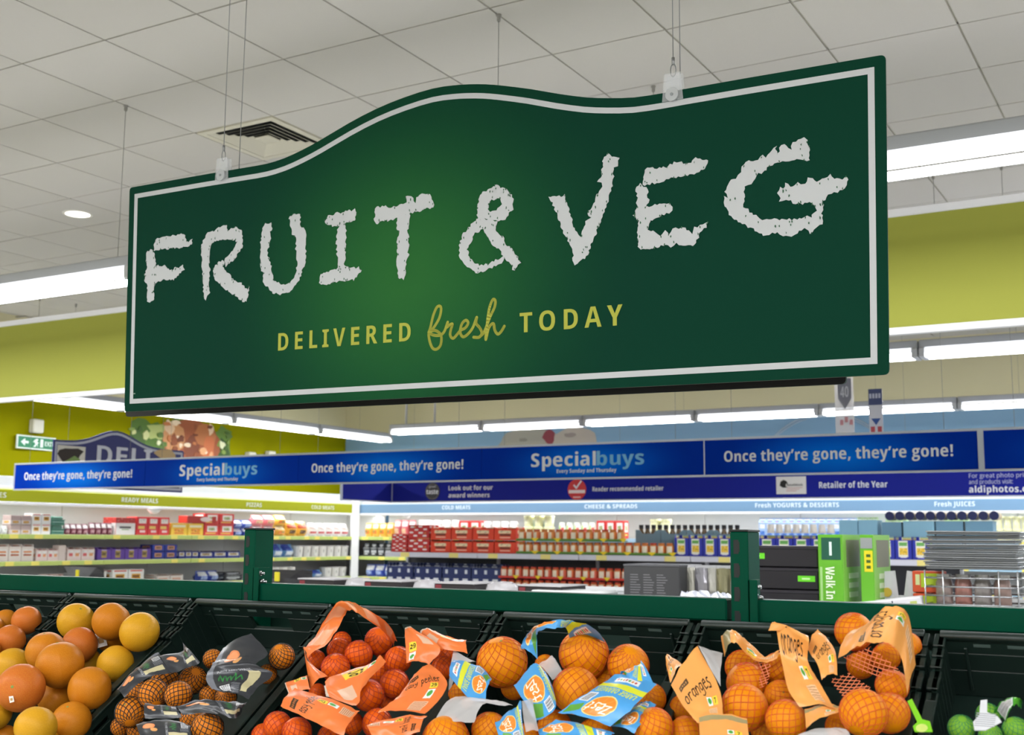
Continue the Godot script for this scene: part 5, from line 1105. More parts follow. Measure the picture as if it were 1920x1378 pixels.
func wall_things() -> void:
	# roast chicken mural on the left wall
	var t := thing("chicken_mural", "roast chicken and salad mural on the lime left wall", "mural", Vector3(WALL_X + 0.021, 2.0, -11.1))
	t.rotation.y = PI / 2
	var small := []
	for k in 46:   # small dabs of the photo print: crisp skin, juice, leaf edges
		var u := rng.randf_range(-0.85, 0.85)
		var inside := u > -0.25 and u < 0.62
		small.append(["chicken_print" if inside else "leaf_print", (["6e3416", "b8703c", "d8a070", "8a4820", "e8d2b4"] if inside else ["3f5e1c", "7c9440", "c4c88a", "54702a", "dde0b8"])[k % 5], ragged(u, 0.72 + rng.randf_range(-0.24, 0.24) * (1.0 if inside else 0.8), rng.randf_range(0.02, 0.07), rng.randf_range(0.015, 0.05), 9, 0.35)])
	blob_mural(t, [
		["leaf_print", "4c6e1e", ragged(-0.55, 0.72, 0.28, 0.24, 18, 0.3)], ["leaf_print", "a9b46a", ragged(-0.4, 0.82, 0.16, 0.12, 14, 0.35)], ["leaf_print", "3d5c1c", ragged(-0.75, 0.6, 0.14, 0.2, 12, 0.3)],
		["leaf_print", "5c7c2a", ragged(0.72, 0.7, 0.22, 0.26, 16, 0.25)], ["leaf_print", "34521a", ragged(0.78, 0.62, 0.1, 0.2, 12, 0.3)], ["leaf_print", "5f8030", ragged(-0.02, 1.0, 0.12, 0.06, 12, 0.3)],
		["chicken_print", "9a5028", ragged(0.2, 0.72, 0.5, 0.3, 26, 0.06)], ["chicken_print", "c48a58", ragged(-0.12, 0.78, 0.2, 0.18, 18, 0.1)], ["chicken_print", "7a3c1c", ragged(0.2, 0.64, 0.14, 0.2, 14, 0.15)],
		["chicken_print", "d9b894", ragged(-0.2, 0.88, 0.09, 0.07, 12, 0.2)], ["chicken_print", "b06a38", ragged(0.42, 0.84, 0.18, 0.14, 14, 0.15)], ["chicken_print", "e0c4a4", ragged(0.52, 0.92, 0.05, 0.07, 10, 0.25)], ["chicken_print", "c06838", ragged(0.5, 0.66, 0.1, 0.16, 12, 0.2)]] + small, 0.0)
	# exit sign
	var ex := thing("exit_sign", "green and white emergency exit sign on the left wall", "sign", Vector3(WALL_X + 0.05, 2.475, -8.9))
	ex.rotation.y = PI / 2 + 0.1
	part("board", box(Vector3(-0.28, 0, -0.01), Vector3(0.28, 0.15, 0.01), 0.003), mat("dfe8e2", 0.5), ex)
	part("green_panel", box(Vector3(-0.265, 0.015, 0.01), Vector3(0.265, 0.135, 0.012)), mat("1d7a50", 0.5), ex)
	var w := mat("dfeee6", 0.5)
	part("arrow", plate(PackedVector2Array([Vector2(-0.23, 0.075), Vector2(-0.17, 0.115), Vector2(-0.17, 0.088), Vector2(-0.12, 0.088), Vector2(-0.12, 0.062), Vector2(-0.17, 0.062), Vector2(-0.17, 0.035)]), 0.012, 0.014), w, ex)
	part("running_figure", plate(PackedVector2Array([Vector2(-0.05, 0.03), Vector2(-0.02, 0.06), Vector2(-0.04, 0.085), Vector2(-0.06, 0.08), Vector2(-0.03, 0.11), Vector2(0.0, 0.125), Vector2(0.02, 0.11), Vector2(0.0, 0.09), Vector2(0.03, 0.075), Vector2(0.01, 0.07), Vector2(0.02, 0.03), Vector2(0.0, 0.06), Vector2(-0.02, 0.03)]), 0.012, 0.014), w, ex)
	part("door_mark", box(Vector3(0.05, 0.03, 0.012), Vector3(0.09, 0.12, 0.014)), w, ex)
	words("lettering", "EXIT", w, ex, Vector3(0.115, 0.05, 0.0135), 0.13, 0.05)
	for k in 3:
		var sp := thing("wall_speaker", ["small white box on the left wall above the exit sign", "small white box on the left wall right of the mural", "small white box on the left wall beside the chicken mural"][k], "speaker", [Vector3(WALL_X + 0.02, 2.66, -8.88), Vector3(WALL_X + 0.02, 2.56, -12.75), Vector3(WALL_X + 0.02, 2.52, -12.35)][k])
		part("body", box(Vector3(0, 0, -0.07), Vector3(0.09, 0.15, 0.07), 0.012), mat("d2d0c0", 0.5), sp)
		part("bracket", box(Vector3(-0.01, 0.05, -0.03), Vector3(0.02, 0.1, 0.03), 0.004), mat("a8a698", 0.5), sp)
	# deli sign with the same wavy top as the main sign
	var d := thing("deli_sign", "dark blue wavy topped deli sign hung before the left chiller", "sign", Vector3(-10.02, 2.02, -9.0))
	d.rotation.y = PI / 2
	var ol := PackedVector2Array([Vector2(-0.88, 0.0), Vector2(0.9, 0.0), Vector2(0.9, 0.46)])
	for k in 25:
		var u := 0.88 - 1.76 * k / 24.0
		ol.append(Vector2(u, 0.47 + 0.15 * exp(-pow((u + 0.08) / 0.33, 2.0))))
	part("board", plate(ol, -0.012, 0.0), mat("23276a", 0.45), d)
	for p in Geometry2D.offset_polygon(ol, -0.02):
		var holes := Geometry2D.offset_polygon(ol, -0.045)
		part("white_border", band(p, holes[0], 0.001), mat("b9bccb", 0.5), d)
	words("lettering", "DELI", mat("d2d4de", 0.6), d, Vector3(-0.33, 0.26, 0.003), 0.76, 0.19)
	blob_mural(d, [["food_print", "dad6c8", [[-0.83, 0.06], [-0.48, 0.06], [-0.48, 0.42], [-0.83, 0.42]]], ["food_print", "33281f", ragged(-0.66, 0.33, 0.15, 0.07, 12, 0.3)], ["food_print", "7c9a52", ragged(-0.66, 0.2, 0.16, 0.1, 14, 0.3)], ["food_print", "3c5a2c", ragged(-0.74, 0.14, 0.06, 0.05, 10, 0.3)], ["food_print", "c6a878", ragged(0.62, 0.42, 0.16, 0.06, 12, 0.2)], ["food_print", "2a2226", [[0.4, 0.05], [0.84, 0.05], [0.84, 0.12], [0.4, 0.14]]]], 0.002)
	for hx in [-0.7, 0.7]:
		hanger(d, Vector3(hx, 0.45, -0.006), CEIL - 2.02, 0.0016)
	# cheese mural and arcs on the blue back wall
	var c := thing("cheese_mural", "cheese and ham mural on the pale blue back wall", "mural", Vector3(-7.9, 2.55, WALL_Z + 0.021))
	blob_mural(c, [["cheese_print", "a8a69a", ragged(-0.2, 0.27, 0.5, 0.24, 24, 0.07)], ["cheese_print", "bab2a6", ragged(0.5, 0.26, 0.34, 0.24, 22, 0.06)], ["cheese_print", "8e8c80", ragged(-0.3, 0.34, 0.06, 0.03, 10, 0.3)], ["cheese_print", "8a3844", ragged(0.1, 0.36, 0.09, 0.1, 12, 0.2)], ["cheese_print", "9a8f88", ragged(0.42, 0.38, 0.08, 0.03, 10, 0.3)]], 0.0)
	for k in 2:
		var pts := []
		for i in 25:
			var a := PI * (0.08 + 0.84 * i / 24.0)
			pts.append(Vector3(cos(a) * (0.92 - k * 0.0), sin(a) * 0.95 - k * 0.03, 0.004))
		solo("arc_line", tube(pts, 0.012 - k * 0.004, 5), mat("a9bccb", 0.6), ["thick pale arc drawn on the blue back wall", "thin pale arc drawn inside the thick arc on the back wall"][k], "wall print", Vector3(-4.0, 2.12, WALL_Z + 0.02))
	# two posters hung from the ceiling
	var p1 := thing("hanging_poster", "translucent hanging poster with a grey shield under the sign's right end", "poster", Vector3(-2.33, 2.3, -9.0))
	part("sheet", box(Vector3(-0.075, 0, -0.001), Vector3(0.065, 0.46, 0.001)), film("e6e4e2", 0.62, 0.5), p1)
	part("shield", plate(PackedVector2Array([Vector2(-0.05, 0.45), Vector2(0.05, 0.45), Vector2(0.05, 0.3), Vector2(0.0, 0.22), Vector2(-0.05, 0.3)]), 0.001, 0.002), mat("84848c", 0.6), p1)
	words("numeral", "4", mat("c8c8cc", 0.6), p1, Vector3(-0.032, 0.31, 0.003), 0.03, 0.08)
	words("numeral", "0", mat("c8c8cc", 0.6), p1, Vector3(0.002, 0.31, 0.003), 0.028, 0.08)
	for k in 3:
		part("red_mark", box(Vector3(-0.04 + k * 0.035, 0.1 + (k % 2) * 0.02, 0.001), Vector3(-0.015 + k * 0.035, 0.14 + (k % 2) * 0.02, 0.002)), mat("d89a9a", 0.6), p1)
	hanger(p1, Vector3(0.0, 0.46, 0.0), CEIL - 2.3, 0.001)
	var p2 := thing("hanging_poster", "smaller hanging poster with a dark blue head beside the shield poster", "poster", Vector3(-2.1, 2.3, -9.0))
	part("sheet", box(Vector3(-0.055, 0, -0.001), Vector3(0.045, 0.36, 0.001)), mat("dcdce0", 0.6), p2)
	part("blue_head", box(Vector3(-0.055, 0.24, 0.001), Vector3(0.045, 0.36, 0.002)), mat("454f74", 0.6), p2)
	part("blue_point", plate(PackedVector2Array([Vector2(-0.04, 0.14), Vector2(0.03, 0.14), Vector2(-0.005, 0.09)]), 0.001, 0.002), mat("3c5c9c", 0.6), p2)
	for k in 4:
		part("pale_mark", box(Vector3(-0.048 + k * 0.022, 0.29, 0.002), Vector3(-0.033 + k * 0.022, 0.325, 0.003)), mat("c6c8d6", 0.6), p2)
	for k in 2:
		part("red_mark", box(Vector3(-0.045 + k * 0.05, 0.01, 0.001), Vector3(-0.015 + k * 0.05, 0.08, 0.002)), mat("c8575a", 0.6), p2)
	hanger(p2, Vector3(0.0, 0.36, 0.0), CEIL - 2.3, 0.001)


func band(outer: PackedVector2Array, inner: PackedVector2Array, z: float) -> ArrayMesh:
	# the flat ring between two outlines of like shape, walked by nearest points
	if Geometry2D.is_polygon_clockwise(outer) != Geometry2D.is_polygon_clockwise(inner):
		inner.reverse()
	var st := new_st()
	var n := outer.size()
	var near := []
	for p in outer:
		var best := 0
		for k in inner.size():
			if inner[k].distance_squared_to(p) < inner[best].distance_squared_to(p):
				best = k
		near.append(best)
	var m := inner.size()
	for i in n:
		var a := outer[i]
		var b := outer[(i + 1) % n]
		var k: int = near[i]
		var k2: int = near[(i + 1) % n]
		var guard := 0
		while k != k2 and guard < m:
			var k1 := (k + 1) % m
			flat_tri(st, a, inner[k], inner[k1], z)
			k = k1
			guard += 1
		flat_tri(st, a, b, inner[k2], z)
	return done(st)


func flat_tri(st: SurfaceTool, a: Vector2, b: Vector2, c: Vector2, z: float) -> void:
	if (b - a).cross(c - a) > 0.0:
		tri(st, Vector3(a.x, a.y, z), Vector3(c.x, c.y, z), Vector3(b.x, b.y, z))
	else:
		tri(st, Vector3(a.x, a.y, z), Vector3(b.x, b.y, z), Vector3(c.x, c.y, z))


# ---------------------------------------------------------------- the middle aisle bins
func promotion_area() -> void:
	for k in 2:
		var b := thing("promotion_bin", ["grey promotion bin behind the stand at left, full of dark packs", "grey promotion bin behind the stand at right, under the green boxes"][k], "bin", Vector3([-4.1, -1.35][k], 0, -6.1))
		var half: float = [1.46, 1.12][k]
		part("side_panel", box(Vector3(-half, 0.1, 0.42), Vector3(half, 1.24, 0.44), 0.004), mat("c4c6c8", 0.4), b)
		part("side_panel", box(Vector3(-half, 0.1, -0.44), Vector3(half, 1.24, -0.42), 0.004), mat("c4c6c8", 0.4), b)
		part("end_panel", box(Vector3(-half, 0.1, -0.42), Vector3(-half + 0.02, 1.24, 0.42), 0.004), mat("c4c6c8", 0.4), b)
		part("end_panel", box(Vector3(half - 0.02, 0.1, -0.42), Vector3(half, 1.24, 0.42), 0.004), mat("c4c6c8", 0.4), b)
		part("deck", box(Vector3(-half, 1.18, -0.42), Vector3(half, 1.2, 0.42)), mat("b4b6b8", 0.5), b)
		part("rim", box(Vector3(-half - 0.01, 1.24, 0.415), Vector3(half + 0.01, 1.265, 0.45), 0.004), mat("e0e1e3", 0.35), b)
		part("rim", box(Vector3(-half - 0.01, 1.24, -0.45), Vector3(half + 0.01, 1.265, -0.415), 0.004), mat("e0e1e3", 0.35), b)
		part("foot", box(Vector3(-half + 0.1, 0, -0.3), Vector3(half - 0.1, 0.1, 0.3)), mat("5a5c5e", 0.5), b)
	# left bin: dark boxes and clear domed packs
	for k in 4:
		var x: float = [-4.75, -4.25, -3.75, -3.2][k]
		var o := thing("black_carton", ["black carton with a red corner near the left end of the bin", "black carton with a red corner, second in the bin", "black carton with a red corner, third in the bin", "black carton with a red corner at the right end of the bin"][k], "carton", Vector3(x, 1.2, -5.98), "black cartons in the left bin")
		part("body", box(Vector3(-0.135, 0, -0.15), Vector3(0.135, 0.085, 0.15), 0.004), mat("241e20", 0.5), o)
		part("red_corner", box(Vector3(-0.125, 0.05, 0.15), Vector3(-0.085, 0.08, 0.152)), mat("7a2830", 0.5), o)
		part("light_lid", box(Vector3(-0.14, 0.085, -0.155), Vector3(0.14, 0.093, 0.155), 0.002), mat("b9b6b8", 0.4), o)
	for k in 3:
		var x: float = [-4.5, -4.0, -3.5][k]
		var o := thing("clear_dome_pack", ["clear domed plastic pack nearest the corner post", "clear domed plastic pack between two black cartons", "clear domed plastic pack left of the white tray"][k], "plastic pack", Vector3(x, 1.2, -5.95), "clear domed packs")
		part("tray", box(Vector3(-0.1, 0, -0.1), Vector3(0.1, 0.02, 0.1), 0.006), mat("c9c2bc", 0.4), o)
		part("dome", lathe([Vector2(0.1, 0.02), Vector2(0.1, 0.05), Vector2(0.085, 0.085), Vector2(0.05, 0.1), Vector2(0, 0.104)], 18, true), film("e9e6ea", 0.45, 0.2), o)
		part("contents", lathe([Vector2(0, 0.02), Vector2(0.07, 0.02), Vector2(0.06, 0.05), Vector2(0, 0.06)], 12, true), mat("9a8478", 0.6), o)
	var wt := thing("white_tray_pack", "low white tray pack with small green labels in the left bin", "tray", Vector3(-3.02, 1.2, -5.9))
	part("tray", box(Vector3(-0.2, 0, -0.14), Vector3(0.2, 0.07, 0.14), 0.012), mat("d4d6d4", 0.4), wt)
	for s in [-0.06, 0.13]:
		part("green_label", box(Vector3(s, 0.03, 0.14), Vector3(s + 0.06, 0.06, 0.142)), mat("78a060", 0.5), wt)
	# charcoal carton with small print
	var cc := thing("charcoal_carton", "dark charcoal carton with columns of small print, right of the jars", "carton", Vector3(-2.545, 1.2, -5.85))
	part("body", box(Vector3(-0.158, 0, -0.3), Vector3(0.158, 0.212, 0), 0.004), mat("3a3a3c", 0.55), cc)
	part("flap", box(Vector3(-0.16, 0.205, -0.31), Vector3(0.16, 0.216, 0.003), 0.002), mat("56565a", 0.55), cc)
	for col in 3:
		for row in 9:
			part("print_line", box(Vector3(-0.12 + col * 0.075, 0.16 - row * 0.013, 0.0), Vector3(-0.12 + col * 0.075 + rng.randf_range(0.035, 0.06), 0.164 - row * 0.013, 0.0008)), mat("77777a", 0.6), cc)
	for k in 5:
		var o := thing("foil_pouch", ["silver foil pouch touching the charcoal carton", "second silver foil pouch from the charcoal carton", "third silver foil pouch from the charcoal carton", "fourth silver foil pouch from the charcoal carton", "silver foil pouch nearest the right green post"][k], "pouch", Vector3(-2.35 + k * 0.055, 1.2, -5.95 + 0.02 * (k % 2)), "silver foil pouches")
		o.rotation.y = 0.5 - k * 0.12
		part("body", pack_mesh("pouch", 0.075, 0.21, 0.05), mat(["a9a79c", "8c8a90", "b8b6ae", "8a8668", "c2c2c6"][k], 0.25, 0.6), o)
		part("seal", box(Vector3(-0.036, 0.2, -0.027), Vector3(0.036, 0.215, -0.023)), mat("cacace", 0.3, 0.5), o)
	# crumpled clear wrap
	var st := SurfaceTool.new()
	st.begin(Mesh.PRIMITIVE_TRIANGLES)
	st.set_smooth_group(-1)
	var n := 14
	var hgt := []
	for i in n + 1:
		var rowh := []
		for j in n + 1:
			var e := minf(1.0, 4.0 * minf(minf(float(i) / n, 1.0 - float(i) / n), minf(float(j) / n, 1.0 - float(j) / n)) + 0.1)
			rowh.append(Vector3((float(i) / n - 0.5) * 0.36 + rng.randf_range(-0.008, 0.008), e * rng.randf_range(0.05, 0.1), (float(j) / n - 0.5) * 0.2 + rng.randf_range(-0.005, 0.005)))
		hgt.append(rowh)
	for i in n:
		for j in n:
			quad(st, hgt[i][j], hgt[i + 1][j], hgt[i + 1][j + 1], hgt[i][j + 1])
	solo("crumpled_wrap", done(st), mat("c3c6d2", 0.25, 0.3), "crumpled silvery plastic wrap beside the right green post", "plastic wrap", Vector3(-2.2, 1.2, -5.72))
	# stack of flat black boxes with green labels
	for k in 3:
		var o := thing("flat_black_box", ["flat black box, lowest of the stack by the right post", "flat black box with a green label at its right, middle of the stack", "flat black box with a green label at its left, top of the stack"][k], "box", Vector3(-1.845, 1.2 + k * 0.107, -5.85))
		part("body", box(Vector3(-0.178, 0, -0.36), Vector3(0.178, 0.1, 0), 0.006), mat("1d1a1f", 0.4), o)
		part("lid_edge", box(Vector3(-0.18, 0.088, -0.362), Vector3(0.18, 0.104, 0.003), 0.003), mat("27242a", 0.4), o)
		if k > 0:
			var lx: float = [0.0, 0.075, -0.175][k]
			var g := part("green_label", box(Vector3(lx, 0.04, 0.0), Vector3(lx + 0.085, 0.068, 0.0015)), mat("62c81e", 0.5), o)
			part("label_mark", box(Vector3(lx + 0.02, 0.05, 0.0015), Vector3(lx + 0.06, 0.058, 0.002)), mat("bfe8a0", 0.5), g)
	# two tall green boxes
	for k in 2:
		var w: float = [0.118, 0.062][k]
		var o := thing("green_tall_box", ["tall green box with white upright lettering", "narrower tall green box with a yellow sticker behind the lettered one"][k], "box", Vector3([-1.6, -1.437][k], 1.2, [-5.82, -5.86][k]))
		part("body", box(Vector3(-w / 2, 0, -0.34), Vector3(w / 2, 0.375, 0), 0.003), mat("5fa626", 0.45), o)
		part("side_print", box(Vector3(w / 2, 0.0, -0.335), Vector3(w / 2 + 0.0015, 0.375, -0.005)), mat("86c64a", 0.45), o)
		part("photo_print", box(Vector3(w / 2 + 0.0015, 0.22, -0.31), Vector3(w / 2 + 0.003, 0.35, -0.06)), mat("7c7c64", 0.5), o)
		for q in 3:
			part("side_lettering", box(Vector3(w / 2 + 0.0015, 0.165 - q * 0.045, -0.28 + q * 0.01), Vector3(w / 2 + 0.003, 0.19 - q * 0.045, -0.1)), mat("d6ecc0", 0.5), o)
		if k == 0:
			part("dark_panel", box(Vector3(-0.042, 0.255, 0.0), Vector3(0.05, 0.36, 0.0015)), mat("14503c", 0.5), o)
			part("panel_mark", box(Vector3(-0.004, 0.275, 0.0015), Vector3(0.008, 0.34, 0.002)), mat("d2e6dc", 0.5), o)
			var l := words("lettering", "Walk In", mat("e2f0d4", 0.5), o, Vector3.ZERO, 0.153, 0.042)
			l.basis = Basis(Vector3.BACK, -PI / 2) * l.basis
			l.position = Vector3(-0.002, 0.222, 0.002)
			l.position -= l.basis * Vector3(0, l.mesh.get_aabb().get_center().y, 0)
			for q in 2:
				part("small_print", box(Vector3(-0.05 + q * 0.006, 0.03, 0.0), Vector3(-0.047 + q * 0.006, 0.22, 0.001)), mat("bcdca0", 0.5), o)
		else:
			part("yellow_sticker", box(Vector3(-0.012, 0.2, 0.0), Vector3(0.028, 0.3, 0.0015), 0.0005), mat("d8c81e", 0.5), o)
			part("grey_corner", box(Vector3(-0.028, 0.31, 0.0), Vector3(0.028, 0.36, 0.0015)), mat("8c9090", 0.5), o)
			for q in 3:
				part("sticker_mark", box(Vector3(-0.002, 0.215 + q * 0.027, 0.0015), Vector3(0.018, 0.229 + q * 0.027, 0.002)), mat("3c5a1a", 0.5), o)
	# slanting white carton and small white sachets
	var wc := thing("white_carton", "white printed carton leaning low between green boxes and wire rack", "carton", Vector3(-1.36, 1.2, -5.72))
	wc.rotation = Vector3(0.0, 0.15, 0.13)
	part("body", box(Vector3(-0.2, 0, -0.2), Vector3(0.2, 0.07, 0.0), 0.004), mat("d8d6dc", 0.5), wc)
	for q in [[-0.03, 0.01, 0.03, 0.05, "8a7c88"], [0.07, 0.015, 0.006, 0.05, "4a4a5a"], [0.15, 0.01, 0.03, 0.045, "b8c070"]]:
		part("print_block", box(Vector3(q[0], q[1], 0.0), Vector3(q[0] + q[2], q[1] + q[3], 0.001)), mat(q[4], 0.5), wc)
	for k in 2:
		var o := thing("white_sachet", ["white sachet with a yellow spot standing behind the white carton", "plain white sachet right of the spotted sachet"][k], "sachet", Vector3(-1.38 + k * 0.1, 1.2, -6.05))
		o.rotation.z = 0.1 - k * 0.25
		part("body", pack_mesh("pouch", 0.095, 0.2, 0.03), mat("d6d6dc", 0.4), o)
		if k == 0:
			part("yellow_spot", disc(0.022, 0.0, 0.002), mat("d8b848", 0.5), o, Vector3(0.0, 0.1, 0.002))
	for k in 2:
		var o := thing("orange_pack", ["orange box with lime green pouches, upper of two", "orange box with lime green pouches, lower of two"][k], "box", Vector3(-1.19, 1.2 + 0.105 * (1 - k), -6.0))
		part("body", box(Vector3(-0.07, 0, -0.1), Vector3(0.07, 0.1, 0), 0.004), mat("d8542c", 0.5), o)
		part("lime_print", box(Vector3(-0.03, 0.025, 0.0), Vector3(0.05, 0.09, 0.0015)), mat("b6cf2c", 0.5), o)
		part("pale_print", box(Vector3(-0.055, 0.035, 0.0), Vector3(-0.035, 0.085, 0.0015)), mat("d8e0a0", 0.5), o)
	# wire rack with a stack of film wrapped grey trays on top
	var r := thing("wire_rack", "chrome wire rack at the right under the stacked grey trays", "rack", Vector3(-0.97, 1.2, -5.85))
	var chrome := mat("b9babd", 0.25, 0.8)
	for k in 5:
		part("wire", tube([Vector3(-0.2, 0.02 + k * 0.04, 0.0), Vector3(0.2, 0.02 + k * 0.04, 0.0), Vector3(0.2, 0.02 + k * 0.04, -0.3), Vector3(-0.2, 0.02 + k * 0.04, -0.3)], 0.005, 6, true), chrome, r)
	for x in [-0.2, -0.12, 0.12, 0.2]:
		part("upright_wire", tube([Vector3(x, 0, 0.006), Vector3(x, 0.215, 0.006)], 0.004, 6), chrome, r)
	for k in 4:
		var o := thing("clear_jar", ["clear jar of reddish mix in the wire rack, first from left", "clear jar of reddish mix in the wire rack, second from left", "clear jar of reddish mix in the wire rack, third from left", "clear jar of reddish mix in the wire rack, last at right"][k], "jar", Vector3(-1.105 + k * 0.085, 1.205, -5.95), "jars in the wire rack")
		part("body", lathe([Vector2(0, 0), Vector2(0.036, 0), Vector2(0.038, 0.01), Vector2(0.038, 0.15), Vector2(0.03, 0.17), Vector2(0.03, 0.18)], 14, true), mat(["8a7a74", "9a6a60", "86807c", "8c746c"][k], 0.25), o)
		part("lid", lathe([Vector2(0.033, 0.17), Vector2(0.033, 0.19), Vector2(0, 0.191)], 14), mat("b0aeac", 0.3, 0.5), o)
	for k in 9:
		var o := thing("grey_tray", "%s grey film wrapped tray of the stack on the wire rack" % ["lowest", "second lowest", "third lowest", "fourth lowest", "middle", "fourth highest", "third highest", "second highest", "topmost"][k], "tray", Vector3(-0.965 + rng.randf_range(-0.012, 0.012), 1.42 + k * 0.0195, -5.85 + rng.randf_range(-0.01, 0.01)), "stacked grey trays")
		o.rotation.y = rng.randf_range(-0.04, 0.04)
		o.rotation.z = rng.randf_range(-0.008, 0.008)
		part("base", box(Vector3(-0.2, 0, -0.28), Vector3(0.2, 0.011, 0), 0.003), mat(["7c7e80", "8a8c8e", "727476"][k % 3], 0.3, 0.4), o)
		part("film_edge", box(Vector3(-0.206, 0.011, -0.286), Vector3(0.206, 0.017, 0.006), 0.003), mat(["a4a6a8", "969899", "aeb0b2"][k % 3], 0.25, 0.4), o)
	# black holdalls with yellow handles on the floor side
	for k in 2:
		var o := thing("black_holdall", ["black holdall with a yellow handle behind the rail at far left", "black holdall with a yellow strap just right of the left post"][k], "bag", [Vector3(-8.75, 1.0, -7.35), Vector3(-5.3, 1.2, -6.0)][k])
		part("body", pack_mesh("pouch", 0.52, 0.26 if k == 0 else 0.13, 0.3), mat("1c1b1e", 0.6), o)
		part("yellow_handle", box(Vector3(0.08, 0.06, -0.002), Vector3(0.12, 0.24 if k == 0 else 0.12, 0.012), 0.004), mat("c9bc1e", 0.5), o)
	var pl := thing("display_plinth", "grey plinth carrying the black holdall at far left", "plinth", Vector3(-8.75, 0, -7.5))
	part("body", box(Vector3(-0.4, 0, -0.3), Vector3(0.4, 0.97, 0.3), 0.01), mat("8c8e92", 0.5), pl)
	part("top", box(Vector3(-0.42, 0.97, -0.32), Vector3(0.42, 1.0, 0.32), 0.005), mat("a8aaae", 0.5), pl)


# ---------------------------------------------------------------- the produce stand
func produce_stand() -> void:
	var green := mat("02422f", 0.35, 0.0, 0.18)
	var dark := mat("06120e", 0.6)
	var steel := mat("c2c4c6", 0.25, 0.9)
	var t := thing("produce_stand", "dark green steel produce stand with slotted posts and a rail behind the crates", "display stand", Vector3(0, 0, -2.1))
	for x in [-4.22, -3.065, -1.907, -0.742, 0.416]:
		var p := part("post", box(Vector3(x - 0.017, 0.0, -0.064), Vector3(x + 0.017, 1.563, 0.0), 0.002), green, t)
		part("post_cap", box(Vector3(x - 0.018, 1.563, -0.066), Vector3(x + 0.018, 1.567, 0.001), 0.001), mat("0a1411", 0.5), p)
		for k in 7:
			var y := 1.536 - k * 0.042
			part("slot", box(Vector3(x - 0.01, y - 0.0125, -0.002), Vector3(x - 0.001, y + 0.0125, 0.0006)), dark, p)
			part("slot", box(Vector3(x - 0.002, y - 0.009, -0.002), Vector3(x + 0.001, y + 0.009, 0.0005)), dark, p)
		part("bracket", box(Vector3(x + 0.017, 1.392, -0.05), Vector3(x + 0.0205, 1.478, 0.004), 0.001), green, t)
		part("bracket_fold", box(Vector3(x + 0.017, 1.392, 0.0), Vector3(x + 0.034, 1.478, 0.004), 0.001), green, t)
		for b in [[1.465, -0.012], [1.446, -0.02]]:
			var bolt := part("bolt", tube([Vector3(x + 0.0205, b[0], b[1]), Vector3(x + 0.036, b[0], b[1])], 0.0035, 8), steel, t)
			part("nut", tube([Vector3(x + 0.0205, b[0], b[1]), Vector3(x + 0.0265, b[0], b[1])], 0.0065, 6), steel, bolt)
		part("rail", box(Vector3(x + 0.021, 1.403, -0.05), Vector3(x + 1.138, 1.443, -0.004), 0.003), green, t)
	# sloping deck under the crates, and the front and side panels down to the floor
	var deck := Node3D.new()
	deck.name = "sloping_deck"
	t.add_child(deck)
	deck.position = Vector3(0, RIM_Y, RIM_Z + 2.1)
	deck.rotation_degrees.x = TILT
	for k in 4:
		part("deck_panel", box(Vector3(-4.2 + k * 1.16, -0.142, 0.0), Vector3(-3.05 + k * 1.16, -0.126, 1.0), 0.003), green, deck)
	part("back_panel", box(Vector3(-4.2, 0.05, -0.085), Vector3(0.43, 1.401, -0.07), 0.002), mat("082a20", 0.5), t)
	part("front_panel", box(Vector3(-4.2, 0.0, 0.72), Vector3(0.43, 0.62, 0.75), 0.004), green, t)


const CRATE_X := [-2.6065, -2.205, -1.8035, -1.402, -1.0005, -0.599, -0.1975]

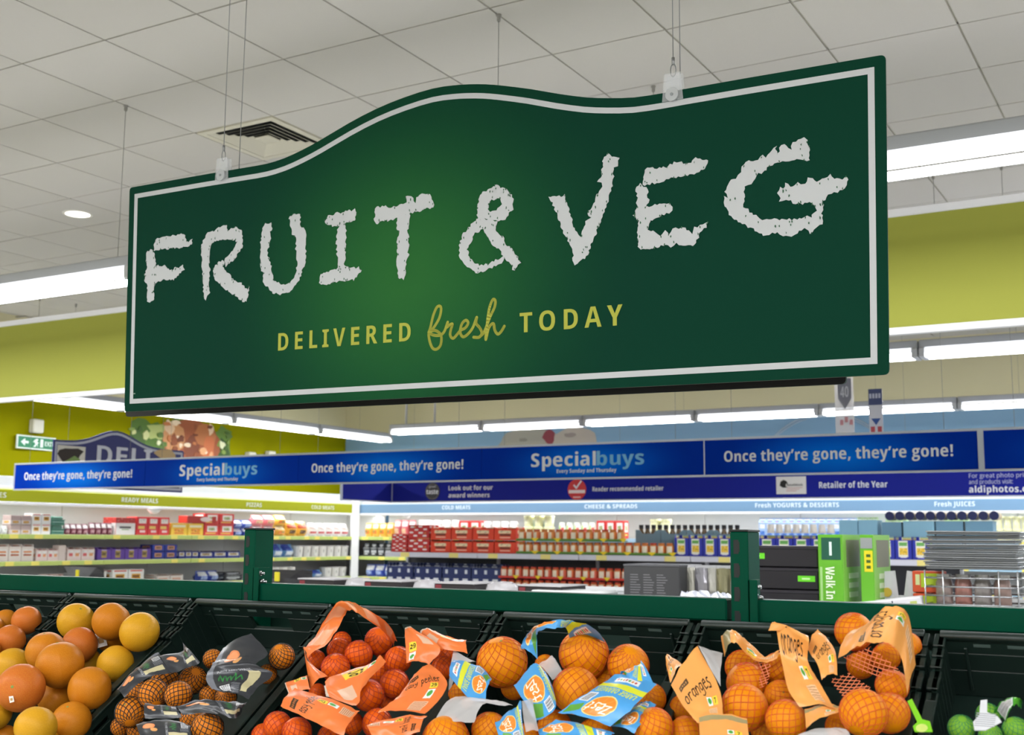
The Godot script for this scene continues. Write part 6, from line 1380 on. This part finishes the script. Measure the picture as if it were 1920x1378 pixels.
func crates() -> void:
	var plastic := mat("13231e", 0.38)
	var st_back := new_st()
	add_box(st_back, Vector3(-0.186, -0.034, -0.004), Vector3(0.186, -0.006, 0.008), 0.002)
	add_box(st_back, Vector3(-0.186, -0.12, -0.004), Vector3(0.186, -0.066, 0.008), 0.002)
	add_box(st_back, Vector3(-0.186, -0.068, -0.004), Vector3(-0.045, -0.032, 0.008), 0.002)
	add_box(st_back, Vector3(0.065, -0.068, -0.004), Vector3(0.186, -0.032, 0.008), 0.002)
	add_box(st_back, Vector3(-0.155, -0.105, 0.008), Vector3(-0.15, -0.02, 0.012), 0.001)
	add_box(st_back, Vector3(0.15, -0.105, 0.008), Vector3(0.155, -0.02, 0.012), 0.001)
	var back_wall := done(st_back)
	var rim := tube([Vector3(-0.188, -0.004, 0.002), Vector3(0.188, -0.004, 0.002)], 0.0085, 10)
	var sides := []
	for s in [-1.0, 1.0]:
		var st := new_st()
		var steps := [[0.0, 0.03, -0.001], [0.03, 0.05, -0.005], [0.05, 0.072, -0.009], [0.072, 0.09, -0.016], [0.09, 0.115, -0.014], [0.115, 0.135, -0.021]]
		for q in steps:
			side_box(st, s, q[0], q[1], -0.12, q[2])
			side_lip(st, s, q[0], q[1], q[2])
		side_box(st, s, 0.135, 0.57, -0.04, -0.022)
		side_box(st, s, 0.135, 0.57, -0.12, -0.052)
		side_lip(st, s, 0.135, 0.57, -0.02)
		var z := 0.135
		for k in 6:   # pillars between the long hand slots
			side_box(st, s, z, z + 0.035, -0.054, -0.038)
			z += 0.08
		sides.append(done(st))
	var floor_mesh := box(Vector3(-0.186, -0.126, 0.0), Vector3(0.186, -0.12, 0.57), 0.002)
	var front := box(Vector3(-0.186, -0.12, 0.56), Vector3(0.186, -0.012, 0.572), 0.003)
	var vent_mesh := box(Vector3(0.0, -0.019, 0.0075), Vector3(0.025, -0.0135, 0.0086))
	for i in 7:
		var c := thing("fruit_crate", "dark green plastic crate %s" % ["cut by the left picture edge", "full of loose yellow and orange grapefruit", "holding mandarins in black nets, its back wall mostly bare", "full of easy peelers in red nets", "of oranges in blue wraps", "of oranges in orange wraps", "at the right, nearly empty but for limes"][i], "crate", Vector3(CRATE_X[i], RIM_Y, RIM_Z))
		c.rotation_degrees.x = TILT
		part("back_wall", back_wall, plastic, c)
		part("rim", rim, plastic, c)
		part("side_wall", sides[0], plastic, c)
		part("side_wall", sides[1], plastic, c)
		part("base", floor_mesh, plastic, c)
		part("front_wall", front, plastic, c)
		for k in 6:
			part("vent_slot", vent_mesh, mat("4a5a55", 0.4), c, Vector3(-0.14 + k * 0.05, 0, 0))


func side_box(st: SurfaceTool, s: float, z0: float, z1: float, y0: float, y1: float) -> void:
	add_box(st, Vector3(minf(s * 0.181, s * 0.19), y0, z0), Vector3(maxf(s * 0.181, s * 0.19), y1, z1), 0.001)


func side_lip(st: SurfaceTool, s: float, z0: float, z1: float, y: float) -> void:
	add_box(st, Vector3(minf(s * 0.179, s * 0.197), y - 0.006, z0), Vector3(maxf(s * 0.179, s * 0.197), y, z1), 0.0015)


# ---------------------------------------------------------------- fruit
func peel(hex_a: String, hex_b: String, rough: float, bump: float) -> StandardMaterial3D:
	var m := speckled(hex_a, hex_b, 0.012, 6.0, rough)
	var n := FastNoiseLite.new()
	n.noise_type = FastNoiseLite.TYPE_CELLULAR
	n.frequency = 0.09
	var t := NoiseTexture2D.new()
	t.noise = n
	t.width = 256
	t.height = 256
	t.seamless = true
	t.as_normal_map = true
	t.bump_strength = bump
	m.normal_enabled = true
	m.normal_texture = t
	m.normal_scale = 0.5
	m.metallic_specular = 0.3
	return m


var net_mesh := {}

func ball() -> ArrayMesh:
	# a citrus fruit of radius one: slightly flattened, dimpled where the stalk was
	var prof := []
	for i in 25:
		var a := PI * i / 24.0 - PI / 2
		var y := sin(a) * 0.97
		var r := cos(a)
		if i > 21:
			y -= 0.035 * (i - 21) / 3.0
		prof.append(Vector2(maxf(r, 0.0), y))
	return lathe(prof, 32, true)


func net_ball(strands: int, thick: float) -> ArrayMesh:
	# a knitted net drawn tight over a fruit of radius one: two families of slanting strands
	var st := SurfaceTool.new()
	st.begin(Mesh.PRIMITIVE_TRIANGLES)
	st.set_smooth_group(0)
	for s in [-1.0, 1.0]:
		for k in strands:
			var pts := []
			for i in 19:
				var v := -1.25 + 2.5 * i / 18.0
				var lon: float = TAU * k / strands + s * v * 0.9
				pts.append(Vector3(cos(v) * sin(lon), sin(v) * 0.97, cos(v) * cos(lon)) * 1.012)
			add_tube(st, pts, thick, 4, false, false)
	return done(st)


func fruit() -> void:
	var shape := ball()
	var stalk := lathe([Vector2(0.16, 0.905), Vector2(0.13, 0.925), Vector2(0.08, 0.93), Vector2(0.03, 0.955), Vector2(0, 0.958)], 8, true)
	var skins := {
		"g": [peel("c8921a", "d29c26", 0.38, 3.0), peel("be7010", "c88022", 0.4, 3.0), peel("c26024", "c87a2c", 0.4, 3.0)],
		"m": [peel("cc6c10", "d8841e", 0.42, 6.0)], "e": [peel("da4e08", "e46c12", 0.26, 7.0)],
		"o": [peel("de8002", "e8960e", 0.4, 8.0)], "l": [peel("5f9e2a", "8cba3c", 0.4, 5.0)],
	}
	var names := {"g": "grapefruit", "m": "mandarin", "e": "easy_peeler", "o": "orange", "l": "lime"}
	var groups := {"g": "grapefruit", "m": "mandarins in black nets", "e": "easy peelers in red nets", "o": "netted oranges", "l": "limes"}
	for f in FRUIT:
		var o := thing(names[f[0]], f[7], "lime" if f[0] == "l" else ("grapefruit" if f[0] == "g" else "orange"), Vector3(f[2], f[3], f[4]), groups[f[0]])
		o.basis = Basis.from_euler(Vector3(rng.randf_range(-0.3, 1.5), rng.randf_range(0, TAU), rng.randf_range(-0.8, 0.8))) * Basis.from_scale(Vector3.ONE * f[5])
		part("peel", shape, skins[f[0]][f[6]], o)
		part("stalk_end", stalk, mat("7d8a3c", 0.7), o)
	# paper seal on the half wrapped grapefruit and small stickers
	for s in [SCRAPS[0] + ["white folded paper scrap tucked between two grapefruit"], SCRAPS[1] + ["small white fruit sticker on a grapefruit at the lower left"]]:
		var p := thing("fruit_label", s[3], "sticker", Vector3(s[0], s[1], s[2]))
		p.rotation = Vector3(-0.5, 0.6, 0.5)
		if s[3].begins_with("small"):
			p.scale = Vector3.ONE * 0.4
		part("paper", plate(PackedVector2Array([Vector2(-0.012, -0.016), Vector2(0.01, -0.02), Vector2(0.014, 0.012), Vector2(-0.006, 0.02)]), 0.0, 0.001), mat("dcd8cf", 0.6), p)
		part("print", plate(PackedVector2Array([Vector2(-0.005, -0.008), Vector2(0.006, -0.01), Vector2(0.007, 0.004), Vector2(-0.004, 0.006)]), 0.001, 0.0015), mat("b08a50", 0.6), p)


# ---------------------------------------------------------------- bag wraps
func wrap_print(kind: String) -> Image:
	var img := Image.create(256, 256, false, Image.FORMAT_RGB8)
	var ink := Color("2a1c12")
	match kind:
		"citrus":
			img.fill(Color("2c2e33"))
			img.fill_rect(Rect2i(0, 0, 30, 256), Color("6d7078"))
			ink_disc(img, Vector2(95, 60), 34, Color("e0854e"), 0.8)
			ink_disc(img, Vector2(140, 80), 18, Color("d99a5a"), 0.8)
			ink_disc(img, Vector2(95, 60), 26, Color("ec9a66"), 0.8)
			ink_words(img, "JUICY AND SWEET", Vector2(46, 128), 150, 14, Color("c9cbd0"), 0.0, plain_font)
			ink_line(img, [Vector2(50, 176), Vector2(58, 152), Vector2(66, 178), Vector2(80, 158), Vector2(86, 178), Vector2(100, 160), Vector2(104, 180), Vector2(120, 150), Vector2(122, 178), Vector2(140, 160), Vector2(150, 176)], 5.0, Color("2f7a3c"))
			img.fill_rect(Rect2i(170, 140, 44, 90), Color("b9b088"))
			img.fill_rect(Rect2i(44, 200, 60, 40), Color("dcdde0"))
			for k in 14:
				img.fill_rect(Rect2i(47 + k * 4, 202, 1 + k % 3, 36), Color("26262a"))
			for k in 8:
				img.fill_rect(Rect2i(112, 196 + k * 6, 46, 2), Color("8b8e95"))
		"peeler":
			img.fill(Color("e8793a"))
			img.fill_rect(Rect2i(30, 40, 84, 20), Color("3a2414"))
			for k in 5:
				img.fill_rect(Rect2i(36 + k * 15, 46, 9, 8), Color("b86a38"))
			ink_hand(img, "easy peeler", Vector2(30, 80), 34, 4.0, ink)
			img.fill_rect(Rect2i(176, 110, 36, 32), Color("f0d23c"))
			ink_words(img, "29", Vector2(182, 114), 24, 20, ink)
			img.fill_rect(Rect2i(176, 148, 36, 36), Color("dfe6e4"))
			ink_disc(img, Vector2(194, 164), 12, Color("57a04a"))
			img.fill_rect(Rect2i(150, 196, 70, 44), Color("e2b08e"))
			for k in 7:
				img.fill_rect(Rect2i(154, 200 + k * 6, 62, 2), Color("a06a48"))
		"peeler_band", "peeler_back":
			img.fill(Color("e8793a"))
			if kind == "peeler_band":
				for k in 5:
					img.fill_rect(Rect2i(30, 60 + k * 38, 190, 22), Color("e8a078"))
				img.fill_rect(Rect2i(60, 20, 100, 16), Color("5a3018"))
			else:
				img.fill_rect(Rect2i(30, 110, 60, 60), Color("f0d23c"))
				ink_words(img, "29", Vector2(36, 122), 48, 34, ink)
				img.fill_rect(Rect2i(30, 176, 60, 60), Color("dfe6e4"))
				ink_disc(img, Vector2(60, 206), 20, Color("57a04a"))
				img.fill_rect(Rect2i(140, 60, 80, 60), Color("d8b094"))
				img.fill_rect(Rect2i(0, 0, 256, 14), Color("cfc0b0"))
		"zest", "zest_band":
			img.fill(Color("4a9ad6"))
			img.fill_rect(Rect2i(0, 172, 256, 22), Color("d8dc32"))
			ink_disc(img, Vector2(118, 78), 68, Color("f4d07a"), 0.82)
			ink_disc(img, Vector2(118, 78), 62, Color("e8862c"), 0.82)
			for k in 9:
				ink_line(img, [Vector2(118, 78), Vector2(118 + cos(TAU * k / 9) * 58, 78 + sin(TAU * k / 9) * 47)], 2.0, Color("f0a24c"))
			ink_poly(img, PackedVector2Array([Vector2(176, 40), Vector2(240, 10), Vector2(250, 60), Vector2(200, 80)]), Color("5c9c3c"))
			ink_hand(img, "zest", Vector2(66, 62), 50, 6.0, Color("f6efe2"))
			ink_words(img, "LARGE ORANGES", Vector2(22, 146), 212, 22, Color("d8dc32"))
			ink_poly(img, PackedVector2Array([Vector2(60, 204), Vector2(200, 204), Vector2(210, 226), Vector2(70, 230)]), Color("e9ecef"))
			for k in 7:
				img.fill_rect(Rect2i(78 + k * 17, 210, 11, 10), Color(["c0392b", "d8862c", "5c9c3c"][k % 3]))
			if kind == "zest":
				img.fill_rect(Rect2i(196, 88, 52, 50), Color("eceef0"))
				for k in 11:
					img.fill_rect(Rect2i(200 + k * 4, 91, 1 + k % 3, 42), Color("1e2028"))
		"oranges", "oranges_back", "oranges_band":
			img.fill(Color("eda354"))
			if kind != "oranges_band":
				img.fill_rect(Rect2i(30, 52, 66, 16), Color("4a3420"))
				for k in 4:
					img.fill_rect(Rect2i(35 + k * 14, 57, 9, 7), Color("b98a58"))
				ink_hand(img, "oranges", Vector2(26, 90), 50, 5.0, ink)
			else:
				img.fill_rect(Rect2i(0, 20, 256, 50), Color("a39468"))
			img.fill_rect(Rect2i(150, 150, 34, 36), Color("e4ece6"))
			ink_disc(img, Vector2(167, 166), 12, Color("4aa03c"))
			img.fill_rect(Rect2i(190, 150, 34, 36), Color("f0d23c"))
			ink_words(img, "7", Vector2(200, 156), 13, 22, ink)
			img.fill_rect(Rect2i(140, 200, 70, 40), Color("f0c094"))
			for k in 6:
				img.fill_rect(Rect2i(144, 204 + k * 6, 62, 2), Color("b98a58"))
		"lime_tag":
			img.fill(Color("2f8a24"))
			img.fill_rect(Rect2i(60, 10, 180, 130), Color("e2e4e6"))
			for k in 16:
				img.fill_rect(Rect2i(70 + k * 10, 16, 2 + (k * 7) % 5, 118), Color("1e2024"))
			img.fill_rect(Rect2i(0, 150, 256, 60), Color("5cb834"))
		_:
			img.fill(Color("d9d6d4"))
	return img


func sheet(pairs: Array) -> ArrayMesh:
	# a bent film sheet through pairs of edge points; print runs 0 to 1 both ways
	var a := []
	var b := []
	for p in pairs:
		a.append(Vector3(p[0], p[1], p[2]))
		b.append(Vector3(p[3], p[4], p[5]))
	a = spline(a, 6)
	b = spline(b, 6)
	var n := a.size() - 1
	var cross := 10
	var fold := FastNoiseLite.new()   # crumples in the film
	fold.frequency = 0.03
	var seed_x := rng.randf() * 900.0
	var up := Vector3(0, cos(deg_to_rad(TILT)), sin(deg_to_rad(TILT)))
	var grid := []
	for i in n + 1:
		var row := []
		for k in cross + 1:
			var u := float(k) / cross
			var p: Vector3 = a[i].lerp(b[i], u)
			p += up * (sin(PI * u) * 0.006 + fold.get_noise_2d(u * 60.0 + seed_x, i * 9.0) * 0.0045 + rng.randf_range(-0.0006, 0.0006))
			row.append(p)
		grid.append(row)
	var st := SurfaceTool.new()
	st.begin(Mesh.PRIMITIVE_TRIANGLES)
	st.set_smooth_group(0)
	for i in n:
		for k in cross:
			for e in [[i, k], [i, k + 1], [i + 1, k + 1], [i, k], [i + 1, k + 1], [i + 1, k]]:
				st.set_uv(Vector2(float(e[1]) / cross, float(e[0]) / n))
				st.add_vertex(grid[e[0]][e[1]])
	return done(st)


func bags() -> void:
	var prints := {}
	var nets := {2: [net_ball(15, 0.026), mat("1d1714", 0.5)], 3: [net_ball(13, 0.019), mat("b02a10", 0.5)], 4: [net_ball(15, 0.015), mat("cf5a10", 0.5)], 5: [net_ball(15, 0.016), mat("d8561c", 0.5)]}
	var roots := []
	var mids := []
	for w in WRAPS:
		var is_film: bool = w[0] == "white_film"
		if not prints.has(w[0]):
			var m := film("d8d5d4", 0.6, 0.35) if is_film else printed(wrap_print(w[0]), 0.3)
			if not is_film:
				m.backlight_enabled = true
				m.backlight = Color(0.25, 0.25, 0.25)
			prints[w[0]] = m
		var is_tag: bool = w[0] == "lime_tag"
		var o := thing("film_sheet" if is_film else ("looped_tag" if is_tag else "net_bag"), w[2], "plastic film" if is_film else ("tag" if is_tag else "net bag"))
		part("film" if is_film else "printed_wrap", sheet(w[3]), prints[w[0]], o)
		var c := Vector3.ZERO
		for p in w[3]:
			c += (Vector3(p[0], p[1], p[2]) + Vector3(p[3], p[4], p[5])) * 0.5
		roots.append([o, w[1], is_film])
		mids.append(c / w[3].size())
	for f in FRUIT:
		if not nets.has(f[1]):
			continue
		var p := Vector3(f[2], f[3], f[4])
		var best := -1
		for k in roots.size():
			if roots[k][1] == f[1] and not roots[k][2] and (best < 0 or mids[k].distance_to(p) < mids[best].distance_to(p)):
				best = k
		var n := part("net", nets[f[1]][0], nets[f[1]][1], roots[best][0], p)
		n.basis = Basis.from_euler(Vector3(rng.randf_range(0.2, 0.9), rng.randf_range(0, TAU), rng.randf_range(-0.4, 0.4))) * Basis.from_scale(Vector3.ONE * f[5])
	# loose netting hanging between the oranges at the right
	var k := 0
	for s in NET_SHEETS:
		var st := SurfaceTool.new()
		st.begin(Mesh.PRIMITIVE_TRIANGLES)
		st.set_smooth_group(0)
		var pts := []
		for q in s:
			pts.append(Vector3(q[0], q[1], q[2]))
		var c: Vector3 = Vector3.ZERO
		for q in pts:
			c += q / pts.size()
		var ex: Vector3 = (pts[1] - pts[0]).normalized()
		var ez: Vector3 = ex.cross((pts[2] - pts[0])).normalized()
		var ey := ez.cross(ex)
		var poly := PackedVector2Array()
		for q in pts:
			poly.append(Vector2((q - c).dot(ex), (q - c).dot(ey)))
		for dir in [Vector2(1, 0.75).normalized(), Vector2(1, -0.75).normalized()]:
			var nor: Vector2 = dir.orthogonal()
			for i in range(-14, 15):
				var seg := PackedVector2Array([nor * i * 0.0075 - dir, nor * i * 0.0075 + dir])
				for piece in Geometry2D.intersect_polyline_with_polygon(seg, poly):
					var path := []
					for j in 7:
						var v: Vector2 = piece[0].lerp(piece[1], j / 6.0)
						var bow := clampf(1.0 - v.length() / 0.06, 0.0, 1.0)
						path.append(c + ex * v.x + ey * v.y - ez * signf(ez.y) * bow * 0.006)
					add_tube(st, path, 0.0007, 4, false, false)
		solo("loose_net", done(st), mat("f08a5c", 0.5), ["loose orange netting under the largest arching wrap", "loose orange netting low beside the biggest orange", "loose orange netting beside the tall central wrap"][k], "netting")
		k += 1


func limes() -> void:
	var tags := [["green_swing_tag", "bright green paper tag hanging over the lime crate edge", "7cc81e"], ["white_swing_tag", "white paper tag with fine print over the limes", "d8dade"]]
	for k in 2:
		var pts := []
		for q in TAGS[k]:
			pts.append(Vector3(q[0], q[1], q[2]))
		var c: Vector3 = Vector3.ZERO
		for q in pts:
			c += q / pts.size()
		var t := thing(tags[k][0], tags[k][1], "tag", c, "tags in the lime crate")
		var ez := Vector3(0, cos(deg_to_rad(TILT)), sin(deg_to_rad(TILT)))
		var ex := Vector3.RIGHT
		var ey := ez.cross(ex)
		var poly := PackedVector2Array()
		for q in pts:
			poly.append(Vector2((q - c).dot(ex), (q - c).dot(ey)))
		t.basis = Basis(ex, ey, ez)
		part("paper", plate(poly, 0.0, 0.0012), mat(tags[k][2], 0.5), t)
		if k == 0:
			part("lime_print", disc(0.008, 0.0012, 0.0018), mat("c4d670", 0.5), t, Vector3(0.007, -0.018, 0))
		elif k == 1:
			for i in 7:
				part("print_line", box(Vector3(-0.012, -0.02 + i * 0.004, 0.0012), Vector3(0.014, -0.0186 + i * 0.004, 0.0016)), mat("a9abb0", 0.5), t)
	var nb := thing("lime_net_bag", "dark green net round the limes at the lower right corner", "net bag", Vector3.ZERO)
	var net := net_ball(13, 0.02)
	for f in FRUIT:
		if f[0] == "l":
			var n := part("net", net, mat("1c7a4c", 0.5), nb, Vector3(f[2], f[3], f[4]))
			n.basis = Basis.from_euler(Vector3(0.6, rng.randf_range(0, TAU), 0.2)) * Basis.from_scale(Vector3.ONE * f[5])


# ---------------------------------------------------------------- the main sign
func rough_edge(pts: Array, step: float, amount: float) -> PackedVector2Array:
	# chalk: the outline is cut into short steps that jitter in and out
	var r := PackedVector2Array()
	for i in pts.size():
		var a := Vector2(pts[i][0], pts[i][1])
		var b := Vector2(pts[(i + 1) % pts.size()][0], pts[(i + 1) % pts.size()][1])
		var n := maxi(1, int((b - a).length() / step))
		var nor := (b - a).normalized().orthogonal()
		for k in n:
			r.append(a.lerp(b, float(k) / n) + nor * rng.randf_range(-amount, amount) + (b - a) / n * rng.randf_range(-0.2, 0.2))
	return r


func main_sign() -> void:
	var ol := PackedVector2Array()
	for p in SIGN_OUTLINE:
		ol.append(Vector2(p[0], p[1]))
	var rounded := PackedVector2Array()   # small radius at the four corners
	var n := ol.size()
	for i in n:
		var a := ol[(i - 1 + n) % n]
		var p := ol[i]
		var b := ol[(i + 1) % n]
		if absf((p - a).normalized().dot((b - p).normalized())) < 0.5:
			for k in 5:
				var t := k / 4.0
				var q0 := p + (a - p).normalized() * 0.012
				var q1 := p + (b - p).normalized() * 0.012
				rounded.append(q0.lerp(p, t).lerp(p.lerp(q1, t), t))
		else:
			rounded.append(p)
	var t := thing("hanging_sign", "large dark green wavy topped sign with chalk lettering and white border", "sign", Vector3(SIGN_AT[0], SIGN_AT[1], SIGN_AT[2]))
	t.rotation_degrees = Vector3(SIGN_TURN[0], SIGN_TURN[1], SIGN_TURN[2])
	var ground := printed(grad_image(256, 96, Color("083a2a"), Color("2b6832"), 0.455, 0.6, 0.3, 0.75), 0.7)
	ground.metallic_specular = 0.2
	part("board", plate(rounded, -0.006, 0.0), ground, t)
	part("board_edge", band(Geometry2D.offset_polygon(rounded, 0.0006)[0], rounded, -0.004), mat("8a8f86", 0.5), t)
	part("board_back", plate(Geometry2D.offset_polygon(rounded, -0.001)[0], -0.009, -0.006), mat("0b0d0c", 0.7), t)  # dark like the back of the twin, shade of the gap painted in
	var white := mat("c3c6c8", 0.5)
	part("white_border", band(Geometry2D.offset_polygon(ol, -0.024)[0], Geometry2D.offset_polygon(ol, -0.0385)[0], 0.0007), white, t)
	for g in CHALK:
		var st := new_st()
		var lift := 0.0009
		for pts in g[1]:
			lift += 0.0003
			var poly := rough_edge(pts, 0.0055, 0.0032)
			if Geometry2D.triangulate_polygon(poly).is_empty():
				poly = PackedVector2Array()
				for q in pts:
					poly.append(Vector2(q[0], q[1]))
			add_plate(st, poly, lift - 0.0004, lift)
		var letter := part(g[0], done(st), white, t)
		var specks := new_st()
		for pts in g[1]:
			for k in int(pts.size() * 0.8):   # bare board showing through the chalk near its edges
				var a: Array = pts[rng.randi() % pts.size()]
				var b: Array = pts[rng.randi() % pts.size()]
				var c := Vector2(a[0], a[1]).lerp(Vector2(b[0], b[1]), rng.randf_range(0.06, 0.22))
				var q := PackedVector2Array()
				for e in 6:
					var ang := TAU * e / 6.0
					q.append(c + Vector2(cos(ang) * 0.0016, sin(ang) * 0.0032) * rng.randf_range(0.4, 1.4))
				var inside := PackedVector2Array()
				for e in pts:
					inside.append(Vector2(e[0], e[1]))
				if Geometry2D.is_point_in_polygon(c, inside) and not Geometry2D.triangulate_polygon(q).is_empty():
					add_plate(specks, q, 0.0022, 0.0026)
		part("chalk_specks", done(specks), mat("1f5a38", 0.5), letter).set_meta("kind", "stuff")
	var olive := mat("a9ac28", 0.5)
	var wide := FontVariation.new()
	wide.base_font = bold
	wide.set_spacing(TextServer.SPACING_GLYPH, 13)
	words("lettering", "DELIVERED", olive, t, Vector3(-0.5448, -0.2026, 0.001), 0.464, 0.05, 0.0, wide)
	words("lettering", "TODAY", olive, t, Vector3(0.2562, -0.2026, 0.001), 0.287, 0.05, 0.0, wide)
	var fr := new_st()
	for s in FRESH:
		var pts := []
		for p in s:
			pts.append(Vector3(p[0], p[1], 0.0005))
		pts = spline(pts, 5)
		add_stroke(fr, pts, 0.0078)
	part("script_lettering", done(fr), olive, t)
	part("small_code", box(Vector3(-1.13, -0.305, 0.0003), Vector3(-1.122, -0.302, 0.0008)), mat("8aa090", 0.5), t)
	# clear clips, hooks and wires
	for c in [[0.6802, 0.345, 0.062], [-0.7812, 0.342, 0.05]]:
		var h := Vector3(c[0], c[1], 0.0)
		part("clip", plate(PackedVector2Array([Vector2(-0.027, -0.014), Vector2(0.027, -0.014), Vector2(0.021, 0.054), Vector2(-0.021, 0.054)]), 0.002, 0.004), film("e6eaee", 0.25, 0.15), t, h)
		part("clip_back", plate(PackedVector2Array([Vector2(-0.027, -0.014), Vector2(0.027, -0.014), Vector2(0.021, 0.054), Vector2(-0.021, 0.054)]), -0.014, -0.012), film("e6eaee", 0.25, 0.15), t, h)
		part("rivet", disc(0.0165, 0.004, 0.009), mat("b9bdbf", 0.35), t, h)
		part("rivet_centre", disc(0.004, 0.009, 0.0105, 12), mat("8b9092", 0.4), t, h)
		var hook := []
		for k in 13:
			var a := PI * 1.9 * k / 12.0
			hook.append(h + Vector3(sin(a) * 0.007, 0.062 + cos(a) * 0.016, -0.003))
		part("hook", tube(hook, 0.0014, 5), mat("8d8f90", 0.3, 0.8), t)
		part("crimp", tube([h + Vector3(0, 0.076, -0.003), h + Vector3(0, 0.094, -0.003)], 0.004, 8), mat("9a9c9e", 0.3, 0.8), t)
		part("wire", tube([h + Vector3(0, 0.09, -0.003), t.basis.inverse() * (t.basis * h + Vector3(0, CEIL - (t.position.y + h.y), 0.0))], 0.0013, 5), mat("8d8f90", 0.35, 0.7), t)
	# the twin sign hung back to back behind it
	var tw := thing("twin_sign", "second sign hanging just behind the green sign, back painted black as shade", "sign", t.position + Vector3(-0.122, 0.0, -0.122))
	tw.rotation_degrees = Vector3(SIGN_TURN[0], SIGN_TURN[1], SIGN_TURN[2])
	part("board_back", plate(rounded, 0.003, 0.006), mat("08090a", 0.6), tw)  # black stands in for the unlit gap between the two signs
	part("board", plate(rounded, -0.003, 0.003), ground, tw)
	part("white_border", band(Geometry2D.offset_polygon(ol, -0.024)[0], Geometry2D.offset_polygon(ol, -0.0385)[0], -0.0037), white, tw)
	for x in [0.775, -0.7]:
		var h := Vector3(x, 0.345, 0.0)
		part("clip", plate(PackedVector2Array([Vector2(-0.02, -0.014), Vector2(0.02, -0.014), Vector2(0.015, 0.04), Vector2(-0.015, 0.04)]), 0.006, 0.008), film("e6eaee", 0.25, 0.15), tw, h)
		part("hook", tube([h + Vector3(0, 0.03, 0.007), h + Vector3(0.006, 0.045, 0.007), h + Vector3(0.0, 0.06, 0.007)], 0.0014, 5), mat("8d8f90", 0.3, 0.8), tw)
		part("wire", tube([h + Vector3(0, 0.06, 0.007), tw.basis.inverse() * (tw.basis * h + Vector3(0, CEIL - (tw.position.y + h.y), 0.0))], 0.0013, 5), mat("8d8f90", 0.35, 0.7), tw)


func add_stroke(st: SurfaceTool, pts: Array, w: float) -> void:
	for i in pts.size() - 1:
		var lift := Vector3(0, 0, i * 0.000004)   # each piece a hair above the one before
		var a: Vector3 = pts[i] + lift
		var b: Vector3 = pts[i + 1] + lift
		if a.distance_to(b) < 0.00005:
			continue
		var d := (b - a).normalized()
		var s := Vector3(-d.y, d.x, 0) * w * 0.5
		quad(st, a + s, a + s + (b - a), b - s, a - s)
		for k in 8:
			var p := TAU * k / 8.0
			var q := TAU * (k + 1) / 8.0
			tri(st, b, b + Vector3(cos(q), sin(q), 0) * w * 0.5, b + Vector3(cos(p), sin(p), 0) * w * 0.5)
